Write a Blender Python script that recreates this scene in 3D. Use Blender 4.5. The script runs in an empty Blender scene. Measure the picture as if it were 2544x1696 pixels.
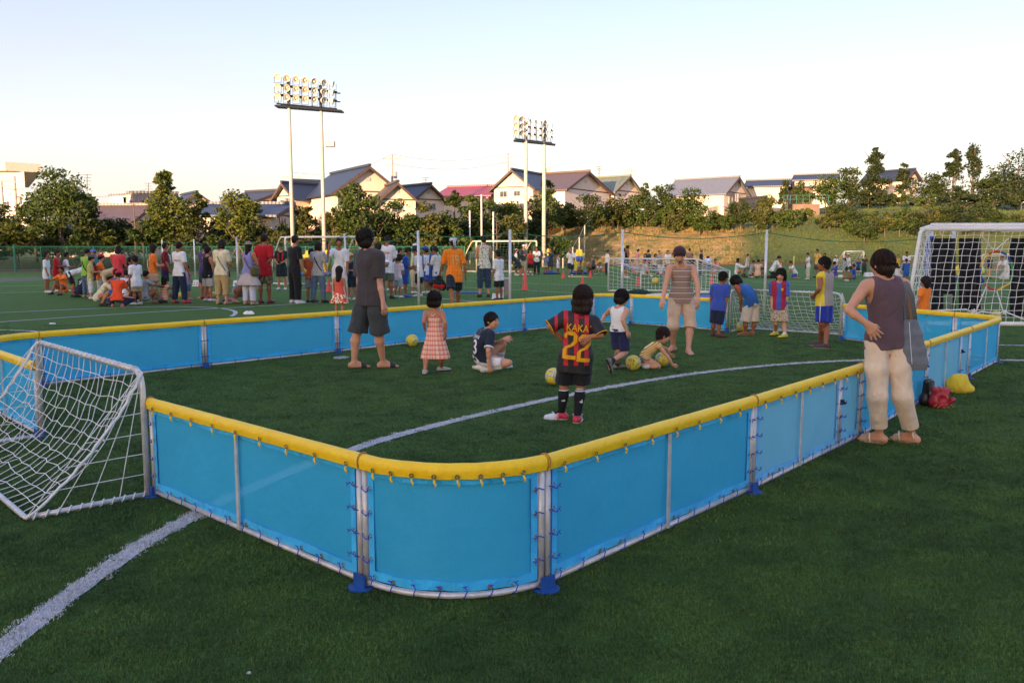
import bpy, bmesh, math, random
import numpy as np
from mathutils import Vector, Matrix, noise as mnoise
from mathutils.bvhtree import BVHTree
R = math.radians
SC = bpy.context.scene
COL = SC.collection
rnd = random.Random(7)

# ------------------------------------------------------------------ camera, sky, sun, exposure
F_PX, HZ, CAMH = 2063.0, 618.0, 1.48
PITCH = math.atan((848 - HZ) / F_PX)
cam_data = bpy.data.cameras.new('camera')
cam = bpy.data.objects.new('camera', cam_data)
COL.objects.link(cam)
cam_data.sensor_width = 36.0
cam_data.lens = 36.0 * F_PX / 2544.0
cam_data.clip_start = 0.1
cam_data.clip_end = 2500.0
cam.location = (0, 0, CAMH)
cam.rotation_euler = (math.pi / 2 - PITCH, 0, 0)
SC.camera = cam

SUN_EL, SUN_AZ = 4.5, 208.0       # the sun stands low, behind and to the left of the camera (azimuth clockwise from +Y)
world = bpy.data.worlds.new('World')
SC.world = world
world.use_nodes = True
wn = world.node_tree.nodes
wl = world.node_tree.links
wn.clear()
w_out = wn.new('ShaderNodeOutputWorld')
w_bg = wn.new('ShaderNodeBackground')
w_sky = wn.new('ShaderNodeTexSky')
w_sky.sky_type = 'NISHITA'
w_sky.sun_disc = False
w_sky.sun_elevation = R(SUN_EL)
w_sky.sun_rotation = R(SUN_AZ)
w_sky.air_density = 1.0
w_sky.dust_density = 2.2
w_sky.ozone_density = 1.0
w_bg.inputs['Strength'].default_value = 0.15
# thin milky cloud veil, thickest near the horizon, as a real sky would carry it
w_tc = wn.new('ShaderNodeTexCoord')
w_map = wn.new('ShaderNodeMapping')
w_map.inputs['Scale'].default_value = (1.2, 1.2, 5.0)
w_map.inputs['Location'].default_value = (2.35, 0.4, 0.15)
w_noi = wn.new('ShaderNodeTexNoise')
w_noi.inputs['Scale'].default_value = 2.2
w_noi.inputs['Detail'].default_value = 7
w_noi.inputs['Roughness'].default_value = 0.62
w_rmp = wn.new('ShaderNodeMapRange')
w_rmp.inputs['From Min'].default_value = 0.48
w_rmp.inputs['From Max'].default_value = 0.78
w_rmp.inputs['To Max'].default_value = 0.16
w_sep = wn.new('ShaderNodeSeparateXYZ')
w_hz = wn.new('ShaderNodeMapRange')
w_hz.inputs['From Min'].default_value = 0.0
w_hz.inputs['From Max'].default_value = 0.42
w_hz.inputs['To Min'].default_value = 0.62
w_hz.inputs['To Max'].default_value = 0.58
w_add = wn.new('ShaderNodeMath'); w_add.operation = 'ADD'; w_add.use_clamp = True
w_mix = wn.new('ShaderNodeMix'); w_mix.data_type = 'RGBA'
w_ramp = wn.new('ShaderNodeMix'); w_ramp.data_type = 'RGBA'
w_ramp.inputs['A'].default_value = (2.0, 1.72, 1.75, 1)     # warm white at the horizon
w_ramp.inputs['B'].default_value = (.86, .98, 1.85, 1)       # cool white above
w_h2 = wn.new('ShaderNodeMapRange')
w_h2.inputs['From Max'].default_value = 0.34
wl.new(w_tc.outputs['Generated'], w_map.inputs['Vector'])
wl.new(w_map.outputs['Vector'], w_noi.inputs['Vector'])
wl.new(w_noi.outputs['Fac'], w_rmp.inputs['Value'])
wl.new(w_tc.outputs['Generated'], w_sep.inputs['Vector'])
wl.new(w_sep.outputs['Z'], w_hz.inputs['Value'])
wl.new(w_sep.outputs['Z'], w_h2.inputs['Value'])
wl.new(w_h2.outputs['Result'], w_ramp.inputs['Factor'])
wl.new(w_hz.outputs['Result'], w_add.inputs[0])
wl.new(w_rmp.outputs['Result'], w_add.inputs[1])
wl.new(w_add.outputs['Value'], w_mix.inputs['Factor'])
wl.new(w_sky.outputs['Color'], w_mix.inputs['A'])
wl.new(w_ramp.outputs['Result'], w_mix.inputs['B'])
wl.new(w_mix.outputs['Result'], w_bg.inputs['Color'])
wl.new(w_bg.outputs['Background'], w_out.inputs['Surface'])

sun_data = bpy.data.lights.new('sun', 'SUN')
sun_data.energy = 2.9
sun_data.angle = R(0.53)
sun_data.color = (1.0, 0.67, 0.41)
sun = bpy.data.objects.new('sun', sun_data)
COL.objects.link(sun)
_a = R(SUN_AZ)
_sd = Vector((math.sin(_a) * math.cos(R(SUN_EL)), math.cos(_a) * math.cos(R(SUN_EL)), math.sin(R(SUN_EL))))
sun.rotation_euler = _sd.to_track_quat('Z', 'Y').to_euler()
sun.location = (-30, -40, 30)

SC.view_settings.view_transform = 'Standard'
SC.view_settings.look = 'None'
SC.view_settings.gamma = 1.0
SC.view_settings.use_curve_mapping = False
SC.view_settings.exposure = 2.05
SC.render.engine = 'CYCLES'
SC.cycles.max_bounces = 6
SC.cycles.transparent_max_bounces = 24
SC.cycles.transmission_bounces = 3
SC.cycles.glossy_bounces = 2
SC.cycles.diffuse_bounces = 3

# ------------------------------------------------------------------ small helpers
_ct, _st = math.cos(PITCH), math.sin(PITCH)
def ray(u, v):
    x = (u - 1272) / F_PX; y = -(v - 848) / F_PX
    return np.array([x, _ct + y * _st, -_st + y * _ct])
def gp(u, v, z=0.0):
    "the point on the level z that is seen at source pixel u, v"
    d = ray(u, v); k = (z - CAMH) / d[2]
    return np.array([d[0] * k, d[1] * k, z])
def at(u, v, Y):
    "the point at distance Y from the camera seen at source pixel u, v"
    d = ray(u, v); k = Y / d[1]
    return np.array([d[0] * k, Y, CAMH + d[2] * k])
def gy(v): return gp(1272, v)[1]

_mats = {}
def srgb(c):
    if isinstance(c, str):
        c = tuple(int(c[i:i + 2], 16) / 255 for i in (0, 2, 4))
    return tuple((x / 12.92 if x <= .04045 else ((x + .055) / 1.055) ** 2.4) for x in c)
class NB:
    "little node builder"
    def __init__(s, name):
        s.m = bpy.data.materials.new(name); s.m.use_nodes = True
        s.t = s.m.node_tree; s.n = s.t.nodes; s.l = s.t.links
        s.b = s.n['Principled BSDF']; s.o = s.n['Material Output']
    def new(s, t, **k):
        n = s.n.new(t)
        for a, b in k.items(): setattr(n, a, b)
        return n
    def set(s, sock, v):
        if isinstance(v, bpy.types.NodeSocket): s.l.new(v, sock)
        elif v is not None:
            if hasattr(sock.default_value, '__len__') and not hasattr(v, '__len__'): v = (v,) * len(sock.default_value)
            if hasattr(sock.default_value, '__len__') and len(sock.default_value) == 4 and len(v) == 3: v = (*v, 1)
            sock.default_value = v
    def math(s, op, a, b=0.0, c=0.0):
        n = s.new('ShaderNodeMath', operation=op)
        s.set(n.inputs[0], a); s.set(n.inputs[1], b)
        s.set(n.inputs[2], c)
        return n.outputs[0]
    def mix(s, f, a, b):
        n = s.new('ShaderNodeMix', data_type='RGBA')
        s.set(n.inputs['Factor'], f); s.set(n.inputs['A'], a); s.set(n.inputs['B'], b)
        return n.outputs['Result']
    def coord(s, which='Object', scale=(1, 1, 1), rot=(0, 0, 0)):
        n = s.new('ShaderNodeTexCoord'); m = s.new('ShaderNodeMapping')
        m.inputs['Scale'].default_value = scale; m.inputs['Rotation'].default_value = rot
        s.l.new(n.outputs[which], m.inputs['Vector'])
        return m.outputs['Vector']
    def noise(s, vec, scale, detail=3, rough=.5, out='Fac'):
        n = s.new('ShaderNodeTexNoise')
        n.inputs['Scale'].default_value = scale; n.inputs['Detail'].default_value = detail
        n.inputs['Roughness'].default_value = rough
        if vec is not None: s.l.new(vec, n.inputs['Vector'])
        return n.outputs[out]
    def rng(s, v, a, b, c=0.0, d=1.0):
        n = s.new('ShaderNodeMapRange')
        s.set(n.inputs['Value'], v)
        n.inputs['From Min'].default_value = a; n.inputs['From Max'].default_value = b
        n.inputs['To Min'].default_value = c; n.inputs['To Max'].default_value = d
        return n.outputs['Result']
    def bump(s, h, strength=.3, dist=.01):
        n = s.new('ShaderNodeBump'); n.inputs['Strength'].default_value = strength
        n.inputs['Distance'].default_value = dist
        s.l.new(h, n.inputs['Height']); s.l.new(n.outputs['Normal'], s.b.inputs['Normal'])
    def xyz(s, vec):
        n = s.new('ShaderNodeSeparateXYZ'); s.l.new(vec, n.inputs[0]); return n.outputs
    def p(s, **k):
        for a, b in k.items(): s.set(s.b.inputs[a.replace('_', ' ')], b)

def mat(name, col, rough=.6, metal=0.0, var=.12, scale=8.0, bump=.15, bscale=60.0, spec=.5):
    "plain surface with grain: colour varies by var, fine bump"
    if name in _mats: return _mats[name]
    b = NB(name); c = srgb(col) if isinstance(col, str) else col
    v = b.coord()
    n = b.noise(v, scale, 4, .6)
    f = b.rng(n, .3, .7)
    b.p(Base_Color=b.mix(f, tuple(x * (1 - var) for x in c), tuple(min(1, x * (1 + var)) for x in c)),
        Roughness=rough, Metallic=metal)
    b.b.inputs['Specular IOR Level'].default_value = spec
    if bump: b.bump(b.noise(v, bscale, 3, .6), bump, .004)
    _mats[name] = b.m
    return b.m

def cloth(col, name=None, rough=.88, var=.10, trans=0):
    "woven fabric of one colour"
    c = srgb(col) if isinstance(col, str) else col
    key = name or 'cloth_' + '_'.join('%02d' % int(x * 99) for x in c)
    if key in _mats: return _mats[key]
    b = NB(key); v = b.coord()
    n = b.noise(v, 9, 4, .6)
    b.p(Base_Color=b.mix(b.rng(n, .3, .7), tuple(x * (1 - var) for x in c), tuple(min(1, x * (1 + var)) for x in c)), Roughness=rough)
    b.b.inputs['Specular IOR Level'].default_value = .25
    b.b.inputs['Sheen Weight'].default_value = .15
    fold = b.math('ABSOLUTE', b.math('SUBTRACT', b.noise(b.coord(scale=(1, 1, .6), rot=(.3, .5, 0)), 7.5, 3, .5), .5))
    fine = b.noise(v, 260, 2, .5)
    s = b.math('ADD', b.math('MULTIPLY', fold, 1.0), b.math('MULTIPLY', fine, .06))
    b.bump(s, .75, .06)
    _mats[key] = b.m
    return b.m

def link(o, parent=None):
    COL.objects.link(o)
    if parent: o.parent = parent
    return o
def tag(o, label=None, cat=None, group=None, kind=None):
    if label: o['label'] = label
    if cat: o['category'] = cat
    if group: o['group'] = group
    if kind: o['kind'] = kind
    return o
def empty(name, loc=(0, 0, 0), label=None, cat=None, group=None, rz=0.0):
    o = bpy.data.objects.new(name, None); o.location = loc; o.rotation_euler = (0, 0, rz)
    o.empty_display_size = .1
    COL.objects.link(o)
    return tag(o, label, cat, group)
def mesh_obj(name, V, Fc, m=None, parent=None, smooth=False):
    me = bpy.data.meshes.new(name)
    if isinstance(V, np.ndarray): V = V.tolist()
    if isinstance(Fc, np.ndarray): Fc = Fc.tolist()
    me.from_pydata(V, [], Fc); me.update()
    if smooth: me.shade_smooth()
    if m: me.materials.append(m)
    return link(bpy.data.objects.new(name, me), parent)

class MB:
    "collects shapes and links them as one mesh"
    def __init__(s): s.V = []; s.F = []; s.mi = []; s.cur = 0
    def add(s, V, F):
        o = len(s.V); s.V += [tuple(map(float, v)) for v in V]; s.F += [tuple(i + o for i in f) for f in F]; s.mi += [s.cur] * len(F)
        return s
    def box(s, c, d, rz=0.0, M=None):
        c = np.array(c, float); hx, hy, hz = [x / 2 for x in d]
        P = np.array([(x, y, z) for x in (-hx, hx) for y in (-hy, hy) for z in (-hz, hz)])
        if M is not None: P = P @ np.array(M).T
        else:
            ca, sa = math.cos(rz), math.sin(rz)
            P = P @ np.array([[ca, -sa, 0], [sa, ca, 0], [0, 0, 1]]).T
        return s.add(P + c, [(0, 1, 3, 2), (4, 6, 7, 5), (0, 4, 5, 1), (2, 3, 7, 6), (0, 2, 6, 4), (1, 5, 7, 3)])
    def tube(s, pts, r, n=8, cap=True, closed=False):
        P = [np.array(p, float) for p in pts]; k = len(P)
        rr = r if hasattr(r, '__len__') else [r] * k
        V = []; up = None
        for i, p in enumerate(P):
            a = P[(i - 1) % k] if (i or closed) else p; b_ = P[(i + 1) % k] if (i < k - 1 or closed) else p
            t = b_ - a; L = np.linalg.norm(t); t = t / (L or 1)
            if up is None:
                up = np.cross(t, (0, 0, 1)) if abs(t[2]) < .9 else np.cross(t, (1, 0, 0))
            up = up - t * up.dot(t); up /= (np.linalg.norm(up) or 1); w = np.cross(t, up)
            for j in range(n):
                q = 2 * math.pi * j / n
                V.append(p + rr[i] * (math.cos(q) * up + math.sin(q) * w))
        F = []
        m = k if closed else k - 1
        for i in range(m):
            for j in range(n):
                a = i * n + j; b_ = i * n + (j + 1) % n; i2 = ((i + 1) % k) * n
                F.append((a, b_, i2 + (j + 1) % n, i2 + j))
        if cap and not closed:
            F.append(tuple(range(n))[::-1]); F.append(tuple((k - 1) * n + j for j in range(n)))
        return s.add(V, F)
    def lathe(s, prof, c=(0, 0, 0), n=16, axis=None, cap=True):
        "prof: (r, z) list"
        V = []
        for r, z in prof:
            for j in range(n):
                q = 2 * math.pi * j / n; V.append((r * math.cos(q), r * math.sin(q), z))
        F = []
        for i in range(len(prof) - 1):
            for j in range(n):
                F.append((i * n + j, i * n + (j + 1) % n, (i + 1) * n + (j + 1) % n, (i + 1) * n + j))
        if cap:
            F.append(tuple(range(n))[::-1]); F.append(tuple((len(prof) - 1) * n + j for j in range(n)))
        V = np.array(V)
        if axis is not None:
            q = Vector((0, 0, 1)).rotation_difference(Vector(axis)).to_matrix(); V = V @ np.array(q).T
        return s.add(V + np.array(c), F)
    def quad(s, a, b, c, d): return s.add([a, b, c, d], [(0, 1, 2, 3)])
    def prism(s, poly, a, b):
        "poly: list of 3d points, extruded by vector b-a"
        d = np.array(b, float) - np.array(a, float); n = len(poly)
        V = [np.array(p, float) for p in poly] + [np.array(p, float) + d for p in poly]
        return s.add(V, [tuple(range(n))[::-1], tuple(range(n, 2 * n))] + [(i, (i + 1) % n, n + (i + 1) % n, n + i) for i in range(n)])
    def build(s, name, m=None, parent=None, smooth=False, loc=None):
        V = s.V
        if loc is not None: V = (np.array(V) - np.array(loc)).tolist()
        me = bpy.data.meshes.new(name); me.from_pydata(V, [], s.F); me.update()
        if smooth: me.shade_smooth()
        ms = m if isinstance(m, (list, tuple)) else [m]
        for x in ms:
            if x: me.materials.append(x)
        if len(ms) > 1: me.polygons.foreach_set('material_index', s.mi)
        o = link(bpy.data.objects.new(name, me), parent)
        if loc is not None: o.location = loc
        return o
def smooth_by_angle(o, a=40):
    o.data.shade_smooth()
    try: o.data.set_sharp_from_angle(angle=R(a))
    except Exception: pass
    return o
def copy_tree(o, parent=None, loc=None, label=None):
    c = o.copy(); COL.objects.link(c)
    if parent: c.parent = parent
    if loc is not None: c.location = loc
    if label: c['label'] = label
    for ch in list(o.children): copy_tree(ch, c)
    return c
# ------------------------------------------------------------------ implicit-surface modeller for bodies and clothes
class Field:
    def __init__(s, lo, hi, h):
        s.h = h; s.lo = np.array(lo, np.float32) - 2 * h
        n = np.ceil((np.array(hi) + 2 * h - s.lo) / h).astype(int) + 1
        s.n = n; s.D = np.full(n, 9.0, np.float32)
        s.ax = [s.lo[i] + h * np.arange(n[i], dtype=np.float32) for i in range(3)]
    def _sl(s, lo, hi):
        a = np.maximum(0, np.floor((np.array(lo) - s.lo) / s.h).astype(int)); b = np.minimum(s.n, np.ceil((np.array(hi) - s.lo) / s.h).astype(int) + 1)
        if (b <= a).any(): return None
        sl = tuple(slice(int(a[i]), int(b[i])) for i in range(3))
        g = (s.ax[0][sl[0]][:, None, None], s.ax[1][sl[1]][None, :, None], s.ax[2][sl[2]][None, None, :])
        return sl, g
    def _merge(s, sl, d, k):
        D = s.D[sl]
        if k <= 0: s.D[sl] = np.minimum(D, d); return
        t = np.clip(.5 + .5 * (D - d) / k, 0, 1)
        s.D[sl] = D + (d - D) * t - k * t * (1 - t)
    def cone(s, a, b, r1, r2, k=.02):
        a = np.array(a, np.float32); b = np.array(b, np.float32); pad = max(r1, r2) + k * 1.6 + s.h
        q = s._sl(np.minimum(a, b) - pad, np.maximum(a, b) + pad)
        if q is None: return s
        sl, g = q; ba = b - a; L = float(ba.dot(ba)) or 1e-9
        px, py, pz = g[0] - a[0], g[1] - a[1], g[2] - a[2]
        t = np.clip((px * ba[0] + py * ba[1] + pz * ba[2]) / L, 0, 1)
        d = np.sqrt((px - t * ba[0]) ** 2 + (py - t * ba[1]) ** 2 + (pz - t * ba[2]) ** 2) - (r1 + (r2 - r1) * t)
        s._merge(sl, d, k); return s
    def _ell(s, c, r, M, pad):
        c = np.array(c, np.float32); rm = max(r) + pad
        q = s._sl(c - rm, c + rm)
        if q is None: return None
        sl, g = q; p = [g[0] - c[0], g[1] - c[1], g[2] - c[2]]
        M = np.eye(3) if M is None else M          # columns are the ellipsoid's axes
        loc = [p[0] * float(M[0, i]) + p[1] * float(M[1, i]) + p[2] * float(M[2, i]) for i in range(3)]
        k0 = np.sqrt(sum((loc[i] / r[i]) ** 2 for i in range(3)))
        k1 = np.sqrt(sum((loc[i] / r[i] ** 2) ** 2 for i in range(3))) + 1e-6
        return sl, k0 * (k0 - 1) / k1
    def ell(s, c, r, M=None, k=.02):
        q = s._ell(c, r, M, k * 1.6 + s.h)
        if q is not None: s._merge(q[0], q[1], k)
        return s
    def cut_ell(s, c, r, M=None, k=0.0):
        q = s._ell(c, r, M, .004 + s.h)
        if q is not None: s.D[q[0]] = np.maximum(s.D[q[0]], -q[1])
        return s
    def cut_plane(s, p, n, inside=None):
        "remove everything on the +n side (optionally only within a box)"
        p = np.array(p, np.float32); n = np.array(n, np.float32); n /= np.linalg.norm(n)
        if inside is None: sl, g = (slice(None),) * 3, (s.ax[0][:, None, None], s.ax[1][None, :, None], s.ax[2][None, None, :])
        else:
            q = s._sl(*inside)
            if q is None: return s
            sl, g = q
        d = (g[0] - p[0]) * n[0] + (g[1] - p[1]) * n[1] + (g[2] - p[2]) * n[2]
        s.D[sl] = np.maximum(s.D[sl], d); return s
    def sub(s, lo, hi):
        "an empty field on the same grid around a limb"
        q = s._sl(np.array(lo), np.array(hi))
        if q is None: q = s._sl(s.lo, s.lo + 4 * s.h)
        sl, g = q; o = Field.__new__(Field); o.h = s.h; o.lo = np.array([a.ravel()[0] for a in g]); o.ax = [a.ravel() for a in g]
        o.n = np.array([len(a) for a in o.ax]); o.D = np.full(tuple(o.n), 9.0, np.float32); o.sl = sl
        return o
    def join(s, o, k): s._merge(o.sl, o.D, k); return s
    def folds(s, amp, freq=16.0, seed=0.0, st=(1, 1, .5)):
        X, Y, Z = [s.ax[i] for i in range(3)]
        x = (X * freq * st[0])[:, None, None]; y = (Y * freq * st[1])[None, :, None]; z = (Z * freq * st[2])[None, None, :]
        q = 1.9 * np.sin(x * .8 + seed) + 1.5 * np.sin(y * .9 + z * .25 + 2 * seed)
        m = np.clip(np.sin(z * .55 + x * .5 + seed * 2) * 1.4, 0, 1)
        w = .7 * np.sin(x * 1.7 + y * 1.2 + 1.2 * np.sin(z * .5 + seed)) + .6 * m * (np.abs(np.sin(z * 1.1 + q)) ** .7 - .6)
        s.D += (amp * w).astype(np.float32); return s
    def mesh(s):
        D = s.D; ins = D < 0
        nx, ny, nz = D.shape
        # cells crossed
        c = np.zeros((nx - 1, ny - 1, nz - 1), np.uint8)
        for i in (0, 1):
            for j in (0, 1):
                for k in (0, 1): c += ins[i:nx - 1 + i, j:ny - 1 + j, k:nz - 1 + k]
        act = (c > 0) & (c < 8)
        idx = np.argwhere(act)
        if len(idx) == 0: return np.zeros((0, 3)), np.zeros((0, 4), int)
        cid = np.full(act.shape, -1, np.int64); cid[act] = np.arange(len(idx))
        acc = np.zeros((len(idx), 3)); cnt = np.zeros(len(idx))
        I, J, K = idx.T
        corners = [(0, 0, 0), (1, 0, 0), (0, 1, 0), (1, 1, 0), (0, 0, 1), (1, 0, 1), (0, 1, 1), (1, 1, 1)]
        val = [D[I + a, J + b, K + c_] for a, b, c_ in corners]
        for a in range(8):
            for b in range(a + 1, 8):
                df = [corners[b][q] - corners[a][q] for q in range(3)]
                if sum(map(abs, df)) != 1: continue
                va, vb = val[a], val[b]; m = (va < 0) != (vb < 0)
                t = np.where(m, va / np.where(m, va - vb, 1), 0)
                for q in range(3): acc[:, q] += np.where(m, corners[a][q] + t * df[q], 0)
                cnt += m
        V = s.lo + s.h * (idx + acc / cnt[:, None])
        Q = []
        for ax in range(3):
            sl0 = [slice(1, -1)] * 3; sl1 = [slice(1, -1)] * 3
            sl0[ax] = slice(0, -1); sl1[ax] = slice(1, None)
            A = ins[tuple(sl0)]; B = ins[tuple(sl1)]
            e = np.argwhere(A != B)
            if not len(e): continue
            flip = A[tuple(e.T)]
            off = np.array([1, 1, 1]); off[ax] = 0
            e = e + off
            u, w = (ax + 1) % 3, (ax + 2) % 3
            def cc(du, dw):
                f = e.copy(); f[:, u] -= du; f[:, w] -= dw
                return cid[tuple(f.T)]
            q = np.stack([cc(1, 1), cc(0, 1), cc(0, 0), cc(1, 0)], 1)
            q[~flip] = q[~flip][:, ::-1]
            Q.append(q)
        Q = np.concatenate(Q); Q = Q[(Q >= 0).all(1)]
        return V, Q
    def build(s, name, m, parent, org):
        V, Q = s.mesh()
        me = bpy.data.meshes.new(name)
        if len(V):
            V = V - org
            me.vertices.add(len(V)); me.vertices.foreach_set('co', V.astype(np.float32).ravel())
            me.loops.add(Q.size); me.loops.foreach_set('vertex_index', Q.astype(np.int32).ravel())
            me.polygons.add(len(Q)); me.polygons.foreach_set('loop_start', (np.arange(len(Q)) * 4).astype(np.int32))
            me.polygons.foreach_set('loop_total', np.full(len(Q), 4, np.int32))
            me.update(calc_edges=True); me.shade_smooth()
        if m: me.materials.append(m)
        return link(bpy.data.objects.new(name, me), parent)

def unit(v):
    v = np.array(v, float); return v / (np.linalg.norm(v) or 1)
def fwd(a): return np.array([math.sin(R(a)), math.cos(R(a)), 0.0])     # 0 = away from the camera, 90 = to the right, 180 = towards it
def side(a): return np.array([math.cos(R(a)), -math.sin(R(a)), 0.0])   # the person's right-hand side

def proportions(H, c):
    "c: 0 adult .. 1 toddler"
    return dict(H=H, c=c, head=H / (7.4 - 3.2 * c), hip=H * (.515 - .08 * c), knee=H * (.275 - .04 * c), ank=H * .045,
                trunk=H * (.315 + .0 * c), ua=H * (.172 - .02 * c), fa=H * (.148 - .015 * c), hand=H * .094,
                shw=H * (.099 + .004 * c), hiw=H * .052, foot=H * (.145 + .005 * c))

def seg_dir(f, flex, abd, sd):
    "direction of a limb hanging down, swung forward by flex and outward by abd"
    S = np.array([-f[1], f[0], 0]) * -1 * sd
    return unit(S * math.sin(R(abd)) + f * math.sin(R(flex)) * math.cos(R(abd)) - np.array([0, 0, 1]) * math.cos(R(flex)) * math.cos(R(abd)))

def fk(H, c, face, pose):
    "pose: lean, tw, and for R and L arm (flex, abd, elbow flex, forearm abd) and leg (flex, abd, knee, foot turn)"
    p = proportions(H, c); f = fwd(face); s = side(face); J = {}
    lean = pose.get('lean', 3); slean = pose.get('slean', 0)
    pel = np.array([0, 0, p['hip']])
    up = unit(f * math.sin(R(lean)) + s * math.sin(R(slean)) + np.array([0, 0, 1]) * math.cos(R(lean)) * math.cos(R(slean)))
    tf = fwd(face + pose.get('tw', 0)); ts = side(face + pose.get('tw', 0))
    neck = pel + up * p['trunk']
    J['pel'] = pel; J['neck'] = neck; J['up'] = up
    for sd, K in ((1, 'R'), (-1, 'L')):
        ff = f if abs(lean) < 40 else unit(f)
        hip = pel + s * sd * p['hiw']; J['hip' + K] = hip
        fl, ab, kn, ft = pose.get('leg' + K, (2, 3, 4, 8))
        k = hip + seg_dir(f, fl, ab, sd) * (p['hip'] - p['knee']); a = k + seg_dir(f, fl - kn, pose.get('shab' + K, ab * .6), sd) * (p['knee'] - p['ank'])
        J['kn' + K] = k; J['an' + K] = a; J['ft' + K] = face + sd * ft
        sh = neck + ts * sd * p['shw'] - up * H * .012 + np.array([0, 0, 0])
        J['sh' + K] = sh
        fl, ab, el, fab = pose.get('arm' + K, (4, 8, 14, 2))
        e = sh + seg_dir(tf, fl, ab, sd) * p['ua']; w = e + seg_dir(tf, fl + el, fab, sd) * p['fa']
        J['el' + K] = e; J['wr' + K] = w; J['hd' + K] = unit(unit(w - e) + np.array(pose.get('hand' + K, (0, 0, 0))))
    hp, hy = pose.get('head', (0, 0))
    hf = fwd(face + hy + pose.get('tw', 0))
    hup = unit(up * .6 + np.array([0, 0, 1.0]) + hf * math.sin(R(-hp)) * -1.2) if lean < 50 else unit(up + hf * math.sin(R(hp)))
    J['hface'] = face + hy + pose.get('tw', 0); J['hpitch'] = hp
    J['head'] = neck + unit(up + np.array([0, 0, .8])) * H * .045 + hup * p['head'] * .60 + hf * p['head'] * .10
    lo = min(J['anR'][2], J['anL'][2]) - p['ank']
    for q in ('pel', 'knR', 'knL'): lo = min(lo, J[q][2] - H * (.062 if q == 'pel' else .035))
    dz = np.array([0, 0, -lo])
    cx = (J['anR'] + J['anL']) / 2 if pose.get('ctr', 'feet') == 'feet' else pel
    dz[:2] = -cx[:2]
    for q in list(J):
        if q in ('up', 'ftR', 'ftL', 'hface', 'hpitch', 'hdR', 'hdL'): continue
        J[q] = J[q] + dz
    J['face'] = face + pose.get('tw', 0); J['pf'] = face
    return J, p

TORSO = [(-.12, .070, .050), (0, .090, .058), (.13, .088, .056), (.30, .078, .052), (.46, .076, .050), (.62, .083, .056), (.78, .092, .058), (.90, .095, .050), (.98, .085, .036)]
def torso_levels(J, p, ex=0.0, lo=-.2, hi=2, flare=0.0, f=1.0):
    H = p['H']; out = []
    hs = side(J['pf']); ss = side(J['face'])
    w = 1.0 if p['c'] < .9 else 1.0
    curve = J.get('curve', 0.0)
    for t, hw, r in TORSO:
        if t < lo - .001 or t > hi + .001: continue
        s = unit(hs * (1 - max(t, 0)) + ss * max(t, 0))
        tilt = J.get('shtilt', 0.0)
        s = unit(s + np.array([0, 0, 1]) * tilt * max(t, 0))
        c = J['pel'] + (J['neck'] - J['pel']) * t + fwd(J['pf']) * (-curve * 4 * t * (1 - t)) * H
        g = J.get('girth', .92) * (1.0 + .10 * p['c'] * (1 if t < .7 else .2))
        fl = flare * max(0, .6 - t)
        hw2 = hw * H * g + ex * f + fl; r2 = r * H * g + ex + fl * .7
        hl = max(.004, hw2 - r2)
        out.append((c - s * hl, c + s * hl, r2))
    return out

def torso(F, J, p, ex=0.0, lo=-.2, hi=2, flare=0.0, k=None):
    L = torso_levels(J, p, ex, lo, hi, flare); k = k or .03 * p['H']
    for (a, b, r), (a2, b2, r2) in zip(L, L[1:]):
        for t in (0, .5):
            F.cone(a + (a2 - a) * t, b + (b2 - b) * t, r + (r2 - r) * t, r + (r2 - r) * t, k * .6)
    a, b, r = L[-1]; F.cone(a, b, r, r, k * .6)

def bounds(J, pad, keys=None):
    P = np.array([J[q] for q in (keys or ('pel', 'neck', 'head', 'knR', 'knL', 'anR', 'anL', 'elR', 'elL', 'wrR', 'wrL', 'shR', 'shL'))])
    return P.min(0) - pad, P.max(0) + pad

def head_frame(J):
    f = fwd(J['hface']); s = side(J['hface']); pt = R(J.get('hpitch', 0)); rl = R(J.get('hroll', 0))
    u = np.array([0, 0, 1.0])
    f2 = unit(f * math.cos(pt) - u * math.sin(pt)); u2 = unit(u * math.cos(pt) + f * math.sin(pt))
    s2 = unit(s * math.cos(rl) + u2 * math.sin(rl)); u2 = np.cross(s2, f2)
    return s2, f2, u2

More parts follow.
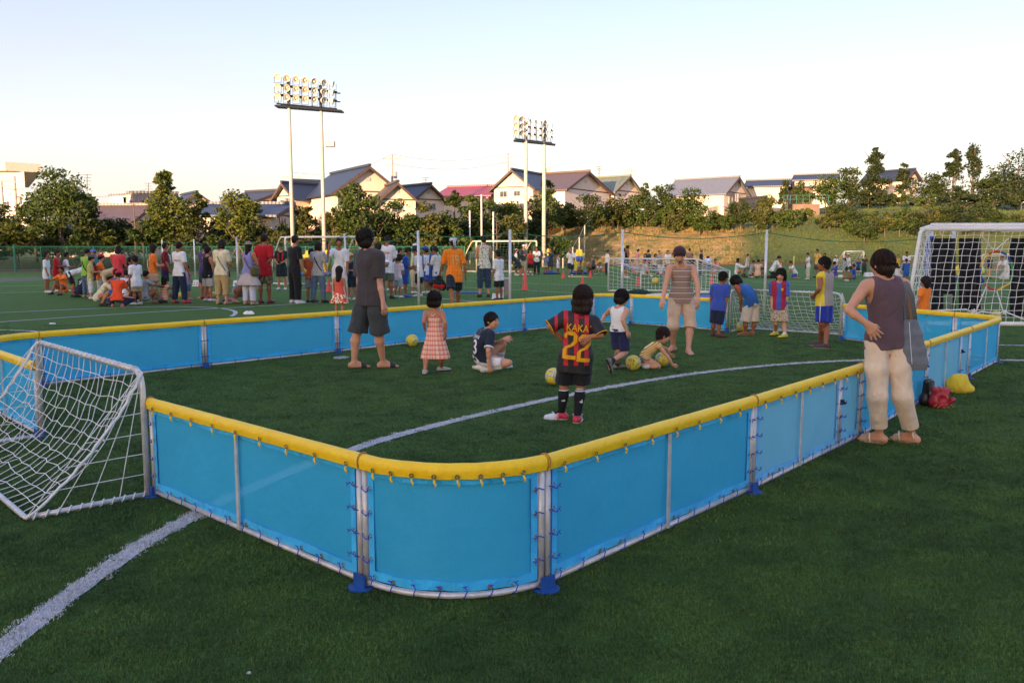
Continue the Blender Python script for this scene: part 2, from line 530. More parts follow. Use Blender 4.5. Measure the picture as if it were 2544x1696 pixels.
def body(J, p, h, skin, par, org, fingers=True, feet=True):
    h *= 1.1 if h < .0125 else 1.0
    H = p['H']; F = Field(*bounds(J, .16 * H), h)
    torso(F, J, p)
    F.cone(J['neck'] - (J['neck'] - J['pel']) * .06, J['head'] - (J['head'] - J['neck']) * .3, .034 * H, .029 * H * (1 + .1 * p['c']), .03 * H)
    F.cone(J['shR'] * .8 + J['neck'] * .2, J['shL'] * .8 + J['neck'] * .2, .034 * H, .034 * H, .02 * H)
    g = J.get('limb', 1.0) * (1 + .06 * p['c'])
    for K, sd in (('R', 1), ('L', -1)):
        hip, kn, an = J['hip' + K], J['kn' + K], J['an' + K]
        F.cone(hip, hip + (kn - hip) * .5, .053 * H * g, .045 * H * g, .03 * H)
        F.cone(hip + (kn - hip) * .5, kn, .045 * H * g, .031 * H * g, .02 * H)
        bk = -fwd(J['pf']) * H * .010
        cf = kn + (an - kn) * .3 + bk
        F.cone(kn, cf, .030 * H * g, .033 * H * g, .01 * H); F.cone(cf, an, .033 * H * g, .0185 * H * g, .015 * H)
        if feet:
            ff = foot_dir(J, K); dn = J.get('fdn' + K, np.array([0, 0, -1.0])); FL = p['foot']
            heel = an - ff * FL * .16 + dn * H * .022; ball = an + ff * FL * .52 + dn * H * .030; toe = an + ff * FL * .74 + dn * H * .033
            F.cone(heel, an, .019 * H, .018 * H, .01 * H)
            F.cone(an + ff * .01, ball, .019 * H, .015 * H, .012 * H)
            sv = np.cross(ff, dn)
            F.cone(heel, ball + sv * H * .008, .018 * H, .015 * H, .01 * H)
            F.cone(heel, ball - sv * H * .008, .018 * H, .015 * H, .01 * H)
            if fingers:
                for i in range(5):
                    q = (i - 2) * .0085 * H * (1); F.cone(ball + sv * q, toe + sv * q * 1.1 - ff * abs(i - 1) * .004 * H, .0095 * H, .0075 * H, .004 * H)
            else: F.cone(ball, toe, .015 * H, .012 * H, .01 * H)
        sh, el, wr = J['sh' + K], J['el' + K], J['wr' + K]
        F.cone(sh, sh + (el - sh) * .45, .033 * H * g, .027 * H * g, .02 * H); F.cone(sh + (el - sh) * .45, el, .027 * H * g, .0215 * H * g, .01 * H)
        F.cone(el, el + (wr - el) * .3, .0215 * H * g, .0225 * H * g, .006 * H); F.cone(el + (wr - el) * .3, wr, .0225 * H * g, .0145 * H * g, .01 * H)
        hand(F, J, p, K, sd, fingers)
    head(F, J, p, h)
    return F.build('body', skin, par, org)

def foot_dir(J, K):
    v = J.get('fd' + K)
    return unit(v) if v is not None else fwd(J['ft' + K])

def hand(F, J, p, K, sd, fingers):
    H = p['H']; wr = J['wr' + K]; d = J.get('hd' + K); d = unit(wr - J['el' + K]) if d is None else unit(d)
    # palm normal: default faces the body
    pn = J.get('pn' + K); pn = unit(J['pel'] * .5 + J['neck'] * .5 - wr) if pn is None else unit(pn)
    pn = unit(pn - d * pn.dot(d)); w = np.cross(d, pn)          # across the palm
    thumb_side = J.get('th' + K); ts = np.sign(w.dot(thumb_side)) if thumb_side is not None else np.sign(w.dot(fwd(J['pf']))) or 1
    w = w * ts; L = p['hand']; curl = J.get('curl' + K, 25)
    k = .006 * H
    for i in range(4):
        q = (1.5 - i) * .011 * H
        F.cone(wr + w * q * .45, wr + d * L * .46 + w * q, .0115 * H, .0105 * H, k)
    sp = J.get('spread' + K, 4)
    for i in range(4):
        q = (1.5 - i) * .0118 * H; ln = (.44, .50, .46, .36)[i] * L; r = (.0062, .0064, .0062, .0056)[i] * H
        a = wr + d * L * .48 + w * q
        ang = R((1.5 - i) * sp)
        dd = unit(d * math.cos(ang) + w * math.sin(ang))
        c1, c2 = R(curl * .6), R(curl * 1.6)
        b = a + (dd * math.cos(c1) + pn * math.sin(c1)) * ln * .5
        c = b + (dd * math.cos(c2) + pn * math.sin(c2)) * ln * .5
        kk = .0015 * H if fingers else .005 * H
        F.cone(a, b, r * 1.1, r, kk); F.cone(b, c, r, r * .85, kk)
    a = wr + d * L * .12 + w * .012 * H; b = a + unit(d + w * .85 + pn * .35) * L * .30; c = b + unit(d + w * .25 + pn * .35) * L * .24
    F.cone(a, b, .0095 * H, .0075 * H, k); F.cone(b, c, .0072 * H, .006 * H, .003 * H)

def head(F, J, p, h):
    hh = p['head']; c = J['head']; s, f, u = head_frame(J); M = np.stack([s, f, u], 1); ch = p['c']
    F.ell(c + u * hh * .10 - f * hh * .04, (hh * .335, hh * .41, hh * .39), M, .01)
    F.ell(c - u * hh * .12 + f * hh * .10, (hh * .27, hh * .29, hh * .34), M, .02 * hh * 4)
    F.cone(c - u * hh * .38 + f * hh * .22, c - u * hh * .30 + f * hh * .1, hh * .075, hh * .13, .06 * hh)     # chin
    if h < .012:
        F.cut_ell(c + f * hh * .50 + s * hh * .155 + u * hh * .02, (hh * .10, hh * .10, hh * .062), M)
        F.cut_ell(c + f * hh * .50 - s * hh * .155 + u * hh * .02, (hh * .10, hh * .10, hh * .062), M)
    F.cone(c + f * hh * .37 + u * hh * .02, c + f * hh * (.45 - .03 * ch) - u * hh * .105, hh * .03, hh * .045, .03 * hh)      # nose
    F.cone(c + f * hh * .39 - u * hh * .12 + s * hh * .035, c + f * hh * .39 - u * hh * .12 - s * hh * .035, hh * .032, hh * .032, .02 * hh)
    F.cone(c + f * hh * .36 - u * hh * .235 + s * hh * .055, c + f * hh * .36 - u * hh * .235 - s * hh * .055, hh * .030, hh * .030, .02 * hh)   # lips
    for q in (1, -1):
        e = c + s * q * hh * .335 - f * hh * .03 - u * hh * .02
        F.ell(e, (hh * .035, hh * .075, hh * .12), M, .02 * hh)
        F.ell(c + s * q * hh * .17 + f * hh * .28 - u * hh * .08, (hh * .10, hh * .09, hh * .09), M, .08 * hh)      # cheeks

def face_bits(J, p, par, org, skin_eye, mouth='closed'):
    hh = p['head']; c = J['head']; s, f, u = head_frame(J); M = np.stack([s, f, u], 1)
    for q in (1, -1):
        b = MB(); e = c + s * q * hh * .155 + u * hh * .02 + f * hh * .345
        ellmesh(b, e, (hh * .052, hh * .04, hh * .020 if mouth != 'laugh' else hh * .010), M)
        b.build('eye', MAT_EYE, par, smooth=True, loc=org).location = (0, 0, 0)
        b = MB(); e = c + s * q * hh * .155 + u * hh * .115 + f * hh * .352
        ellmesh(b, e, (hh * .075, hh * .035, hh * .014), M)
        b.build('eyebrow', MAT_HAIR, par, smooth=True, loc=org).location = (0, 0, 0)
    b = MB()
    if mouth == 'laugh': ellmesh(b, c + f * hh * .350 - u * hh * .265, (hh * .10, hh * .06, hh * .055), M)
    else: ellmesh(b, c + f * hh * .378 - u * hh * .235, (hh * .075, hh * .022, hh * .018), M)
    b.build('mouth', MAT_MOUTH_OPEN if mouth == 'laugh' else MAT_LIP, par, smooth=True, loc=org).location = (0, 0, 0)

def ellmesh(b, c, r, M=None, n=10, m=6):
    V = []; F = []
    M = np.eye(3) if M is None else M
    for i in range(m + 1):
        t = math.pi * i / m
        for j in range(n):
            q = 2 * math.pi * j / n
            V.append(c + M @ np.array([r[0] * math.sin(t) * math.cos(q), r[1] * math.sin(t) * math.sin(q), r[2] * math.cos(t)]))
    for i in range(m):
        for j in range(n): F.append((i * n + j, (i + 1) * n + j, (i + 1) * n + (j + 1) % n, i * n + (j + 1) % n))
    b.add(V, F)

def hair(J, p, h, m, par, org, style='short', seed=1.0):
    hh = p['head']; c = J['head']; s, f, u = head_frame(J); M = np.stack([s, f, u], 1)
    F = Field(c - hh * 1.5, c + hh * 1.1, h)
    if style == 'bald': return
    top = c + u * hh * .12 - f * hh * .05
    vol = {'short': .035, 'mop': .075, 'bob': .07, 'long': .06, 'bun': .05, 'crop': .018}.get(style, .04)
    F.ell(top, (hh * (.345 + vol), hh * (.42 + vol), hh * (.40 + vol)), M, 0)
    F.ell(c - f * hh * .16 - u * hh * .14, (hh * (.29 + vol), hh * (.26 + vol), hh * .28), M, .05 * hh)     # nape
    low = -.38
    if style in ('bob', 'mop'):
        F.cone(c - f * hh * .12 - u * hh * .18 + s * hh * .2, c - f * hh * .12 - u * hh * .18 - s * hh * .2, hh * .27, hh * .27, .06 * hh); low = -.46 if style == 'mop' else -.66; F.cone(c - f * hh * .12 - u * hh * .45 + s * hh * .2, c - f * hh * .12 - u * hh * .45 - s * hh * .2, hh * (.02 if style == 'mop' else .23), hh * (.02 if style == 'mop' else .23), .06 * hh)
    if style == 'long':
        F.cone(c - f * hh * .15 - u * hh * .1, c - f * hh * .30 - u * hh * .95, hh * .36, hh * .30, .06 * hh); low = -1.35
    if style == 'bun':
        F.cone(c - f * hh * .36 - u * hh * .20, c - f * hh * .34 - u * hh * .36, hh * .18, hh * .13, .06 * hh); low = -.50
    if style == 'tail':
        F.cone(c - f * hh * .45 + u * hh * .05, c - f * hh * .55 - u * hh * .45, hh * .10, hh * .06, .03 * hh)
    # face opening: cut the front
    fo = {'mop': .02, 'bob': .02}.get(style, .08)
    F.cut_ell(c + f * hh * .62 - u * hh * (.16 - fo * .0), (hh * .36, hh * .46, hh * (.36 if style in ('mop', 'bob') else .44)), M)
    if style not in ('mop', 'bob', 'long', 'bun'):
        F.cut_plane(c - u * hh * .16 + f * hh * .0, unit(-u * .55 + f * .95)) if style == 'crop' else F.cut_plane(c - u * hh * .10 + f * hh * .06, unit(-u + f * .75))
    F.cut_plane(c + u * hh * low, -u)
    X, Y, Z = F.ax
    px, py, pz = X[:, None, None] - c[0], Y[None, :, None] - c[1], Z[None, None, :] - c[2]
    ang = np.arctan2(px * s[0] + py * s[1] + pz * s[2], -(px * f[0] + py * f[1] + pz * f[2]) + 1e-6)
    zz = px * u[0] + py * u[1] + pz * u[2]
    F.D += (hh * (.013 * np.sin(ang * 17 + seed + zz / hh * 6) + .008 * np.sin(ang * 41 + seed * 3 - zz / hh * 9)) ).astype(np.float32)
    o = F.build('hair', m, par, org)
    if h < .0105 and len(o.data.vertices):
        rg = np.random.default_rng(int(seed * 10) + 1); b = MB(); wh = unit(u - f * .5); R_ = np.array([hh * (.345 + vol), hh * (.42 + vol), hh * (.40 + vol)]) * 1.01
        end = {'mop': 118, 'bob': 128, 'short': 98, 'bun': 100, 'long': 120, 'crop': 80}.get(style, 98)
        e1 = unit(np.cross(wh, s)); 
        for k in range(230 if h > .0075 else 420):
            ph = rg.uniform(0, 6.283); w_ = np.cross(wh, e1); dr = e1 * math.cos(ph) + w_ * math.sin(ph); front = max(0.0, dr.dot(f))
            t1 = R(end * (1 - .42 * front)) * rg.uniform(.72, 1.06); t0 = t1 * rg.uniform(.0, .6); P_ = []; jt = rg.normal() * .12; lift = rg.uniform(0.99, 1.035)
            for i in range(6):
                t = t0 + (t1 - t0) * i / 5; d2 = dr * math.cos(jt * i / 5) + np.cross(wh, dr) * math.sin(jt * i / 5); v = wh * math.cos(t) + d2 * math.sin(t)
                P_.append(top - org + s * v.dot(s) * R_[0] * lift + f * v.dot(f) * R_[1] * lift + u * v.dot(u) * R_[2] * lift - u * hh * max(0, math.degrees(t) - 95) / 95 * .22)
            rr = hh * .011; b.tube(P_, [rr, rr * 1.2, rr * 1.2, rr, rr * .8, rr * .15], 3, cap=False)
        st = b.build('strands', m, o, smooth=True); st['kind'] = 'stuff'
    return o

def top_garment(J, p, h, m, par, org, name='shirt', ex=.016, hem=-.05, sleeve=.6, sfl=.010, neckr=.050, flare=.012, folds=.0025, strap=1.0, coll=0.0, seed=1.0, pull=None):
    H = p['H']; F = Field(*bounds(J, .13 * H, ('pel', 'neck', 'shR', 'shL', 'elR', 'elL')), h)
    s_ = H / 1.7; ex *= s_; up = unit(J['neck'] - J['pel']); T = np.linalg.norm(J['neck'] - J['pel'])
    torso(F, J, p, ex, 0.0, flare=flare * s_)
    L = torso_levels(J, p, ex, 0.0, 2, flare * s_)
    if hem < 0:
        a, b, r = L[0]; d = up * (hem * T - .02); w = unit(b - a) * .006 * H
        for t in (.33, .66, 1.0): F.cone(a + d * t - w * t, b + d * t + w * t, r + .002 * t, r + .002 * t, .012)
        rh = .052 * H + ex * 1.15; lim = np.linalg.norm(J['knR'] - J['hipR'])
        for K in 'RL': d2 = unit(J['knR' if K == 'R' else 'knL'] - J['hip' + K]) * abs(hem) * T * .8 * .6 + d * .4; F.cone(J['hip' + K] + up * .02 * H, J['hip' + K] + d2, rh * .94, rh, .02 * H)
    g = J.get('limb', 1.0)
    F.cone(J['shR'], J['shL'], .034 * H * g + ex * .6, .034 * H * g + ex * .6, .025 * H)
    for K in 'RL':
        sh, el, wr = J['sh' + K], J['el' + K], J['wr' + K]; r1 = .034 * H * g + ex * .75; pad = .11 * H
        if sleeve > 0:
            G = F.sub(np.minimum(np.minimum(sh, el), wr) - pad, np.maximum(np.maximum(sh, el), wr) + pad)
            e = sh + (el - sh) * min(sleeve, 1.0); G.cone(sh, e + (el - sh) * .15, r1, (.027 * H + sfl * s_) * g + ex * .4, .01)
            if sleeve > 1:
                e2 = el + (wr - el) * (sleeve - 1); G.cone(el, e2 + (wr - el) * .1, .027 * H + ex * .5, .022 * H + ex * .4, .01); G.cut_plane(e2, wr - el, (np.minimum(e2, wr) - .06 * H, np.maximum(e2, wr) + .06 * H))
            else: G.cut_plane(e, el - sh)
            F.join(G, .018 * H)
    if folds: F.folds(folds * s_, 15 / s_, seed)
    # hem
    F.cut_plane(J['pel'] + up * hem * T, -up)
    for K in 'RL':
        sh, el = J['sh' + K], J['el' + K]; d = unit(el - sh)
        pad = .075 * H
        if sleeve <= 0:
            sd = side(J['face']) * (1 if K == 'R' else -1)
            F.cut_plane(sh - sd * .022 * H * strap, unit(sd + np.array([0, 0, .15])), (sh - .09 * H, sh + .09 * H + np.array([0, 0, .05])))
            q = sh - np.array([0, 0, .02 * H]) - sd * .0 ; F.cut_ell(q, (.045 * H, .045 * H, .075 * H))
    nk = J['neck'] + up * .03 * H + fwd(J['face']) * .008 * H
    F.cut_ell(nk, (neckr * H, neckr * H, neckr * 1.0 * H))
    return F.build(name, m, par, org)

def bottom_garment(J, p, h, m, par, org, name='shorts', ex=.014, waist=.03, length=.8, fl=.02, folds=.0025, seed=2.0, crotch=0.0):
    "length: 1 = to the knee, 2 = to the ankle"
    H = p['H']; F = Field(*bounds(J, .12 * H, ('pel', 'hipR', 'hipL', 'knR', 'knL', 'anR', 'anL')), h)
    s_ = H / 1.7; ex *= s_; fl *= s_; g = J.get('limb', 1.0)
    torso(F, J, p, ex, -.2, .31 if waist > .1 else .14)
    up = unit(J['neck'] - J['pel']); T = np.linalg.norm(J['neck'] - J['pel'])
    for K in 'RL':
        hip, kn, an = J['hip' + K], J['kn' + K], J['an' + K]; pad = .13 * H
        G = F.sub(np.minimum(np.minimum(hip, kn), an) - pad, np.maximum(np.maximum(hip, kn), an) + pad)
        if length <= 1:
            e = hip + (kn - hip) * length; rk = (.054 - .017 * length) * H * g + ex + fl * length
            G.cone(hip, e + (kn - hip) * .12, .0545 * H * g + ex, rk, .01); G.cut_plane(e, kn - hip)
        else:
            rk = .037 * H * g + ex + fl * .75; e2 = kn + (an - kn) * (length - 1)
            G.cone(hip, hip + (kn - hip) * .5, .0545 * H * g + ex, (.046 * H * g + ex + fl * .4), .01); G.cone(hip + (kn - hip) * .5, kn, .046 * H * g + ex + fl * .4, rk, .02 * H)
            G.cone(kn, e2 + (an - kn) * .08, rk, (.033 - .008 * (length - 1)) * H * g + ex + fl, .02 * H); G.cut_plane(e2, an - kn, (np.minimum(e2, an + unit(an - kn) * .05) - .08 * H, np.maximum(e2, an) + .08 * H))
        F.join(G, .005 * H)
    if folds: F.folds(folds * s_, 17 / s_, seed, (1, 1, 1.4))
    F.cut_plane(J['pel'] + up * waist * T, up)
    return F.build(name, m, par, org)

def skirt(J, p, h, m, par, org, name='skirt', topt=.25, bot=.28, flare=.10, ex=.012, folds=.004, strapless=None):
    "from torso level topt down to height bot*H below the pelvis"
    H = p['H']; F = Field(*bounds(J, .22 * H, ('pel', 'neck', 'knR', 'knL')), h)
    torso(F, J, p, ex, -.2, topt + .12)
    L = torso_levels(J, p, ex); a, b, r = L[1]
    for i in range(8):
        t = (i + 1) / 8; d = np.array([0, 0, -bot * H * t]); w = unit(b - a) * flare * H * .55 * t
        F.cone(a + d - w, b + d + w, r + flare * H * .45 * t, r + flare * H * .45 * t, .02 * H)
    X, Y, Z = F.ax; c = J['pel']
    ang = np.arctan2(Y[None, :, None] - c[1], X[:, None, None] - c[0]); z = np.clip((c[2] + .05 * H - Z) / (bot * H), 0, 1)[None, None, :]
    F.D += (folds * (.3 + z) * np.sin(ang * 13 + 1.5 * np.sin(ang * 3))).astype(np.float32)
    T = np.linalg.norm(J['neck'] - J['pel']); up = unit(J['neck'] - J['pel'])
    F.cut_plane(J['pel'] + up * topt * T, up)
    F.cut_plane(J['pel'] - np.array([0, 0, bot * H]), (0, 0, -1))
    return F.build(name, m, par, org)

def shoe(J, p, h, m, par, org, K, hi=.0, big=1.0, sole=None):
    H = p['H']; an = J['an' + K]; ff = foot_dir(J, K); dn = J.get('fdn' + K, np.array([0, 0, -1.0])); FL = p['foot']; e = .004 + .006 * H
    heel = an - ff * FL * .17 + dn * H * .020; ball = an + ff * FL * .50 + dn * H * .026; toe = an + ff * FL * .74 + dn * H * .028
    F = Field(np.minimum(heel, toe) - .07 * H, np.maximum(heel, toe) + .07 * H + np.abs(an - heel), h); sv = np.cross(ff, dn)
    F.cone(heel, an - dn * hi * H, .021 * H + e, .018 * H + e, .01 * H); F.cone(an - ff * .005, ball, .018 * H + e, .017 * H + e * .7, .02 * H)
    for q in (1, -1):
        F.cone(heel, ball + sv * q * H * .009, .018 * H + e * .8, .018 * H + e * .5, .01 * H); F.cone(ball + sv * q * H * .007, toe, .017 * H + e * .5, .013 * H + e * .5, .01 * H)
    F.cut_plane(an + dn * (p['ank'] - .002), dn); F.cut_plane(an - dn * (.012 * H + hi * H), -dn)
    o = F.build('shoe', m, par, org)
    if sole:
        G = Field(np.minimum(heel, toe) - .07 * H, np.maximum(heel, toe) + .07 * H + np.abs(an - heel), h)
        for q in (1, -1): G.cone(heel + sv * q * H * .004, ball + sv * q * H * .013, .021 * H + e, .021 * H + e * .6, .01 * H); G.cone(ball + sv * q * H * .009, toe, .020 * H + e * .6, .017 * H + e * .5, .01 * H)
        G.cut_plane(an + dn * (p['ank'] - .001), dn); G.cut_plane(an + dn * (p['ank'] - .016 * big), -dn)
        G.build('sole', sole, o, org)
    return o

def sandal(J, p, m, par, org, K, straps=True):
    H = p['H']; an = J['an' + K]; ff = foot_dir(J, K); FL = p['foot']; dn = J.get('fdn' + K, np.array([0, 0, -1.0])); sv = np.cross(ff, dn)
    b = MB(); c = an + ff * FL * .29 + dn * (p['ank'] - .008)
    prof = []
    for i in range(20):
        t = 2 * math.pi * i / 20; x = math.cos(t); y = math.sin(t)
        wdt = (.034 + .008 * x) * H * .75
        prof.append(c + ff * x * FL * .56 + sv * y * wdt - dn * -.0)
    b.prism(prof, (0, 0, 0), tuple(dn * .016))
    sole = b.build('sandal', m, par, loc=org); sole.location = (0, 0, 0)
    if straps:
        heel = an - ff * FL * .16 + dn * H * .022; ball = an + ff * FL * .52 + dn * H * .030; F = Field(np.minimum(heel, ball) - .08, np.maximum(heel, ball) + .08, .0045)
        for q in (1, -1): F.cone(an + ff * .01, ball + sv * q * H * .010, .019 * H + .007, .0165 * H + .007, .01)
        F.cone(ball + sv * .012 * H, ball - sv * .014 * H + ff * .02, .017 * H + .006, .016 * H + .006, .01)
        F.cut_plane(an + ff * FL * .34, -ff); F.cut_plane(an + ff * FL * .60, ff); F.cut_plane(an + dn * (p['ank'] - .004), dn); F.build('strap', m, sole, org)
    return sole

def sock(J, p, h, m, par, org, K, top=.8, ex=.006, name='sock'):
    H = p['H']; an, kn = J['an' + K], J['kn' + K]; t = an + (kn - an) * top; g = J.get('limb', 1.0) * (1 + .06 * p['c'])
    F = Field(np.minimum(an, t) - .07 * H, np.maximum(an, t) + .07 * H, h); bk = -fwd(J['pf']) * H * .010
    cf = kn + (an - kn) * .3 + bk
    if top > .7: F.cone(cf, an, .033 * H * g + ex, .0185 * H * g + ex, .01); F.cone(kn, cf, .030 * H * g + ex, .033 * H * g + ex, .01)
    else: F.cone(cf, an, .033 * H * g + ex, .0185 * H * g + ex, .01)
    F.cone(an, an + foot_dir(J, K) * .2 * p['foot'], .019 * H + ex, .018 * H + ex, .01)
    d = unit(kn - an); F.cut_plane(t, d)
    return F.build(name, m, par, org)

def cap(J, p, h, m, par, org, style='cap', back=False, brim_m=None):
    hh = p['head']; c = J['head']; s, f, u = head_frame(J); M = np.stack([s, f, u], 1)
    F = Field(c - hh * .95, c + hh * 1.0, h)
    ct = c + u * hh * .16 - f * hh * .05
    F.ell(ct, (hh * .41, hh * .48, hh * .43), M, 0)
    F.cut_plane(c + u * hh * (.17 if style != 'beanie' else .08) + f * hh * .0, unit(-u + f * (.15 if not back else 0)))
    if style in ('hat', 'cap', 'beanie'):
        q = f * (-1 if back else 1)
        if style == 'hat':
            F2 = c + u * hh * .17
            F.ell(F2, (hh * .66, hh * .72, hh * .045), M, .03 * hh)
        elif style == 'cap': F.ell(c + u * hh * .16 + q * hh * .50, (hh * .30, hh * .33, hh * .035), M, .02 * hh)
    if style == 'wrap':
        F.cone(c - f * hh * .45 + u * hh * .2, c - f * hh * .62 - u * hh * .30, hh * .16, hh * .10, .05 * hh); F.cone(c - f * hh * .45 + u * hh * .2, c - f * hh * .45 - u * hh * .5 + s * hh * .1, hh * .13, hh * .07, .05 * hh)
        F.folds(.05 * hh, 60, 1.0)
    return F.build('hat' if style == 'hat' else ('head_scarf' if style == 'wrap' else 'cap'), m, par, org)
# ------------------------------------------------------------------ people: materials and assembling
def skin_mat(name, col):
    b = NB(name); v = b.coord(); c = srgb(col)
    n = b.noise(v, 12, 4, .6)
    b.p(Base_Color=b.mix(b.rng(n, .3, .7), tuple(x * .9 for x in c), tuple(x * 1.08 for x in c)), Roughness=.55)
    b.b.inputs['Subsurface Weight'].default_value = .08
    b.b.inputs['Subsurface Radius'].default_value = (.02, .008, .004)
    b.b.inputs['Specular IOR Level'].default_value = .35
    return b.m
SKIN = [skin_mat('skin_fair', 'CF9878'), skin_mat('skin_tan', 'B87C5A'), skin_mat('skin_brown', '9A6142')]
def hair_mat(name, c):
    b = NB(name); v = b.coord(scale=(1, 1, .12)); n = b.noise(v, 120, 3, .6)
    b.p(Base_Color=b.mix(b.rng(n, .35, .7), tuple(x * .6 for x in c), tuple(x * 1.9 for x in c)), Roughness=.62)
    b.b.inputs['Specular IOR Level'].default_value = .22; b.bump(n, .6, .01); return b.m
MAT_HAIR = hair_mat('black_hair', (.010, .007, .006)); MAT_HAIR_BR = hair_mat('brown_hair', (.022, .012, .009))
MAT_EYE = mat('eye_dark', (.01, .008, .007), .2, bump=0); MAT_LIP = mat('lip_rose', 'A85A50', .5, bump=0); MAT_MOUTH_OPEN = mat('open_mouth', (.10, .02, .02), .5, bump=0)

def stripes_y(name, cols, period, axis='Z', phase=0.0, rot=(0, 0, 0)):
    "cols: [(upto fraction, colour)] repeated along an axis of the garment"
    b = NB(name); v = b.xyz(b.coord(rot=rot))[axis]
    fr = b.math('FRACT', b.math('ADD', b.math('DIVIDE', v, period), 100 + phase)); col = srgb(cols[-1][1])
    for up_, c in reversed(cols[:-1]): col = b.mix(b.math('LESS_THAN', fr, up_), col, srgb(c))
    b.p(Base_Color=col, Roughness=.88); b.b.inputs['Specular IOR Level'].default_value = .25
    b.bump(b.noise(b.coord(), 16, 3), .5, .02); return b.m
def plaid(name, base, a, c2, period):
    b = NB(name); xyz = b.xyz(b.coord()); n = b.noise(b.coord(), 6, 2)
    col = srgb(base)
    at_ = b.math('MULTIPLY', b.math('ARCTAN2', xyz[1], xyz[0]), .17)
    for ax, ofs in ((at_, 0), (xyz[2], .02)):
        fr = b.math('FRACT', b.math('ADD', b.math('DIVIDE', ax, period), 50 + ofs))
        col = b.mix(b.math('MULTIPLY', b.math('LESS_THAN', fr, .42), .60), col, srgb(a)); col = b.mix(b.math('MULTIPLY', b.math('GREATER_THAN', fr, .90), .55), col, srgb(c2))
    b.p(Base_Color=col, Roughness=.9); b.bump(n, .4, .02); return b.m
def blotch(name, cols, scale, th=.5, detail=2):
    "camouflage or printed cloth: cols[0] ground, others in patches"
    b = NB(name); col = srgb(cols[0])
    for i, c in enumerate(cols[1:]):
        v = b.coord(scale=(1, 1, 1)); m = b.new('ShaderNodeVectorMath', operation='ADD'); b.l.new(v, m.inputs[0]); m.inputs[1].default_value = (i * 3.7, i * 1.3, i * 9.1)
        n = b.noise(m.outputs[0], scale, detail, .5); col = b.mix(b.rng(n, th, th + .03), col, srgb(c))
    b.p(Base_Color=col, Roughness=.9); b.bump(b.noise(b.coord(), 16, 3), .5, .02); return b.m
def side_split(name, mid, edge, x0, seamcol=None, wdt=.01):
    "cloth whose sides have another colour than the middle"
    b = NB(name); x = b.xyz(b.coord())[0]; ab = b.math('ABSOLUTE', x); col = b.mix(b.math('GREATER_THAN', ab, x0), srgb(mid), srgb(edge))
    if seamcol: col = b.mix(b.math('LESS_THAN', b.math('ABSOLUTE', b.math('SUBTRACT', ab, x0)), wdt), col, srgb(seamcol))
    b.p(Base_Color=col, Roughness=.88); b.bump(b.noise(b.coord(), 16, 3), .5, .02); return b.m

def px_pose(face, H, c, S):
    "joints of a posed person from where they are seen; each limb's depth follows from its bone length"
    p = proportions(H, c); J = {'face': S.get('tface', face), 'pf': face}
    gR, gL = S['ftR'], S['ftL']
    for K in 'RL':
        q = S['ft' + K]
        if len(q) == 2: g = gp(*q); J['an' + K] = g + np.array([0, 0, p['ank']])
        else: J['an' + K] = at(q[0], q[1], 0.0001 + q[2])
    Yc = S.get('Y', (J['anR'][1] + J['anL'][1]) / 2)
    J['pel'] = at(S['pel'][0], S['pel'][1], Yc + (S['pel'][2] if len(S['pel']) > 2 else 0))
    J['neck'] = at(S['neck'][0], S['neck'][1], J['pel'][1] + (S['neck'][2] if len(S['neck']) > 2 else 0))
    J['head'] = at(S['head'][0], S['head'][1], J['neck'][1] + (S['head'][2] if len(S['head']) > 2 else 0))
    s, ts = side(face), side(J['face']); up = unit(J['neck'] - J['pel'])
    tilt = S.get('shtilt', 0); J['shtilt'] = tilt
    for K, sd in (('R', 1), ('L', -1)):
        J['hip' + K] = J['pel'] + s * sd * p['hiw']
        J['sh' + K] = J['neck'] + (ts * sd + np.array([0, 0, tilt * sd])) * p['shw'] * S.get('shs', 1) - up * H * .012
        def solve(par, q, L):
            if len(q) > 3 : return at(q[0], q[1], par[1] + q[3])
            o = np.array([0, 0, CAMH]); d = unit(ray(q[0], q[1])); oc = o - par; b_ = oc.dot(d); cc = oc.dot(oc) - L * L; disc = b_ * b_ - cc
            t = -b_ + (q[2] * math.sqrt(disc) if disc > 0 else 0)
            return o + d * t
        J['el' + K] = solve(J['sh' + K], S['el' + K], p['ua']); J['wr' + K] = solve(J['el' + K], S['wr' + K], p['fa'])
        J['kn' + K] = solve(J['hip' + K], S['kn' + K], (p['hip'] - p['knee']))
        J['ft' + K] = S.get('fdir' + K, face + sd * 8)
        if 'hd' + K in S: q = S['hd' + K]; J['hd' + K] = unit(at(q[0], q[1], J['wr' + K][1] + (q[2] if len(q) > 2 else 0)) - J['wr' + K])
    J['hface'] = S.get('hface', face); J['hpitch'] = S.get('hpitch', 0); J['hroll'] = S.get('hroll', 0)
    for k in ('pnR', 'pnL', 'thR', 'thL', 'curlR', 'curlL', 'spreadR', 'spreadL', 'curve', 'girth', 'limb', 'fdR', 'fdL', 'fdnR', 'fdnL'):
        if k in S: J[k] = np.array(S[k], float) if hasattr(S[k], '__len__') else S[k]
    return J, p

def start_person(J, p, label, group=None, cat='person'):
    g = (J['anR'] + J['anL']) / 2; org = np.array([g[0], g[1], 0.0])
    e = empty('person', tuple(org), label, cat, group)
    return e, org

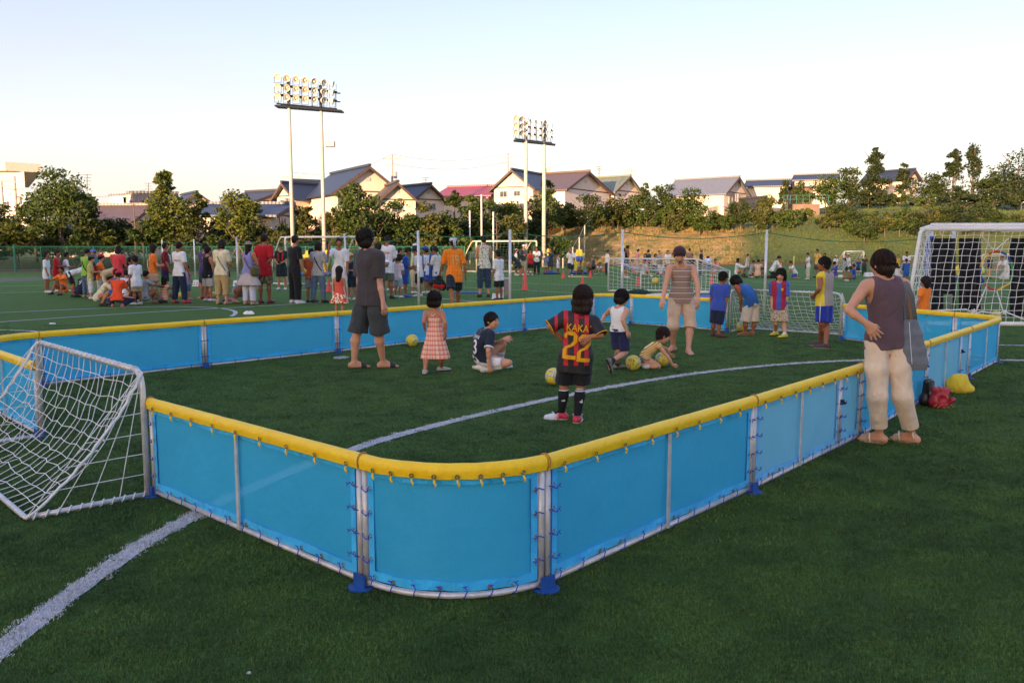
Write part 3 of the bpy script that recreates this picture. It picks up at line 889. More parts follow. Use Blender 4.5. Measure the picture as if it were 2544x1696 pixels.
def wrap_text(text, garment, org, J, p, center_t, size, m, name, par, face=None, sx=.75, extrude_off=.004, spacing=1.0, dx=0.0, blocks=None):
    "lettering pressed onto the back or chest of a garment; par is the garment"
    if blocks is None:
        cu = bpy.data.curves.new(name, 'FONT'); cu.body = text; cu.size = size; cu.align_x = 'CENTER'; cu.align_y = 'CENTER'; cu.space_character = spacing; cu.offset = .012 * size
        ob = bpy.data.objects.new(name, cu); COL.objects.link(ob)
        me = bpy.data.meshes.new_from_object(ob); bpy.data.objects.remove(ob)
        bm = bmesh.new(); bm.from_mesh(me); bpy.data.meshes.remove(me)
    else:
        bm = bmesh.new()
        for poly in blocks:
            vs = [bm.verts.new((x * size, y * size, 0)) for x, y in poly]; bm.faces.new(vs)
    bmesh.ops.triangulate(bm, faces=bm.faces[:])
    for _ in range(4):
        ed = [e for e in bm.edges if e.calc_length() > .012]
        if not ed: break
        bmesh.ops.subdivide_edges(bm, edges=ed, cuts=1); bmesh.ops.triangulate(bm, faces=[f for f in bm.faces if len(f.verts) > 3])
    face = J['face'] if face is None else face
    f = fwd(face); s = side(face) ; up = unit(J['neck'] - J['pel']); T = np.linalg.norm(J['neck'] - J['pel'])
    # seen from outside: lettering's right must be the viewer's right
    out = f; rt = -s
    s2 = unit(rt - up * rt.dot(up)); o = unit(out - up * out.dot(up)); c = J['pel'] + up * T * center_t - org
    bv = BVHTree.FromPolygons([v.co[:] for v in garment.data.vertices], [tuple(q.vertices) for q in garment.data.polygons])
    dead = []
    for v in bm.verts:
        q = c + s2 * (v.co.x * sx + dx) + up * v.co.y + o * .5
        hit = bv.ray_cast(Vector(q), Vector(-o), 1.0)
        if hit[0] is None: dead.append(v); v.co = Vector(q - o * .5)
        else: v.co = hit[0] + Vector(o) * extrude_off
    bmesh.ops.delete(bm, geom=dead, context='VERTS')
    me = bpy.data.meshes.new(name); bm.to_mesh(me); bm.free(); me.materials.append(m)
    ob = bpy.data.objects.new(name, me); link(ob, par); return ob

def strap(J, p, garment, org, a, b_, m, par, name='bag_strap', r=.012, off=.006, both=True):
    "a band laid over the torso from point a to point b (world), hugging the garment from outside"
    bv = BVHTree.FromPolygons([v.co[:] for v in garment.data.vertices], [tuple(q.vertices) for q in garment.data.polygons])
    pts = []
    for t in np.linspace(0, 1, 15):
        q = a + (b_ - a) * t - org
        hit = bv.find_nearest(Vector(q))
        if hit[0] is not None and (t > 0 and t < 1): q = np.array(hit[0]) + np.array(hit[1]) * off if (Vector(q) - hit[0]).length < .12 else q
        pts.append(q)
    b = MB(); b.tube(pts, r, 5); return b.build(name, m, par, smooth=True)
# ------------------------------------------------------------------ the people inside and beside the small court
def P_dark_man():
    J, p = px_pose(40, 1.74, 0, dict(ftR=(952, 914), ftL=(880, 915), pel=(922, 736), neck=(917, 634), head=(911, 595, -.01), elR=(943, 704, -1), wrR=(952, 752, 0, -.05),
        elL=(893, 700, 1), wrL=(900, 742, 1), knR=(943, 824, 1), knL=(888, 824, 1), fdirR=78, fdirL=75, hface=62, hpitch=-8, girth=.98))
    e, org = start_person(J, p, 'man seen from behind in dark grey t-shirt, charcoal shorts and black slide sandals')
    h = .0080; sk = SKIN[0]
    body(J, p, h, sk, e, org)
    t = top_garment(J, p, h, cloth('464041', 'dark_grey_jersey'), e, org, 't_shirt', ex=.028, hem=-.22, sleeve=.78, sfl=.022, neckr=.046, folds=.0055, flare=.02, seed=1.3)
    bottom_garment(J, p, h, cloth('3C4040', 'charcoal_twill'), e, org, 'shorts', ex=.022, length=1.02, fl=.040, folds=.0055, seed=3)
    hair(J, p, h, MAT_HAIR, e, org, 'mop', 2)
    m = mat('black_rubber', '26262A', .6)
    for K in 'RL': sandal(J, p, m, e, org, K)
    b = MB(); s, f, u = head_frame(J); hh = p['head']; c = J['head'] - org
    for q in (1, -1):
        pts = [c + s * q * hh * .36 + f * hh * .0 + u * hh * .03, c + s * q * hh * .34 + f * hh * .40 + u * hh * .03, c + s * q * hh * .05 + f * hh * .46 + u * hh * .03, c + s * q * hh * .14 + f * hh * .46 - u * hh * .07, c + s * q * hh * .30 + f * hh * .43 - u * hh * .05, c + s * q * hh * .34 + f * hh * .40 + u * hh * .03]
        b.tube(pts, .003, 5)
    b.build('glasses', mat('silver_wire', 'C8C8C8', .25, 1.0), e, smooth=True)
def P_plaid_girl():
    J, p = px_pose(8, .99, .75, dict(ftR=(1096, 922), ftL=(1056, 930), pel=(1081, 834), neck=(1078, 776), head=(1080, 746), elR=(1106, 803, -1), wrR=(1106, 829, 1), elL=(1053, 799, -1), wrL=(1055, 815, 1),
        knR=(1097, 886, 1), knL=(1060, 886, -1), fdirR=70, fdirL=0, hface=25, hpitch=5))
    e, org = start_person(J, p, 'little girl from behind in red and white plaid sundress with crossed straps')
    h = .0072; body(J, p, h, SKIN[1], e, org)
    m = plaid('plaid_cotton', 'F2C9B0', 'DE6247', 'FFF4E8', .055)
    d = skirt(J, p, h, m, e, org, 'dress', topt=.80, bot=.275, flare=.075, ex=.012, folds=.005)
    b = MB(); H = p['H']; up = unit(J['neck'] - J['pel']); T = np.linalg.norm(J['neck'] - J['pel']); f = fwd(J['face']); s = side(J['face'])
    for q in (1, -1):
        a = J['neck'] - up * .01 + s * q * .035 - f * .035; z = J['pel'] + up * T * .79 - s * q * .03 - f * .062; mid = (a + z) / 2 - f * .022
        b.tube([a - org, mid - org, z - org], .006, 5)
    b.build('shoulder_strap', m, d, smooth=True)
    hair(J, p, h, MAT_HAIR, e, org, 'mop', 3)
    for K in 'RL': shoe(J, p, h, mat('silver_sandal', 'A8A8A0', .4), e, org, K, sole=mat('black_sole', '181818', .7))
def P_squat_boy():
    J, p = px_pose(62, 1.27, .35, dict(Y=9.85, ftR=(1218, 920), ftL=(1243, 916), pel=(1201, 893, .0), neck=(1208, 826, .0), head=(1222, 798, -.02), elR=(1213, 872, -1), wrR=(1217, 909, 1), hdR=(1218, 930, 0),
        elL=(1233, 855, 1), wrL=(1252, 842, -1), hdL=(1274, 838, .03), knR=(1264, 901, -1), knL=(1250, 854, 1), fdirR=250, fdirL=70, hface=118, hpitch=0, curve=.05, curlR=60, curlL=18, spreadL=12))
    J['anR'] = np.array([J['anR'][0] - .05, 9.80, .045]); J['ftR'] = 250; J['fdR'] = np.array([-1, .1, -.1]); J['fdnR'] = np.array([-.1, .4, .9])
    J['fdR'] = np.array([-.95, .15, .0]); J['fdnR'] = np.array([0, .35, .94])
    e, org = start_person(J, p, 'boy kneeling on one knee in navy football shirt and white shorts, looking over his shoulder')
    h = .0068; sk = SKIN[0]; body(J, p, h, sk, e, org)
    t = top_garment(J, p, h, cloth('1A2436', 'navy_polyester', .6), e, org, 'football_shirt', ex=.020, hem=-.06, sleeve=.80, sfl=.014, neckr=.05, folds=.004, seed=2)
    w = cloth('EDEDF2', 'white_cotton')
    wrap_text('3', t, org, J, p, .44, .24, w, 'back_number', t, face=J['face'] + 180, sx=.9, dx=.03)
    wrap_text('TOWN', t, org, J, p, .83, .06, w, 'back_lettering', t, face=J['face'] + 180, sx=.8)
    b = MB()
    for K in 'R':
        sh, el = J['sh' + K], J['el' + K]; q = sh + (el - sh) * .78; d = unit(el - sh); r = .052; a1 = unit(np.cross(d, (0, 1, 0.1))); a2 = np.cross(d, a1)
        b.tube([q + (a1 * math.cos(t_) + a2 * math.sin(t_)) * r * .92 - org for t_ in np.linspace(0, 2 * math.pi, 17)[:-1]], .011, 6, closed=True)
    b.tube([J['neck'] + (fwd(J['face']) * math.cos(t_) + side(J['face']) * math.sin(t_)) * .068 + np.array([0, 0, .012 - .012 * math.cos(t_)]) - org for t_ in np.linspace(0, 2 * math.pi, 17)[:-1]], .010, 6, closed=True)
    b.build('white_trim', w, t, smooth=True)
    bottom_garment(J, p, h, w, e, org, 'shorts', waist=.18, ex=.018, length=.72, fl=.024, folds=.005)
    hair(J, p, h, MAT_HAIR, e, org, 'short', 4)
    face_bits(J, p, e, org, None)
    for K in 'RL': sock(J, p, h, w, e, org, K, .72); shoe(J, p, h, mat('white_leather', 'D8D8D4', .45), e, org, K)
BLK2 = [[(0, .86), (.13, 1), (.13, .86)], [(.13, 1), (.42, 1), (.42, .86), (.13, .86)], [(.42, 1), (.56, .86), (.42, .86)], [(.40, .86), (.56, .86), (.56, .62), (.40, .66)], [(.0, .86), (.13, .86), (.13, .74), (0, .74)],
        [(.40, .66), (.56, .62), (.42, .48), (.30, .54)], [(.42, .48), (.30, .54), (.10, .44), (.16, .38)], [(.10, .44), (.16, .38), (.16, .14), (.0, .14), (.0, .32)], [(0, .14), (.56, .14), (.56, 0), (0, 0)]]
def P_kaka():
    J, p = px_pose(3, 1.17, .5, dict(ftR=(1434, 1050), ftL=(1394, 1043), pel=(1430, 890), neck=(1440, 790, -.02), head=(1449, 742, 0), shtilt=-.18, elR=(1492, 832, 0, -.06), wrR=(1468, 836, 0, -.03), hdR=(1452, 846, -.01),
        elL=(1366, 812, 0, -.02), wrL=(1392, 838, 0, .06), hdL=(1402, 846, .03), knR=(1442, 962, 1), knL=(1402, 960, 1), fdirR=10, fdirL=-78, hface=25, hpitch=10, curlR=10, spreadR=10, girth=.96))
    e, org = start_person(J, p, 'child standing hands on hips in red and black striped football kit numbered 22')
    h = .0068; body(J, p, h, SKIN[1], e, org)
    b = NB('red_black_kit'); xyz = b.xyz(b.coord()); x = b.math('SUBTRACT', xyz[0], .005)
    z = xyz[2]; ax = b.math('ABSOLUTE', b.math('SUBTRACT', x, .012))
    st = b.math('LESS_THAN', b.math('ABSOLUTE', b.math('SUBTRACT', b.math('FRACT', b.math('ADD', b.math('DIVIDE', x, .087), 50.0)), .5)), .21)
    col = b.mix(st, srgb('241C1E'), srgb('C21C28')); col = b.mix(b.math('GREATER_THAN', ax, .150), col, srgb('1A1718'))
    col = b.mix(b.math('LESS_THAN', z, .50), col, srgb('1A1718'))
    b.p(Base_Color=col, Roughness=.6); b.bump(b.noise(b.coord(), 16, 3), .5, .02)
    t = top_garment(J, p, h, b.m, e, org, 'football_shirt', ex=.032, hem=-.34, sleeve=1.0, sfl=.034, neckr=.05, folds=.0055, flare=.03, seed=4)
    y = cloth('E8A71E', 'yellow_print')
    wrap_text('KAKA´', t, org, J, p, .78, .085, y, 'back_lettering', t, face=183, sx=.85)
    for i in (0, 1): wrap_text('', t, org, J, p, .02 if not i else -.02, .235, y, 'back_number', t, face=183, sx=.86, dx=-.118 + i * .122, blocks=BLK2)
    r = cloth('C21C28', 'red_print'); bb = MB()
    bb.tube([J['neck'] + (fwd(J['face']) * math.cos(q) + side(J['face']) * math.sin(q)) * .066 + np.array([0, 0, .008]) - org for q in np.linspace(0, 2 * math.pi, 17)[:-1]], .012, 6, closed=True); bb.build('collar', r, t, smooth=True)
    for K in 'RL':
        sh, el = J['sh' + K], J['el' + K]; d = unit(el - sh); q = sh + d * np.linalg.norm(el - sh) * 1.0; a1 = unit(np.cross(d, (0, 1, .1))); a2 = np.cross(d, a1); rr = .030 * p['H'] + .036
        bb = MB(); bb.tube([q + (a1 * math.cos(k) + a2 * math.sin(k)) * rr * .95 - org for k in np.linspace(0, 2 * math.pi, 17)[:-1]], .005, 5, closed=True); bb.build('sleeve_edge', y, t, smooth=True)
    bottom_garment(J, p, h, cloth('17171A', 'black_polyester', .6), e, org, 'shorts', ex=.026, length=.86, fl=.040, folds=.005, seed=5)
    hair(J, p, h, MAT_HAIR_BR, e, org, 'bob', 5)
    bs = NB('black_striped_sock'); zz = b = None
    b = bs; z = b.xyz(b.coord())[2]; rel = b.math('SUBTRACT', z, .262)
    w1 = b.math('LESS_THAN', b.math('ABSOLUTE', b.math('SUBTRACT', b.math('FRACT', b.math('DIVIDE', rel, .015)), .5)), .27); rngm = b.math('MULTIPLY', b.math('GREATER_THAN', rel, 0), b.math('LESS_THAN', rel, .045))
    b.p(Base_Color=b.mix(b.math('MULTIPLY', w1, rngm), srgb('131316'), srgb('E4E4E4')), Roughness=.9)
    for K in 'RL':
        s = sock(J, p, h, bs.m, e, org, K, .93, .006)
        kn, an = J['kn' + K], J['an' + K]; c = an + (kn - an) * .55 - org + np.array([0 if K == 'L' else .012, -.052, 0])
        mb = MB()
        for i, (x0, hh) in enumerate(((-.013, .012), (-.003, .020), (.007, .030))):
            mb.add([c + np.array([x0 - .0, 0, -.012]), c + np.array([x0 + .008, 0, -.012]), c + np.array([x0 + .006, 0, hh - .012]), c + np.array([x0 - .001, 0, hh - .012])], [(0, 1, 2, 3)])
        mb.build('sock_logo', cloth('E4E4E4', 'white_print'), s)
        b2 = NB('boot_white_red_' + K); d_ = foot_dir(J, K); dt = b2.new('ShaderNodeVectorMath', operation='DOT_PRODUCT'); b2.l.new(b2.coord(), dt.inputs[0]); dt.inputs[1].default_value = tuple(d_)
        o = float((J['an' + K] - org).dot(d_)); b2.p(Base_Color=b2.mix(b2.rng(dt.outputs['Value'], o + .01, o + .06), srgb('C8303C'), srgb('DADADC')), Roughness=.35)
        sh_ = shoe(J, p, .004, b2.m, e, org, K, sole=mat('stud_sole', 'C8C8C4', .5))
        mb = MB(); a = J['an' + K] - org
        for q in (-1, 1): mb.tube([a + d_ * .05 + np.array([0, 0, -.0]), a + d_ * .06 + np.array([q * .02, 0, .02]), a + d_ * .035 + np.array([q * .045, 0, .015]), a + d_ * .04 + np.array([q * .02, 0, -.005])], .0035, 5)
        mb.build('shoelace', cloth('E8E8E8', 'white_lace'), sh_, smooth=True)
def P_white_tank():
    J, p = px_pose(35, 1.03, .6, dict(ftR=(1519, 909, 9.55), ftL=(1533, 916), pel=(1538, 822, -.05), neck=(1537, 769), head=(1545, 741, .02), elR=(1547, 797, -1), wrR=(1558, 824, 1), elL=(1503, 783, 1), wrL=(1493, 800, -1),
        knR=(1553, 876, -1), knL=(1535, 872, 1), fdirL=70, hface=72, hpitch=22, Y=9.9))
    J['anR'] = at(1517, 899, 9.55); J['fdR'] = np.array([.3, .25, -.95]); J['fdnR'] = np.array([-.85, -.25, -.35])
    e, org = start_person(J, p, 'boy running after the ball in white tank top trimmed green and navy shorts')
    h = .0072; body(J, p, h, SKIN[0], e, org)
    t = top_garment(J, p, h, side_split('white_green_tank', 'E6E6E2', '62A878', .118), e, org, 'tank_top', ex=.016, hem=-.02, sleeve=0, neckr=.058, folds=.0035, strap=.6, seed=6)
    wrap_text('123', t, org, J, p, .22, .03, cloth('2A2F66', 'navy_print'), 'small_print', t, face=J['face'] + 180, dx=-.05)
    bottom_garment(J, p, h, cloth('24284A', 'navy_cotton'), e, org, 'shorts', waist=.14, ex=.02, length=.92, fl=.026, folds=.004)
    hair(J, p, h, MAT_HAIR, e, org, 'mop', 6)
    for K in 'RL': shoe(J, p, .005, mat('grey_black_shoe', '77776E', .6, var=.5, scale=25), e, org, K, sole=mat('dark_sole', '26262A', .7)); sock(J, p, h, cloth('22232C', 'dark_sock'), e, org, K, .22)
def P_toddler():
    J, p = px_pose(80, .86, .95, dict(Y=10.2, ftR=(1603, 911), ftL=(1606, 905), pel=(1603, 893), neck=(1633, 856), head=(1648, 834, -.01), elR=(1660, 887, -1), wrR=(1671, 906, 1), hdR=(1685, 913, 0), elL=(1655, 866, 1), wrL=(1664, 880, 1), hdL=(1672, 884),
        knR=(1638, 907, -1), knL=(1636, 902, 1), hface=88, hpitch=18, fdirR=260, fdirL=260, curve=.06, curlR=8, spreadR=14))
    for K, s in (('R', -.08), ('L', .08)): J['an' + K] = np.array([J['pel'][0] + .0, 10.2 + s, .04]); J['fd' + K] = np.array([-1, 0, 0.]); J['fdn' + K] = np.array([0, 0, 1.]); J['kn' + K] = np.array([J['kn' + K][0], 10.2 + s, .045])
    e, org = start_person(J, p, 'toddler crawling on the turf in yellow striped sleeveless top and grey leggings')
    h = .0068; body(J, p, h, SKIN[0], e, org)
    top_garment(J, p, h, stripes_y('yellow_pinstripe', [(.35, 'F0E0B0'), (1, 'C8902A')], .022, 'Z', rot=(0, .6, 0)), e, org, 'vest_top', ex=.016, hem=.0, sleeve=.12, sfl=.01, neckr=.056, folds=.003, seed=7)
    bottom_garment(J, p, h, cloth('7C7E88', 'grey_jersey'), e, org, 'leggings', waist=.14, ex=.016, length=1.1, fl=.004, folds=.0025)
    hair(J, p, h, MAT_HAIR_BR, e, org, 'short', 7); face_bits(J, p, e, org, None)
    for K in 'RL': sock(J, p, h, cloth('BFD4DC', 'pale_blue_sock'), e, org, K, .25, .008)
def P_striped_man():
    J, p = px_pose(182, 1.64, 0, dict(ftR=(1672, 873), ftL=(1710, 880), pel=(1693, 738), neck=(1692, 664, -.04), head=(1688, 634, -.12), elR=(1654, 708, -1), wrR=(1646, 744, -1), elL=(1733, 708, -1), wrL=(1734, 745, -1),
        knR=(1672, 808, -1), knL=(1715, 808, -1), fdirR=225, fdirL=176, hface=186, hpitch=24, girth=.86, limb=.98))
    e, org = start_person(J, p, 'laughing barefoot man in brown striped tank top, beige shorts and knitted maroon cap')
    h = .0088; body(J, p, h, SKIN[0], e, org)
    t = top_garment(J, p, h, stripes_y('brown_striped_jersey', [(.10, 'E6E0DA'), (.18, '4A3A48'), (1, '9A8274')], .078), e, org, 'tank_top', ex=.015, hem=-.20, sleeve=0, neckr=.062, folds=.003, strap=.7, seed=8, flare=.018)
    bottom_garment(J, p, h, cloth('D6BAA0', 'beige_cotton'), e, org, 'shorts', ex=.014, length=1.12, fl=.014, folds=.004, seed=8)
    hair(J, p, h, MAT_HAIR, e, org, 'short', 8); cap(J, p, h, cloth('402A30', 'maroon_knit'), e, org, 'beanie'); face_bits(J, p, e, org, None, 'laugh')
def P_blue_boy():
    J, p = px_pose(22, 1.11, .55, dict(ftR=(1785, 838), ftL=(1770, 835), pel=(1785, 759), neck=(1791, 711), head=(1797, 690), elR=(1804, 742, -1), wrR=(1803, 765, 1), elL=(1767, 737, 1), wrL=(1766, 760, 1), knR=(1786, 806, 1), knL=(1773, 803, 1), fdirR=100, fdirL=30, hface=50, hpitch=15))
    e, org = start_person(J, p, 'small boy from behind in blue t-shirt and navy shorts with sandals near the court goal')
    h = .0098; body(J, p, h, SKIN[2], e, org)
    top_garment(J, p, h, cloth('4058B0', 'blue_jersey'), e, org, 't_shirt', ex=.026, hem=-.26, sleeve=.85, sfl=.02, folds=.005, flare=.02, seed=9)
    bottom_garment(J, p, h, cloth('242A42', 'navy_cotton_dark'), e, org, 'shorts', ex=.022, length=.98, fl=.028); hair(J, p, h, MAT_HAIR, e, org, 'short', 9)
    for K in 'RL': shoe(J, p, h, mat('red_black_sandal', '5A2A2C', .6, var=.5, scale=30), e, org, K)
def P_bending_boy():
    J, p = px_pose(-25, 1.22, .45, dict(ftR=(1869, 832), ftL=(1852, 832), pel=(1866, 757, .02), neck=(1843, 712, .10), head=(1829, 700, .05), elR=(1877, 727, 1), wrR=(1872, 748, 1), elL=(1841, 742, -1), wrL=(1840, 764, 1), knR=(1873, 800, 1), knL=(1851, 800, 1), fdirL=-80, fdirR=-30, hface=-50, hpitch=60, curve=.08))
    e, org = start_person(J, p, 'boy bending forward in blue sleeveless shirt piped orange and cream shorts, in the goal mouth')
    h = .0098; body(J, p, h, SKIN[2], e, org)
    t = top_garment(J, p, h, cloth('2E62A6', 'mid_blue_jersey'), e, org, 'sleeveless_shirt', ex=.024, hem=-.12, sleeve=0, neckr=.052, folds=.004, seed=10, strap=1.1)
    bb = MB(); up = unit(J['neck'] - J['pel']); f = unit(np.cross(up, side(J['face']))); s = side(J['face'])
    bb.tube([J['neck'] + (f * math.cos(q) + s * math.sin(q)) * .066 - org for q in np.linspace(0, 2 * math.pi, 15)[:-1]], .009, 5, closed=True)
    for K in 'RL': bb.tube([J['sh' + K] + (f * math.cos(q) * .052 + up * (math.sin(q) * .075 - .03)) - org for q in np.linspace(0, 2 * math.pi, 15)[:-1]], .009, 5, closed=True)
    bb.build('orange_piping', cloth('F0662E', 'orange_trim'), t, smooth=True)
    bottom_garment(J, p, h, cloth('D2C4AC', 'cream_cotton'), e, org, 'cargo_shorts', ex=.028, length=.98, fl=.036, folds=.005); hair(J, p, h, MAT_HAIR, e, org, 'mop', 10)
    for K in 'RL': sandal(J, p, mat('pale_flipflop', 'B89078', .6), e, org, K, False)
def P_redblue_boy():
    J, p = px_pose(196, 1.17, .5, dict(ftR=(1927, 833), ftL=(1949, 839), pel=(1936, 757), neck=(1936, 704), head=(1940, 683, -.02), elR=(1918, 740, -1), wrR=(1917, 763, -1), elL=(1955, 741, -1), wrL=(1947, 765, -1), knR=(1927, 803, -1), knL=(1948, 804, -1), fdirR=235, fdirL=240, hface=212, hpitch=14))
    e, org = start_person(J, p, 'child in red and blue halved football shirt and patterned shorts with yellow trainers')
    h = .0098; body(J, p, h, SKIN[0], e, org)
    b = NB('red_blue_halves'); x = b.xyz(b.coord())[0]; fr = b.math('FRACT', b.math('ADD', b.math('DIVIDE', b.math('SUBTRACT', x, -.035), .15), 50))
    col = b.mix(b.math('LESS_THAN', fr, .55), srgb('3A5CB4'), srgb('A01C38')); col = b.mix(b.math('GREATER_THAN', x, .09), col, srgb('3A7CC8')); b.p(Base_Color=col, Roughness=.7); b.bump(b.noise(b.coord(), 16, 3), .5, .02)
    t = top_garment(J, p, h, b.m, e, org, 'football_shirt', ex=.024, hem=-.24, sleeve=.85, sfl=.018, folds=.004, flare=.01, seed=11)
    wrap_text('', t, org, J, p, .72, .045, cloth('D8B02A', 'gold_print'), 'crest', t, sx=1, dx=.045, blocks=[[(-.5, .5), (.5, .5), (.45, -.1), (0, -.6), (-.45, -.1)]])
    bottom_garment(J, p, h, blotch('leafy_print', ['CBBBA0', '8E7C66'], 42, .52), e, org, 'shorts', ex=.024, length=.9, fl=.03, folds=.004); hair(J, p, h, MAT_HAIR, e, org, 'bob', 11); face_bits(J, p, e, org, None)
    for K in 'RL': shoe(J, p, .006, mat('yellow_trainer', 'D2C21E', .5), e, org, K, sole=mat('black_sole', '181818', .7)); sock(J, p, h, cloth('E0E0E0', 'white_sock'), e, org, K, .2)
def P_grey_yellow():
    J, p = px_pose(-42, 1.38, .3, dict(ftR=(2051, 866), ftL=(2037, 859), pel=(2049, 750), neck=(2050, 684), head=(2046, 657), elR=(2060, 716, 1), wrR=(2040, 732, 1), elL=(2036, 718, -1), wrL=(2022, 734, 1), knR=(2052, 806, 1), knL=(2041, 804, -1), fdirL=-80, fdirR=-70, hface=-62, hpitch=0))
    e, org = start_person(J, p, 'boy in grey and yellow sleeveless shirt and blue shorts beside the goal post')
    h = .0098; body(J, p, h, SKIN[2], e, org)
    b = NB('grey_yellow_jersey'); x = b.xyz(b.coord())[0]; col = b.mix(b.math('LESS_THAN', x, -.055), srgb('A09690'), srgb('E6CE38')); b.p(Base_Color=col, Roughness=.85); b.bump(b.noise(b.coord(), 16, 3), .5, .02)
    top_garment(J, p, h, b.m, e, org, 'sleeveless_shirt', ex=.026, hem=-.14, sleeve=.16, sfl=.02, folds=.005, seed=12)
    t = bottom_garment(J, p, h, cloth('26389A', 'royal_blue_shorts'), e, org, 'shorts', ex=.024, length=.92, fl=.030, folds=.004); hair(J, p, h, MAT_HAIR, e, org, 'short', 12)
    b = MB()
    for K in 'LR': o = side(J['pf']) * (1 if K == 'R' else -1) * .098 - fwd(-42) * .02; b.tube([J['hip' + K] + o - org, J['hip' + K] * .5 + J['kn' + K] * .5 + o - org, J['hip' + K] * .1 + J['kn' + K] * .9 + o - org], .006, 5)
    b.build('side_stripe', cloth('E0E0E0', 'white_sock'), t, smooth=True)
    for K in 'RL': shoe(J, p, .007, mat('brown_slipon', '4A3A38', .6, var=.3, scale=30), e, org, K, sole=mat('grey_sole', '9A9490', .7))
def P_woman():
    J, p = px_pose(-4, 1.5, 0, dict(ftR=(2264, 1101), ftL=(2183, 1100), pel=(2203, 846), neck=(2198, 704, -.01), head=(2191, 658, .0), elL=(2108, 771, 0, -.10), wrL=(2155, 805, 0, -.06), hdL=(2180, 838, -.005), elR=(2262, 785, 1), wrR=(2250, 835, 1),
        knR=(2243, 985, 1), knL=(2180, 985, 1), fdirL=-48, fdirR=-40, hface=-22, hpitch=4, girth=.92, limb=.95, spreadL=12, curlL=4, shtilt=.03, thL=(.3, 0, 1), pnL=(.2, 1, 0)))
    e, org = start_person(J, p, 'woman from behind leaning a hand on her hip, mauve sleeveless top and beige trousers', cat='person')
    h = .0068; body(J, p, h, SKIN[0], e, org)
    t = top_garment(J, p, h, cloth('645058', 'mauve_jersey'), e, org, 'sleeveless_top', ex=.014, hem=-.13, sleeve=0, neckr=.050, folds=.0035, strap=1.1, flare=.010, seed=13)
    q = J['neck'] - fwd(-4) * .055 - org + np.array([.01, 0, .005]); b = MB()
    for dx in (-.0, .018): b.tube([q, q + np.array([dx + .01, -.02, -.035]), q + np.array([dx + .028, -.022, -.075])], .006, 5)
    b.build('neck_tie', cloth('8A7C80', 'mauve_tie'), t, smooth=True)
    tr = bottom_garment(J, p, h, cloth('E2CDB2', 'beige_linen'), e, org, 'trousers', ex=.012, length=1.80, fl=.013, folds=.004, seed=14, waist=.05)
    b = MB()
    for u, v in ((2160, 1075), (2233, 1070), (2268, 1070)):
        a = at(u, v, J['pel'][1] - .04) - org; b.tube([a, a + np.array([-.005, -.01, -.03]), a + np.array([.004, -.012, -.065])], .006, 5)
    b.build('hem_tie', cloth('E4DCCC', 'cream_cord'), tr, smooth=True)
    hair(J, p, h, MAT_HAIR_BR, e, org, 'bun', 13)
    s, f, u = head_frame(J); c = J['head'] - org - f * p['head'] * .47 + u * p['head'] * .06; hh = p['head']; b = MB()
    c = J['head'] - org; b.tube([c + s * (hh * .36 * math.sin(t_)) - f * (hh * .50 * math.cos(t_)) + u * hh * (.08) for t_ in np.linspace(-.75, .95, 9)], .008, 6)
    k = b.build('hair_clip', mat('shiny_dark_clip', '5A4A48', .18, .6), e, smooth=True)
    for K in 'RL': sandal(J, p, mat('beige_flipflop', 'B59C80', .6), e, org, K)
    # shoulder bag
    bag = empty('shoulder_bag', tuple(org), 'grey canvas shoulder bag hanging at the right side of the woman in the mauve top', 'bag')
    Yb = J['pel'][1] - .06; F = Field(at(2240, 930, Yb) - .1, at(2300, 780, Yb) + .12, .006)
    pts = [(2262, 798, .035, .02), (2264, 830, .050, .035), (2266, 870, .062, .045), (2268, 900, .068, .050), (2268, 916, .066, .045)]
    for (u1, v1, w1, r1), (u2, v2, w2, r2) in zip(pts, pts[1:]):
        for sx in (-1, 0, 1):
            a = at(u1, v1, Yb) + np.array([sx * w1 * .9, 0, 0]); c2 = at(u2, v2, Yb) + np.array([sx * w2 * .9, 0, 0]); F.cone(a, c2, r1, r2, .02)
    F.folds(.003, 20, 2); F.cut_plane(at(2264, 794, Yb), (0, 0, 1)); F.cut_plane(at(2264, 918, Yb), (0, 0, -1))
    F.build('pouch', cloth('70767E', 'grey_canvas'), bag, org)
    b = MB()
    for du in (-10, 12):
        P_ = [J['shR'] + np.array([-.03, .03, .055]), J['shR'] + np.array([-.025 + du * .0008, -.07, .02]), at(2256 + du * .8, 735, Yb - .01), at(2262 + du, 798, Yb)]
        L_ = [x - org for x in P_]
        for t1, t2 in zip(L_, L_[1:]): pass
        ws = .011 if du < 0 else .009
        for k in range(3): b.tube([x + np.array([(k - 1) * ws * 1.3, 0, 0]) for x in L_], .006, 5)
    b.build('strap', cloth('70767E', 'grey_canvas'), bag, smooth=True)
    b = MB(); b.tube([at(2259, 800, Yb - .075) - org, at(2262, 850, Yb - .10) - org, at(2266, 905, Yb - .105) - org], .0025, 4); b.build('zip', mat('white_zip', 'D0D4D8', .4), bag)
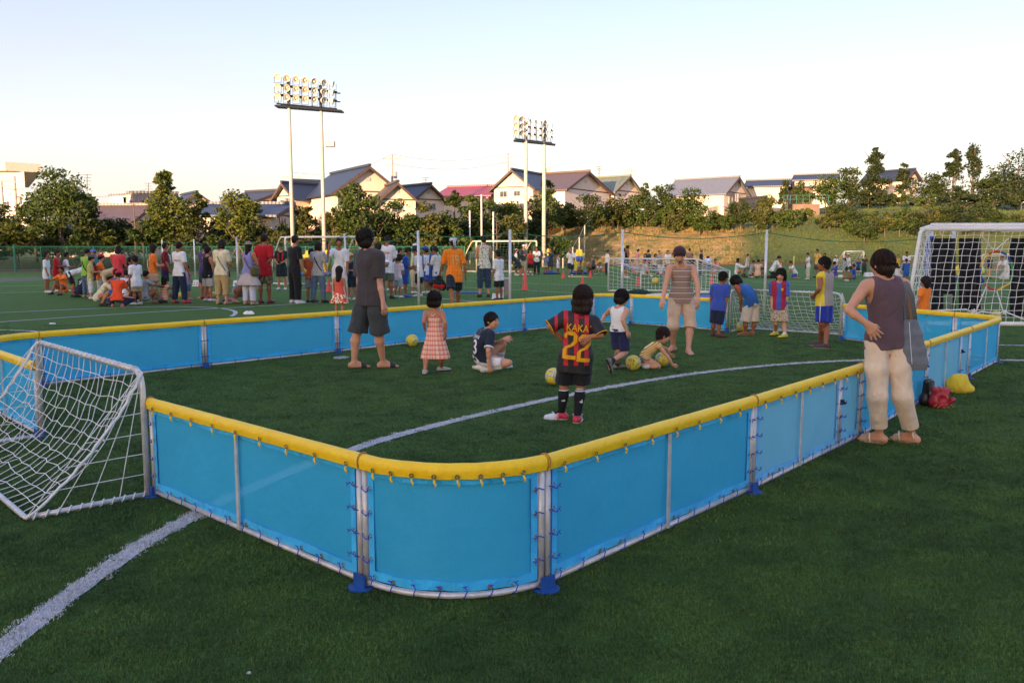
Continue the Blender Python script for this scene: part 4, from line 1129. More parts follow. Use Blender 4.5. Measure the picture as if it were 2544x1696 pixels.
def P_orange_boy():
    J, p = px_pose(-30, 1.06, .55, dict(Y=15.2, ftR=(2304, 827), ftL=(2290, 827), pel=(2296, 768), neck=(2298, 719), head=(2299, 700), elR=(2308, 745, 1), wrR=(2300, 760, 1), elL=(2283, 742, -1), wrL=(2280, 762, 1), knR=(2300, 800, 1), knL=(2290, 800, 1), hface=-60, hpitch=5))
    e, org = start_person(J, p, 'boy in orange t-shirt standing outside the far corner of the blue barrier')
    h = .0112; body(J, p, h, SKIN[1], e, org)
    top_garment(J, p, h, cloth('F0822A', 'orange_jersey'), e, org, 't_shirt', ex=.022, hem=-.12, sleeve=.8, sfl=.015, folds=.004, seed=14)
    bottom_garment(J, p, h, cloth('4A5468', 'slate_cotton'), e, org, 'shorts', ex=.02, length=.8); hair(J, p, h, MAT_HAIR, e, org, 'bob', 14)
    for K in 'RL': shoe(J, p, h, mat('grey_sole', '9A9490', .7), e, org, K)
# ------------------------------------------------------------------ the crowd around the court
POSES = {
 'stand': {}, 'stand2': dict(legR=(4, 6, 5, 14), legL=(-3, 5, 4, 10), armR=(2, 10, 18, 4), armL=(6, 7, 12, 0)),
 'front': dict(armR=(18, 8, 75, -38), armL=(16, 8, 80, -36), head=(14, 0)), 'frontd': dict(armR=(14, 8, 50, -26), armL=(14, 8, 55, -28), head=(26, 0)),
 'cross': dict(armR=(20, 10, 70, -60), armL=(22, 12, 66, -58), head=(2, 0)), 'akimbo': dict(armR=(-18, 38, 40, -48), armL=(-18, 38, 40, -48)), 'akR': dict(armR=(-14, 36, 40, -48), armL=(4, 8, 12, 0)), 'akL': dict(armL=(-14, 36, 40, -48), armR=(4, 8, 12, 0)),
 'walk': dict(legR=(22, 3, 6, 5), legL=(-20, 3, 14, 5), armR=(-18, 8, 20, 2), armL=(20, 8, 25, 2), lean=5), 'stride': dict(legR=(26, 6, 8, 5), legL=(-28, 6, 10, 5), armR=(-10, 16, 15, 8), armL=(12, 16, 20, 8), lean=6),
 'shade': dict(armR=(60, 30, 115, -10), armL=(4, 8, 12, 0), head=(-4, 0)), 'shadeL': dict(armL=(60, 30, 115, -10), armR=(4, 8, 12, 0)), 'handback': dict(armR=(-20, 12, 30, -45), armL=(-20, 12, 30, -45)),
 'squat': dict(legR=(108, 16, 140, 10), legL=(104, 14, 138, 10), lean=38, armR=(60, 8, 40, -10), armL=(62, 8, 45, -14), head=(6, 0)), 'sitx': dict(legR=(78, 52, 128, 40), legL=(78, 52, 128, 40), shabR=-38, shabL=-38, lean=14, armR=(30, 14, 45, -10), armL=(30, 14, 45, -10), ctr='pel', head=(10, 0)),
 'sitk': dict(legR=(122, 10, 100, 5), legL=(118, 10, 98, 5), lean=6, armR=(62, 10, 20, -8), armL=(62, 10, 24, -8), ctr='pel'), 'sitl': dict(legR=(84, 10, 10, 5), legL=(88, 12, 30, 5), lean=-10, armR=(-35, 20, 8, 10), armL=(-30, 20, 8, 10), ctr='pel'),
 'bend': dict(legR=(12, 6, 10, 8), legL=(8, 6, 8, 8), lean=72, armR=(70, 6, 12, 0), armL=(74, 6, 12, 0), head=(20, 0)), 'kneel': dict(legR=(30, 10, 120, 5), legL=(30, 10, 120, 5), lean=30, armR=(30, 8, 20, 0), armL=(34, 8, 20, 0), ctr='pel', head=(25, 0)),
 'lunge': dict(legR=(42, 18, 66, 8), legL=(-38, 22, 6, 8), lean=46, armR=(50, 10, 10, 0), armL=(44, 4, 14, 0), head=(0, 0)), 'hug': dict(armR=(30, 8, 95, -50), armL=(28, 8, 100, -48), head=(30, 0)), 'reach': dict(armR=(35, 20, 30, 10), armL=(4, 8, 10, 0)), 'out': dict(armR=(10, 60, 10, 70), armL=(10, 55, 10, 65), legR=(10, 8, 8, 8), legL=(-12, 8, 6, 8)),
}
def crowd_person(u, vt, vf, face, c, pose, top, bot, hd, shoes, label, H=None, group=None, sk=1, girth=1.0, head=None, extra=None):
    g = gp(u, vf); Y = g[1]
    if H is None: H = (vf - vt) / (vf - HZ) * CAMH * 1.0
    po = dict(POSES[pose]); 
    if head is not None: po['head'] = head
    J, p = fk(H, c, face, po)
    if H is not None and pose == 'stand': pass
    for q in list(J):
        if isinstance(J[q], np.ndarray) and q not in ('up', 'hdR', 'hdL'): J[q] = J[q] + g
    J['girth'] = girth; h = min(.034, max(.0125, Y * .00088)); e = empty('person', tuple(g), label, 'person', group); org = g
    body(J, p, h, SKIN[sk], e, org, fingers=h < .0125)
    tt, tm = top
    kw = dict(tee=dict(sleeve=.8, hem=-.20), polo=dict(sleeve=.85, hem=-.18), tank=dict(sleeve=0, hem=-.14), long=dict(sleeve=1.95, hem=-.16), kit=dict(sleeve=.95, hem=-.28, ex=.024), vest=dict(sleeve=0, hem=-.20, ex=.024), short=dict(sleeve=.6, hem=-.08), big=dict(sleeve=.95, hem=-.34, ex=.026))[tt]
    kw = dict(kw); kw.setdefault('ex', .018); kw['folds'] = .004
    G = top_garment(J, p, h, tm, e, org, 'shirt', seed=u % 7, **kw)
    bt, bm_ = bot
    if bt == 'shorts': B = bottom_garment(J, p, h, bm_, e, org, 'shorts', ex=.020, length=.92, fl=.026)
    elif bt == 'mini': B = bottom_garment(J, p, h, bm_, e, org, 'shorts', ex=.020, length=.62, fl=.024)
    elif bt == 'capri': B = bottom_garment(J, p, h, bm_, e, org, 'trousers', ex=.016, length=1.55, fl=.016)
    elif bt == 'pants': B = bottom_garment(J, p, h, bm_, e, org, 'trousers', ex=.016, length=1.92, fl=.020)
    elif bt == 'jeans': B = bottom_garment(J, p, h, bm_, e, org, 'jeans', ex=.012, length=1.92, fl=.012)
    elif bt == 'skirt': B = skirt(J, p, h, bm_, e, org, 'skirt', topt=.2, bot=.19, flare=.10)
    st = hd[0] if isinstance(hd, tuple) else hd
    hair(J, p, h, MAT_HAIR, e, org, st if st in ('short', 'mop', 'bob', 'long', 'bun', 'crop') else 'short', u % 5)
    if isinstance(hd, tuple): cap(J, p, h, hd[2], e, org, hd[1])
    if shoes is not None:
        for K in 'RL': shoe(J, p, h, shoes, e, org, K)
    if extra: extra(J, p, h, e, org, G)
    return e
def _bag_strap(m, bagm=None, bagpos=(1, -.2), name='shoulder_bag', lab=''):
    def f(J, p, h, e, org, G):
        H = p['H']; s = side(J['face']); f_ = fwd(J['face']); q = bagpos[0]
        a = J['neck'] - s * q * .06 * H; c = J['pel'] + s * q * .10 * H + np.array([0, 0, .02 * H]); off = -f_ * .085 * H
        b = MB(); b.tube([a - org + np.array([0, 0, .01]), a * .7 + c * .3 + off - org, a * .35 + c * .65 + off * .98 - org, c - org - f_ * .04 * H], .014, 5)
        if bagm:
            t = empty(name, tuple(org), lab, 'bag'); b.build('strap', m, t, smooth=True); F = Field(c - .22 * H, c + .22 * H, h); k = c + s * q * .04 * H + np.array([0, 0, bagpos[1] * H * .3]); F.cone(k - f_ * .06 * H, k + f_ * .04 * H, .055 * H, .05 * H, .02); F.cone(k - np.array([0, 0, .06 * H]) - f_ * .05 * H, k - np.array([0, 0, .06 * H]) + f_ * .04 * H, .055 * H, .05 * H, .03); F.build('pouch', bagm, t, org)
        else: b.build('strap', m, G, smooth=True)
    return f
def _print(text, m, size=.12, t=.6, sx=.8, back=True):
    def f(J, p, h, e, org, G): wrap_text(text, G, org, J, p, t, size, m, 'print', G, face=J['face'] + (180 if back else 0), sx=sx, extrude_off=.008)
    return f
def _towel(m):
    def f(J, p, h, e, org, G):
        b = MB(); H = p['H']; s = side(J['face']); f_ = fwd(J['face']); n = J['neck']
        for q in (1, -1): b.tube([n + s * q * .02 * H - f_ * .05 * H - org, n + s * q * .055 * H - org + np.array([0, 0, .03]), n + s * q * .05 * H + f_ * .075 * H - org - np.array([0, 0, .05 * H]), n + s * q * .045 * H + f_ * .09 * H - org - np.array([0, 0, .20 * H])], .028, 6)
        b.build('towel', m, e, smooth=True)
    return f
def _backpack(m, lab):
    def f(J, p, h, e, org, G):
        t = empty('backpack', tuple(org), lab, 'bag'); H = p['H']; c = J['pel'] * .42 + J['neck'] * .58 - fwd(J['face']) * .13 * H; F = Field(c - .2 * H, c + .2 * H, h); u_ = unit(J['neck'] - J['pel'])
        F.cone(c - u_ * .05 * H, c + u_ * .04 * H, .075 * H, .06 * H, .02); F.cone(c - u_ * .06 * H - fwd(J['face']) * .04 * H, c - u_ * .03 * H - fwd(J['face']) * .04 * H, .05 * H, .05 * H, .02); F.build('pouch', m, t, org); b = MB(); s = side(J['face']); f_ = fwd(J['face'])
        for q in (1, -1): b.tube([c + s * q * .05 * H + u_ * .04 * H - org, J['neck'] + s * q * .06 * H - org, J['neck'] + s * q * .065 * H + f_ * .07 * H - u_ * .06 * H - org], .012, 5)
        b.build('strap', m, t, smooth=True)
    return f
def _comb(*fs):
    def f(*a):
        for g in fs: g(*a)
    return f
def crowd():
    C = cloth; W = C('E2E2E4', 'crowd_white'); W2 = C('D2D0CA', 'crowd_offwhite'); BK = C('1C1C20', 'crowd_black'); NV = C('202840', 'crowd_navy'); RD = C('B81C26', 'crowd_red'); OR = C('EE7A24', 'crowd_orange'); OR2 = C('E85228', 'crowd_red_orange'); BL = C('2C4CA8', 'crowd_blue'); GY = C('9A9C9E', 'crowd_grey'); KH = C('B49A6A', 'crowd_khaki'); BG = C('C8B898', 'crowd_beige'); CR = C('E0D6B4', 'crowd_cream'); LM = C('8CBE4A', 'crowd_lime'); PK = C('E08C96', 'crowd_pink'); CO = C('D6444C', 'crowd_coral'); MR = C('6E1426', 'crowd_maroon'); LV = C('8888C0', 'crowd_lavender'); JN = C('566C84', 'crowd_denim'); DJ = C('2E3E56', 'crowd_dark_denim'); DG = C('4A4E50', 'crowd_dark_grey'); BR = C('5A4638', 'crowd_brown'); TL = C('2A7880', 'crowd_teal'); YE = C('D8C040', 'crowd_yellow'); GR = C('2E3C34', 'crowd_bottle_green')
    WS = mat('white_shoe', 'D0D0CE', .5); DS = mat('dark_shoe', '2A2A2E', .6); BS = mat('blue_shoe', '3858B0', .5); TS = mat('tan_shoe', 'A88868', .6); RS = mat('maroon_clog', '7A3040', .5); PL = plaid('pink_plaid', 'E4B8A4', 'C8604E', 'E8C84A', .07); CAMO = blotch('camouflage', ['6E6448', '3E3A2A', '8E8460'], 14, .5); SKP = blotch('sunny_skirt_print', ['F0E6CC', 'E07020', 'C83C28'], 22, .52, 1); FLW = blotch('leaf_print_top', ['DAD8C6', '4A5446'], 30, .56)
    P = crowd_person; G1 = 'players and parents gathered at the left'; G2 = 'spectators standing behind the left barrier'; G3 = 'boys queueing behind the dark grey shirt man'; G4 = 'players and coaches far across the pitch'
    L = [
     (118, 628, 727, 80, .45, 'stand', ('big', W), ('mini', W), 'crop', WS, 'leftmost boy in loose all white kit', None, G1, 2, None),
     (143, 624, 725, 75, .45, 'front', ('kit', RD), ('mini', RD), 'crop', WS, 'boy in red kit behind the leftmost white kit boy', None, G1, 2, None),
     (166, 628, 724, 60, .45, 'front', ('kit', W), ('mini', BL), 'crop', WS, 'boy in white shirt and blue shorts beside the red kit boy', None, G1, 2, None),
     (160, 668, 732, 190, .3, 'sitk', ('kit', OR), ('shorts', BK), 'short', DS, 'player sitting hunched in orange at the left of the crouched group', 1.35, G1, 2, None),
     (184, 665, 738, 60, .2, 'bend', ('tee', W), ('shorts', BK), 'short', DS, 'player in white shirt and black shorts bending right down over the sitters', 1.45, G1, 2, None),
     (204, 700, 738, 10, .4, 'squat', ('kit', NV), ('mini', NV), 'short', DS, 'crouching child in navy kit numbered 9', 1.25, G1, 1, _print('9', W, .24)),
     (217, 621, 739, 25, 0, 'frontd', ('tee', LM), ('jeans', JN), 'short', TS, 'adult in lime green top with brown bag slung across the back', None, G1, 1, _bag_strap(C('3A3028', 'dark_brown_bag'), C('4A3C30', 'brown_bag'), (1, -.3), lab='brown shoulder bag of the lime green top adult')),
     (238, 622, 725, 170, .3, 'front', ('tee', TL), ('shorts', NV), ('short', 'cap', C('5878C8', 'cap_blue')), WS, 'child in pale blue cap standing behind the grey cap boy', None, G1, 1, None),
     (227, 636, 743, 60, .45, 'front', ('tee', C('B8B070', 'yellow_grey_tee')), ('capri', W2), ('short', 'cap', C('4A5A5C', 'slate_cap')), WS, 'boy in slate cap, yellow grey top and pale three-quarter trousers', None, G1, 0, None),
     (251, 634, 741, 50, .4, 'front', ('tee', OR), ('capri', W2), ('short', 'cap', RD), WS, 'child in red cap and orange top carrying a red backpack', None, G1, 0, _backpack(C('B01420', 'red_nylon'), 'red backpack worn by the child in red cap and orange top')),
     (272, 652, 742, 95, .1, 'bend', ('tee', BG), ('pants', BG), 'short', TS, 'adult all in beige bending over behind the red backpack', 1.5, G1, 1, None),
     (297, 614, 744, 5, 0, 'frontd', ('tee', CO), ('jeans', C('5C6470', 'grey_trousers')), 'bob', DS, 'woman in coral pink T-shirt and grey trousers from behind', None, G1, 1, None),
     (325, 640, 738, 0, .4, 'front', ('kit', BL), ('mini', BL), 'short', BS, 'boy in royal blue shirt behind the white T-shirt boy with khaki shorts', None, G1, 2, None),
     (342, 637, 757, 300, .45, 'stand', ('big', W), ('shorts', KH), 'short', WS, 'boy in long white T-shirt and khaki shorts looking down at the sitters', None, G1, 2, None),
     (255, 698, 760, 70, .3, 'squat', ('tee', CR), ('capri', BG), ('short', 'cap', C('6A6C40', 'olive_cap')), DS, 'squatting child in cream shirt and olive cap', 1.32, G1, 1, None),
     (292, 702, 763, 0, .25, 'sitx', ('tee', OR2), ('pants', NV), ('short', 'cap', C('C82030', 'bright_red_cap')), None, 'child in red orange shirt and red cap sitting with back to the viewer', 1.32, G1, 1, None),
     (284, 694, 750, 10, .3, 'sitx', ('tee', BL), ('shorts', NV), 'short', WS, 'child in blue shirt sitting behind the red cap sitter', 1.3, G1, 1, None),
     (318, 695, 752, 330, .25, 'sitx', ('tee', W), ('shorts', GR), 'short', DS, 'child in white and dark green sitting right of the red cap sitter', 1.3, G1, 1, None),
     (334, 700, 753, 330, .25, 'sitk', ('tee', GR), ('shorts', BK), 'short', WS, 'child in bottle green top sitting with knees up beside the khaki shorts boy', 1.25, G1, 1, None),
     (360, 694, 755, 40, .2, 'sitk', ('tee', GY), ('pants', C('6A707C', 'slate_pants')), 'short', DS, 'child in grey sitting behind the legs of the khaki shorts boy', 1.35, G1, 2, None),
     (383, 611, 753, 60, 0, 'cross', ('short', OR), ('capri', BG), 'bob', TS, 'woman in orange T-shirt and beige trousers with folded arms and a shoulder bag', None, G1, 0, _bag_strap(BG, C('B89878', 'tan_bag'), (1, -.2), lab='tan shoulder bag of the woman in orange')),
     (412, 606, 737, 62, 0, 'stand', ('polo', MR), ('shorts', NV), 'crop', DS, 'man in maroon polo with white towel round the neck', None, G1, 2, _towel(W)),
     (408, 709, 753, 10, .6, 'sitk', ('tee', PL), ('shorts', PL), 'long', None, 'small girl in pink plaid sitting behind the maroon polo man', 1.05, G1, 1, None),
     (447, 604, 753, 25, 0, 'stand2', ('tee', W), ('pants', C('222C44', 'navy_track')), 'short', mat('red_white_shoe', 'B04048', .5), 'man in white T-shirt with blue ball print and navy track trousers', None, G2, 2, _print('ATHLETA', C('B84038', 'red_print2'), .065, .62, .9)),
     (466, 660, 745, 20, .55, 'stand', ('tee', C('8E8CA6', 'mauve_grey')), ('shorts', JN), 'short', mat('pink_shoe', 'D87888', .5), 'small child in grey half hidden by the navy track trousers', None, G2, 1, None),
     (518, 615, 749, 30, .3, 'stand', ('vest', BK), ('shorts', C('BEB8B0', 'pale_grey_shorts')), 'short', WS, 'boy in black sleeveless football top and pale grey shorts', None, G2, 1, None),
     (511, 607, 742, 20, .1, 'front', ('tee', C('4A3C6E', 'violet_tee')), ('shorts', DG), 'short', mat('red_shoe', 'C03A34', .5), 'person in violet mostly hidden by the black sleeveless boy', None, G2, 1, None),
     (553, 599, 756, 12, 0, 'frontd', ('polo', CR), ('capri', KH), 'bob', TS, 'woman in cream polo and tan cropped trousers with a striped bag strap', None, G2, 0, _bag_strap(C('8E8468', 'striped_strap'))),
     (561, 655, 748, 20, .5, 'stand', ('tee', NV), ('shorts', NV), 'short', BS, 'small child in navy hidden behind the tan cropped trousers', None, G2, 1, None),
     (601, 644, 752, 120, .45, 'squat', ('tee', GY), ('shorts', BK), 'short', TS, 'boy in grey crouched behind the woman in the hat', 1.75, G2, 2, None),
     (620, 604, 757, 20, 0, 'cross', ('tank', LV), ('pants', C('C8C8D8', 'shiny_pale_trousers')), ('long', 'hat', C('8C7E70', 'taupe_felt')), TS, 'woman in taupe brimmed hat, lavender vest, pale skirt and waist bag', None, G2, 1, _comb(lambda J, p, h, e, org, G: skirt(J, p, h, C('B4AAA8', 'pale_skirt'), e, org, 'skirt', topt=.2, bot=.20, flare=.12), _bag_strap(C('5A5442', 'olive_strap'), C('5E5A3C', 'olive_bag'), (1, .15), lab='olive waist bag of the woman in the hat'))),
     (659, 586, 753, 10, 0, 'handback', ('big', RD), ('shorts', CAMO), 'short', RS, 'man in red T-shirt, camouflage shorts and maroon clogs', None, G2, 2, None),
     (701, 607, 720, 175, 0, 'frontd', ('tee', C('18222E', 'midnight')), ('shorts', C('18222E', 'midnight')), 'short', WS, 'man in midnight blue kit with red bibs round the neck, facing the viewer', None, G2, 1, _towel(RD)),
     (734, 589, 754, 40, 0, 'stand', ('polo', BK), ('pants', BK), 'short', WS, 'man dressed all in black with white shoes', None, G2, 1, None),
     (774, 620, 751, 10, .3, 'front', ('tee', C('D06030', 'burnt_orange')), ('shorts', GY), 'short', DS, 'boy in burnt orange and grey left of the grey T-shirt woman', None, G2, 1, None),
     (791, 604, 752, 18, 0, 'stand2', ('tee', C('A8AAAC', 'heather_grey')), ('jeans', JN), 'bob', DS, 'woman in grey T-shirt and blue jeans with a thin black strap', None, G2, 0, _bag_strap(BK)),
     (845, 596, 752, 165, 0, 'shade', ('big', W), ('pants', W2), 'short', DS, 'man in white with purple scarf raising a hand to the face', None, G2, 2, None),
     (844, 665, 786, 8, .7, 'stand', ('tank', C('DC5A4A', 'coral_vest')), ('skirt', SKP), 'long', None, 'little girl with long hair in coral vest and orange print skirt', None, G2, 1, None),
     (874, 630, 745, 200, .3, 'front', ('kit', NV), ('shorts', NV), ('short', 'hat', C('C8B088', 'straw')), WS, 'child in navy kit and straw hat left of the dark grey shirt man', None, G2, 1, None),
     (936, 608, 748, 60, .05, 'front', ('tee', PK), ('capri', BG), 'bob', DS, 'woman in pink behind the shoulder of the dark grey shirt man', None, G3, 1, None),
     (962, 589, 742, 5, 0, 'frontd', ('big', W), ('shorts', C('5E665C', 'grey_green_shorts')), 'short', DS, 'man in white shirt with red shield print on the back and grey green shorts', None, G3, 2, _print('TEAM', C('C05048', 'red_print3'), .09, .72, 1.0)),
     (973, 604, 723, 20, .1, 'stand', ('tee', W), ('shorts', W), 'short', WS, 'person in white half hidden right of the red shield print man', None, G3, 2, None),
     (989, 634, 740, 30, .6, 'frontd', ('tee', C('E8D0D4', 'pale_pink')), ('shorts', C('98A4AC', 'blue_grey_shorts')), 'mop', WS, 'small child in pale pink T-shirt and blue grey shorts', None, G3, 1, None),
     (1008, 616, 738, 80, .4, 'frontd', ('kit', BL), ('shorts', BL), 'short', BS, 'boy in full royal blue kit reading something in his hands', None, G3, 2, None),
     (1027, 618, 729, 80, .4, 'frontd', ('tee', C('D8CC90', 'pale_yellow')), ('capri', BG), ('short', 'cap', C('8A8474', 'taupe_cap')), WS, 'boy in pale yellow and taupe cap in the queue', None, G3, 1, None),
     (1042, 615, 737, 285, .35, 'frontd', ('kit', side_split('white_black_kit', 'E0E0E2', '26262C', .15)), ('shorts', BK), 'short', WS, 'boy in white shirt and black shorts in the middle of the queue', None, G3, 1, None),
     (1061, 615, 729, 290, .35, 'stand', ('kit', side_split('blue_white_kit', 'D8DAE0', '2C4694', .08)), ('shorts', BL), ('short', 'cap', BL), WS, 'boy in blue and white kit and blue cap in the queue', None, G3, 2, None),
     (1074, 613, 727, 60, .3, 'reach', ('kit', side_split('blue_white_kit2', '2C4694', 'D8DAE0', .10)), ('shorts', BL), 'short', DS, 'boy in blue kit with white sides with a hand on his neighbour', None, G3, 2, None),
     (1087, 614, 735, 300, .3, 'front', ('kit', W2), ('mini', BL), 'short', DS, 'boy in white shirt and blue shorts at the right end of the queue', None, G3, 2, None),
     (1030, 608, 714, 90, 0, 'stand', ('tee', W), ('shorts', BG), ('short', 'cap', W), WS, 'adult in white cap behind the queue', None, G3, 1, None),
     (992, 618, 716, 70, .3, 'stand', ('tee', W), ('shorts', NV), 'short', WS, 'person in white behind the royal blue kit boy', None, G3, 1, None),
     (1003, 635, 718, 70, .5, 'stand', ('tee', TL), ('shorts', NV), 'short', WS, 'child in teal behind the queue', None, G3, 1, None),
     (1131, 588, 770, -18, 0, 'stride', ('big', C('F28420', 'vivid_orange')), ('shorts', C('1E2234', 'ink_shorts')), ('short', 'wrap', blotch('grey_paisley', ['DCDCE2', '8890A8'], 40, .5)), None, 'man striding in orange T-shirt numbered 19 with a patterned head scarf', 1.78, G3, 2, _print('19', C('D8B878', 'gold_print2'), .34, .60, .6)),
     (1203, 588, 738, -12, 0, 'front', ('tank', FLW), ('capri', DJ), 'bun', DS, 'woman in white leaf print vest and cropped dark jeans', None, G3, 0, None),
     (1240, 623, 747, -50, .35, 'stand', ('kit', W), ('shorts', BK), 'crop', DS, 'boy in white T-shirt and black shorts beside the print top woman', None, G3, 2, None),
     (1281, 619, 682, 85, .2, 'stand', ('tee', W), ('shorts', BK), ('short', 'cap', C('A09888', 'stone_cap')), WS, 'person in white shirt and stone cap behind the lunging player', None, G4, 1, None),
     (1296, 633, 686, -75, 0, 'lunge', ('tee', C('1C2C2C', 'dark_green_kit')), ('shorts', C('1C2C2C', 'dark_green_kit')), 'short', WS, 'player in dark green kit lunging left with a ball', 1.7, G4, 2, None),
     (1300, 610, 681, 170, 0, 'front', ('long', DG), ('pants', BG), ('short', 'cap', W), WS, 'adult in dark grey shirt and white cap facing the viewer', None, G4, 1, None),
     (1318, 620, 684, 190, .2, 'front', ('vest', RD), ('shorts', BK), 'short', WS, 'boy in red sleeveless shirt and black shorts', None, G4, 2, None),
     (1333, 614, 682, 178, 0, 'front', ('tee', W), ('pants', BK), 'short', DS, 'man in white T-shirt and black trousers with clasped hands', None, G4, 2, None),
     (1355, 631, 682, 150, .35, 'front', ('tee', C('7C8C98', 'steel_tee')), ('mini', BG), 'short', DS, 'boy in steel grey T-shirt and beige shorts', None, G4, 2, None),
     (1367, 617, 681, 190, .1, 'stand', ('tee', C('38444A', 'charcoal_tee')), ('shorts', DG), 'short', DS, 'adult in charcoal T-shirt beside the steel grey boy', None, G4, 2, None),
     (1386, 629, 681, 110, .35, 'front', ('vest', W), ('shorts', W), 'short', DS, 'child in loose white basketball kit', None, G4, 2, None),
     (1417, 616, 688, 175, 0, 'walk', ('tee', W), ('shorts', C('1E3040', 'dark_teal_shorts')), ('crop', 'cap', C('5070A8', 'blue_bandana')), WS, 'coach in white T-shirt with a whistle cord walking towards the viewer', None, G4, 2, None),
     (1440, 652, 682, 170, .3, 'squat', ('tee', GY), ('shorts', DG), 'short', TS, 'boy in grey squatting right of the coach', 1.25, G4, 2, None),
     (1474, 636, 682, 190, .4, 'stand', ('vest', DG), ('shorts', BK), ('short', 'cap', GY), WS, 'child in grey cap and dark vest', None, G4, 2, None),
     (1465, 657, 682, 200, .4, 'squat', ('tee', BR), ('shorts', BK), ('short', 'cap', GY), DS, 'small squatting child in cap beside the dark vest child', 1.1, G4, 2, None),
     (1487, 655, 682, 170, .4, 'squat', ('tee', W), ('mini', BL), 'short', WS, 'small child in white and blue squatting alone', 1.1, G4, 2, None),
     (1507, 622, 683, 80, 0, 'front', ('long', W), ('pants', C('26323C', 'dark_slacks')), 'short', DS, 'man in white shirt and dark slacks at the left of the low goal', None, G4, 2, None),
     (1556, 611, 690, 85, 0, 'stand', ('vest', BK), ('shorts', C('3C5C94', 'denim_blue_shorts')), 'short', WS, 'man in black vest and blue shorts behind the low goal', None, G4, 2, None),
     (1549, 618, 688, 60, 0, 'stand', ('vest', W), ('shorts', BL), 'short', WS, 'person in white vest beside the man in the black vest', None, G4, 1, None),
     (1583, 618, 682, 100, 0, 'stand', ('tee', PK), ('pants', BG), ('bob', 'hat', W), DS, 'woman in pink with a white brimmed hat', None, G4, 0, None),
     (1609, 621, 682, 60, .1, 'stand', ('tee', C('26425C', 'ink_blue')), ('jeans', DJ), 'short', DS, 'person in ink blue right of the white brimmed hat', None, G4, 1, None),
     (1602, 631, 684, 190, .5, 'stand', ('tee', PK), ('skirt', PK), 'bob', WS, 'small girl in pink before the ink blue person', None, G4, 0, None),
     (1626, 631, 682, 160, .3, 'front', ('tee', W), ('capri', BK), 'bob', WS, 'person in white left of the laughing man, third from his shoulder', None, G4, 1, None),
     (1637, 623, 682, 200, .1, 'front', ('tee', GY), ('pants', KH), 'short', DS, 'person in grey and khaki left of the laughing man', None, G4, 1, None),
     (1658, 623, 682, 175, .1, 'cross', ('tee', W), ('capri', DG), 'bob', WS, 'woman in white nearest the left shoulder of the laughing man', None, G4, 0, None),
     (1671, 628, 682, 150, .3, 'stand', ('tee', YE), ('shorts', BK), ('short', 'cap', RD), WS, 'child in red cap and yellow just behind the laughing man', None, G4, 1, None),
     (1712, 618, 682, 10, 0, 'stand', ('tee', C('8A7060', 'mocha')), ('pants', DG), 'short', DS, 'man in mocha brown right behind the laughing man', None, G4, 1, None),
     (1719, 633, 686, 190, .3, 'stand', ('tee', BK), ('shorts', BK), 'short', WS, 'child in black right of the laughing man', None, G4, 1, None),
     (1740, 621, 684, 120, 0, 'stand', ('tee', NV), ('pants', C('30343E', 'ink_pants')), ('short', 'cap', C('8A8474', 'taupe_cap')), DS, 'man in navy and taupe cap seen through the low goal', None, G4, 2, None),
     (1759, 650, 686, 10, .2, 'bend', ('tee', W), ('shorts', C('4C70B0', 'mid_blue_shorts')), 'short', WS, 'person in white and blue bending over behind the low goal', 1.5, G4, 1, None),
     (1775, 655, 686, 170, .2, 'sitk', ('tee', PK), ('shorts', BG), 'short', WS, 'person in pink sitting behind the right part of the low goal', 1.4, G4, 1, None),
     (1575, 665, 686, 95, .2, 'sitl', ('tee', PK), ('shorts', BG), 'bob', WS, 'person in pink reclining behind the left part of the low goal', 1.4, G4, 0, None),
     (1598, 668, 688, 95, .2, 'sitk', ('tee', W2), ('pants', BG), 'bob', WS, 'person in off-white sitting behind the low goal', 1.4, G4, 0, None),
     (1640, 666, 687, 170, .3, 'sitx', ('tee', W), ('shorts', BL), 'short', WS, 'child in white sitting left of the laughing man', 1.2, G4, 1, None),
     (1829, 657, 689, 120, .1, 'sitk', ('long', W), ('pants', GR), 'bob', DS, 'person in white sitting right of the low goal', 1.5, G4, 1, None),
     (1853, 630, 687, 85, 0, 'walk', ('vest', W2), ('capri', C('6E6A58', 'dusty_olive')), 'short', DS, 'woman in pale vest walking above the sitters', None, G4, 0, None),
     (1864, 667, 690, 80, .2, 'sitx', ('tee', GY), ('shorts', BR), ('short', 'cap', DG), WS, 'child in grey and dark cap sitting', 1.3, G4, 1, None),
     (1882, 661, 691, 30, .1, 'sitk', ('tee', C('D8B89A', 'sand_tee')), ('pants', BG), 'short', DS, 'person in sand colour sitting with back turned', 1.45, G4, 1, None),
     (1893, 666, 690, 200, .1, 'sitk', ('tee', JN), ('jeans', JN), 'short', DS, 'person in denim sitting left of the silver post', 1.4, G4, 1, None),
     (1916, 664, 691, 95, .1, 'kneel', ('long', W), ('pants', BK), 'short', DS, 'person in white bowing forward right of the silver post', 1.6, G4, 1, None),
     (1976, 664, 693, 265, .3, 'kneel', ('tee', W), ('shorts', BL), 'short', TS, 'child in white kneeling alone on the turf', 1.25, G4, 1, None),
     (2007, 629, 694, 275, 0, 'front', ('tee', W), ('pants', C('BCB8A8', 'pale_trousers')), 'short', WS, 'person in white with pale trousers and a dark hip bag', None, G4, 1, _bag_strap(BK, BK, (1, -.1), lab='small black hip bag of the pale trousers person')),
     (2029, 620, 690, 250, 0, 'akimbo', ('polo', C('E0B860', 'amber')), ('shorts', C('38423C', 'moss_shorts')), ('short', 'cap', BK), DS, 'man in amber yellow shirt and black cap', None, G4, 1, None),
     (2047, 630, 688, 200, 0, 'stand', ('tee', C('3E5C50', 'sage')), ('pants', DG), 'bob', DS, 'person in sage green behind the amber shirt man', None, G4, 1, None),
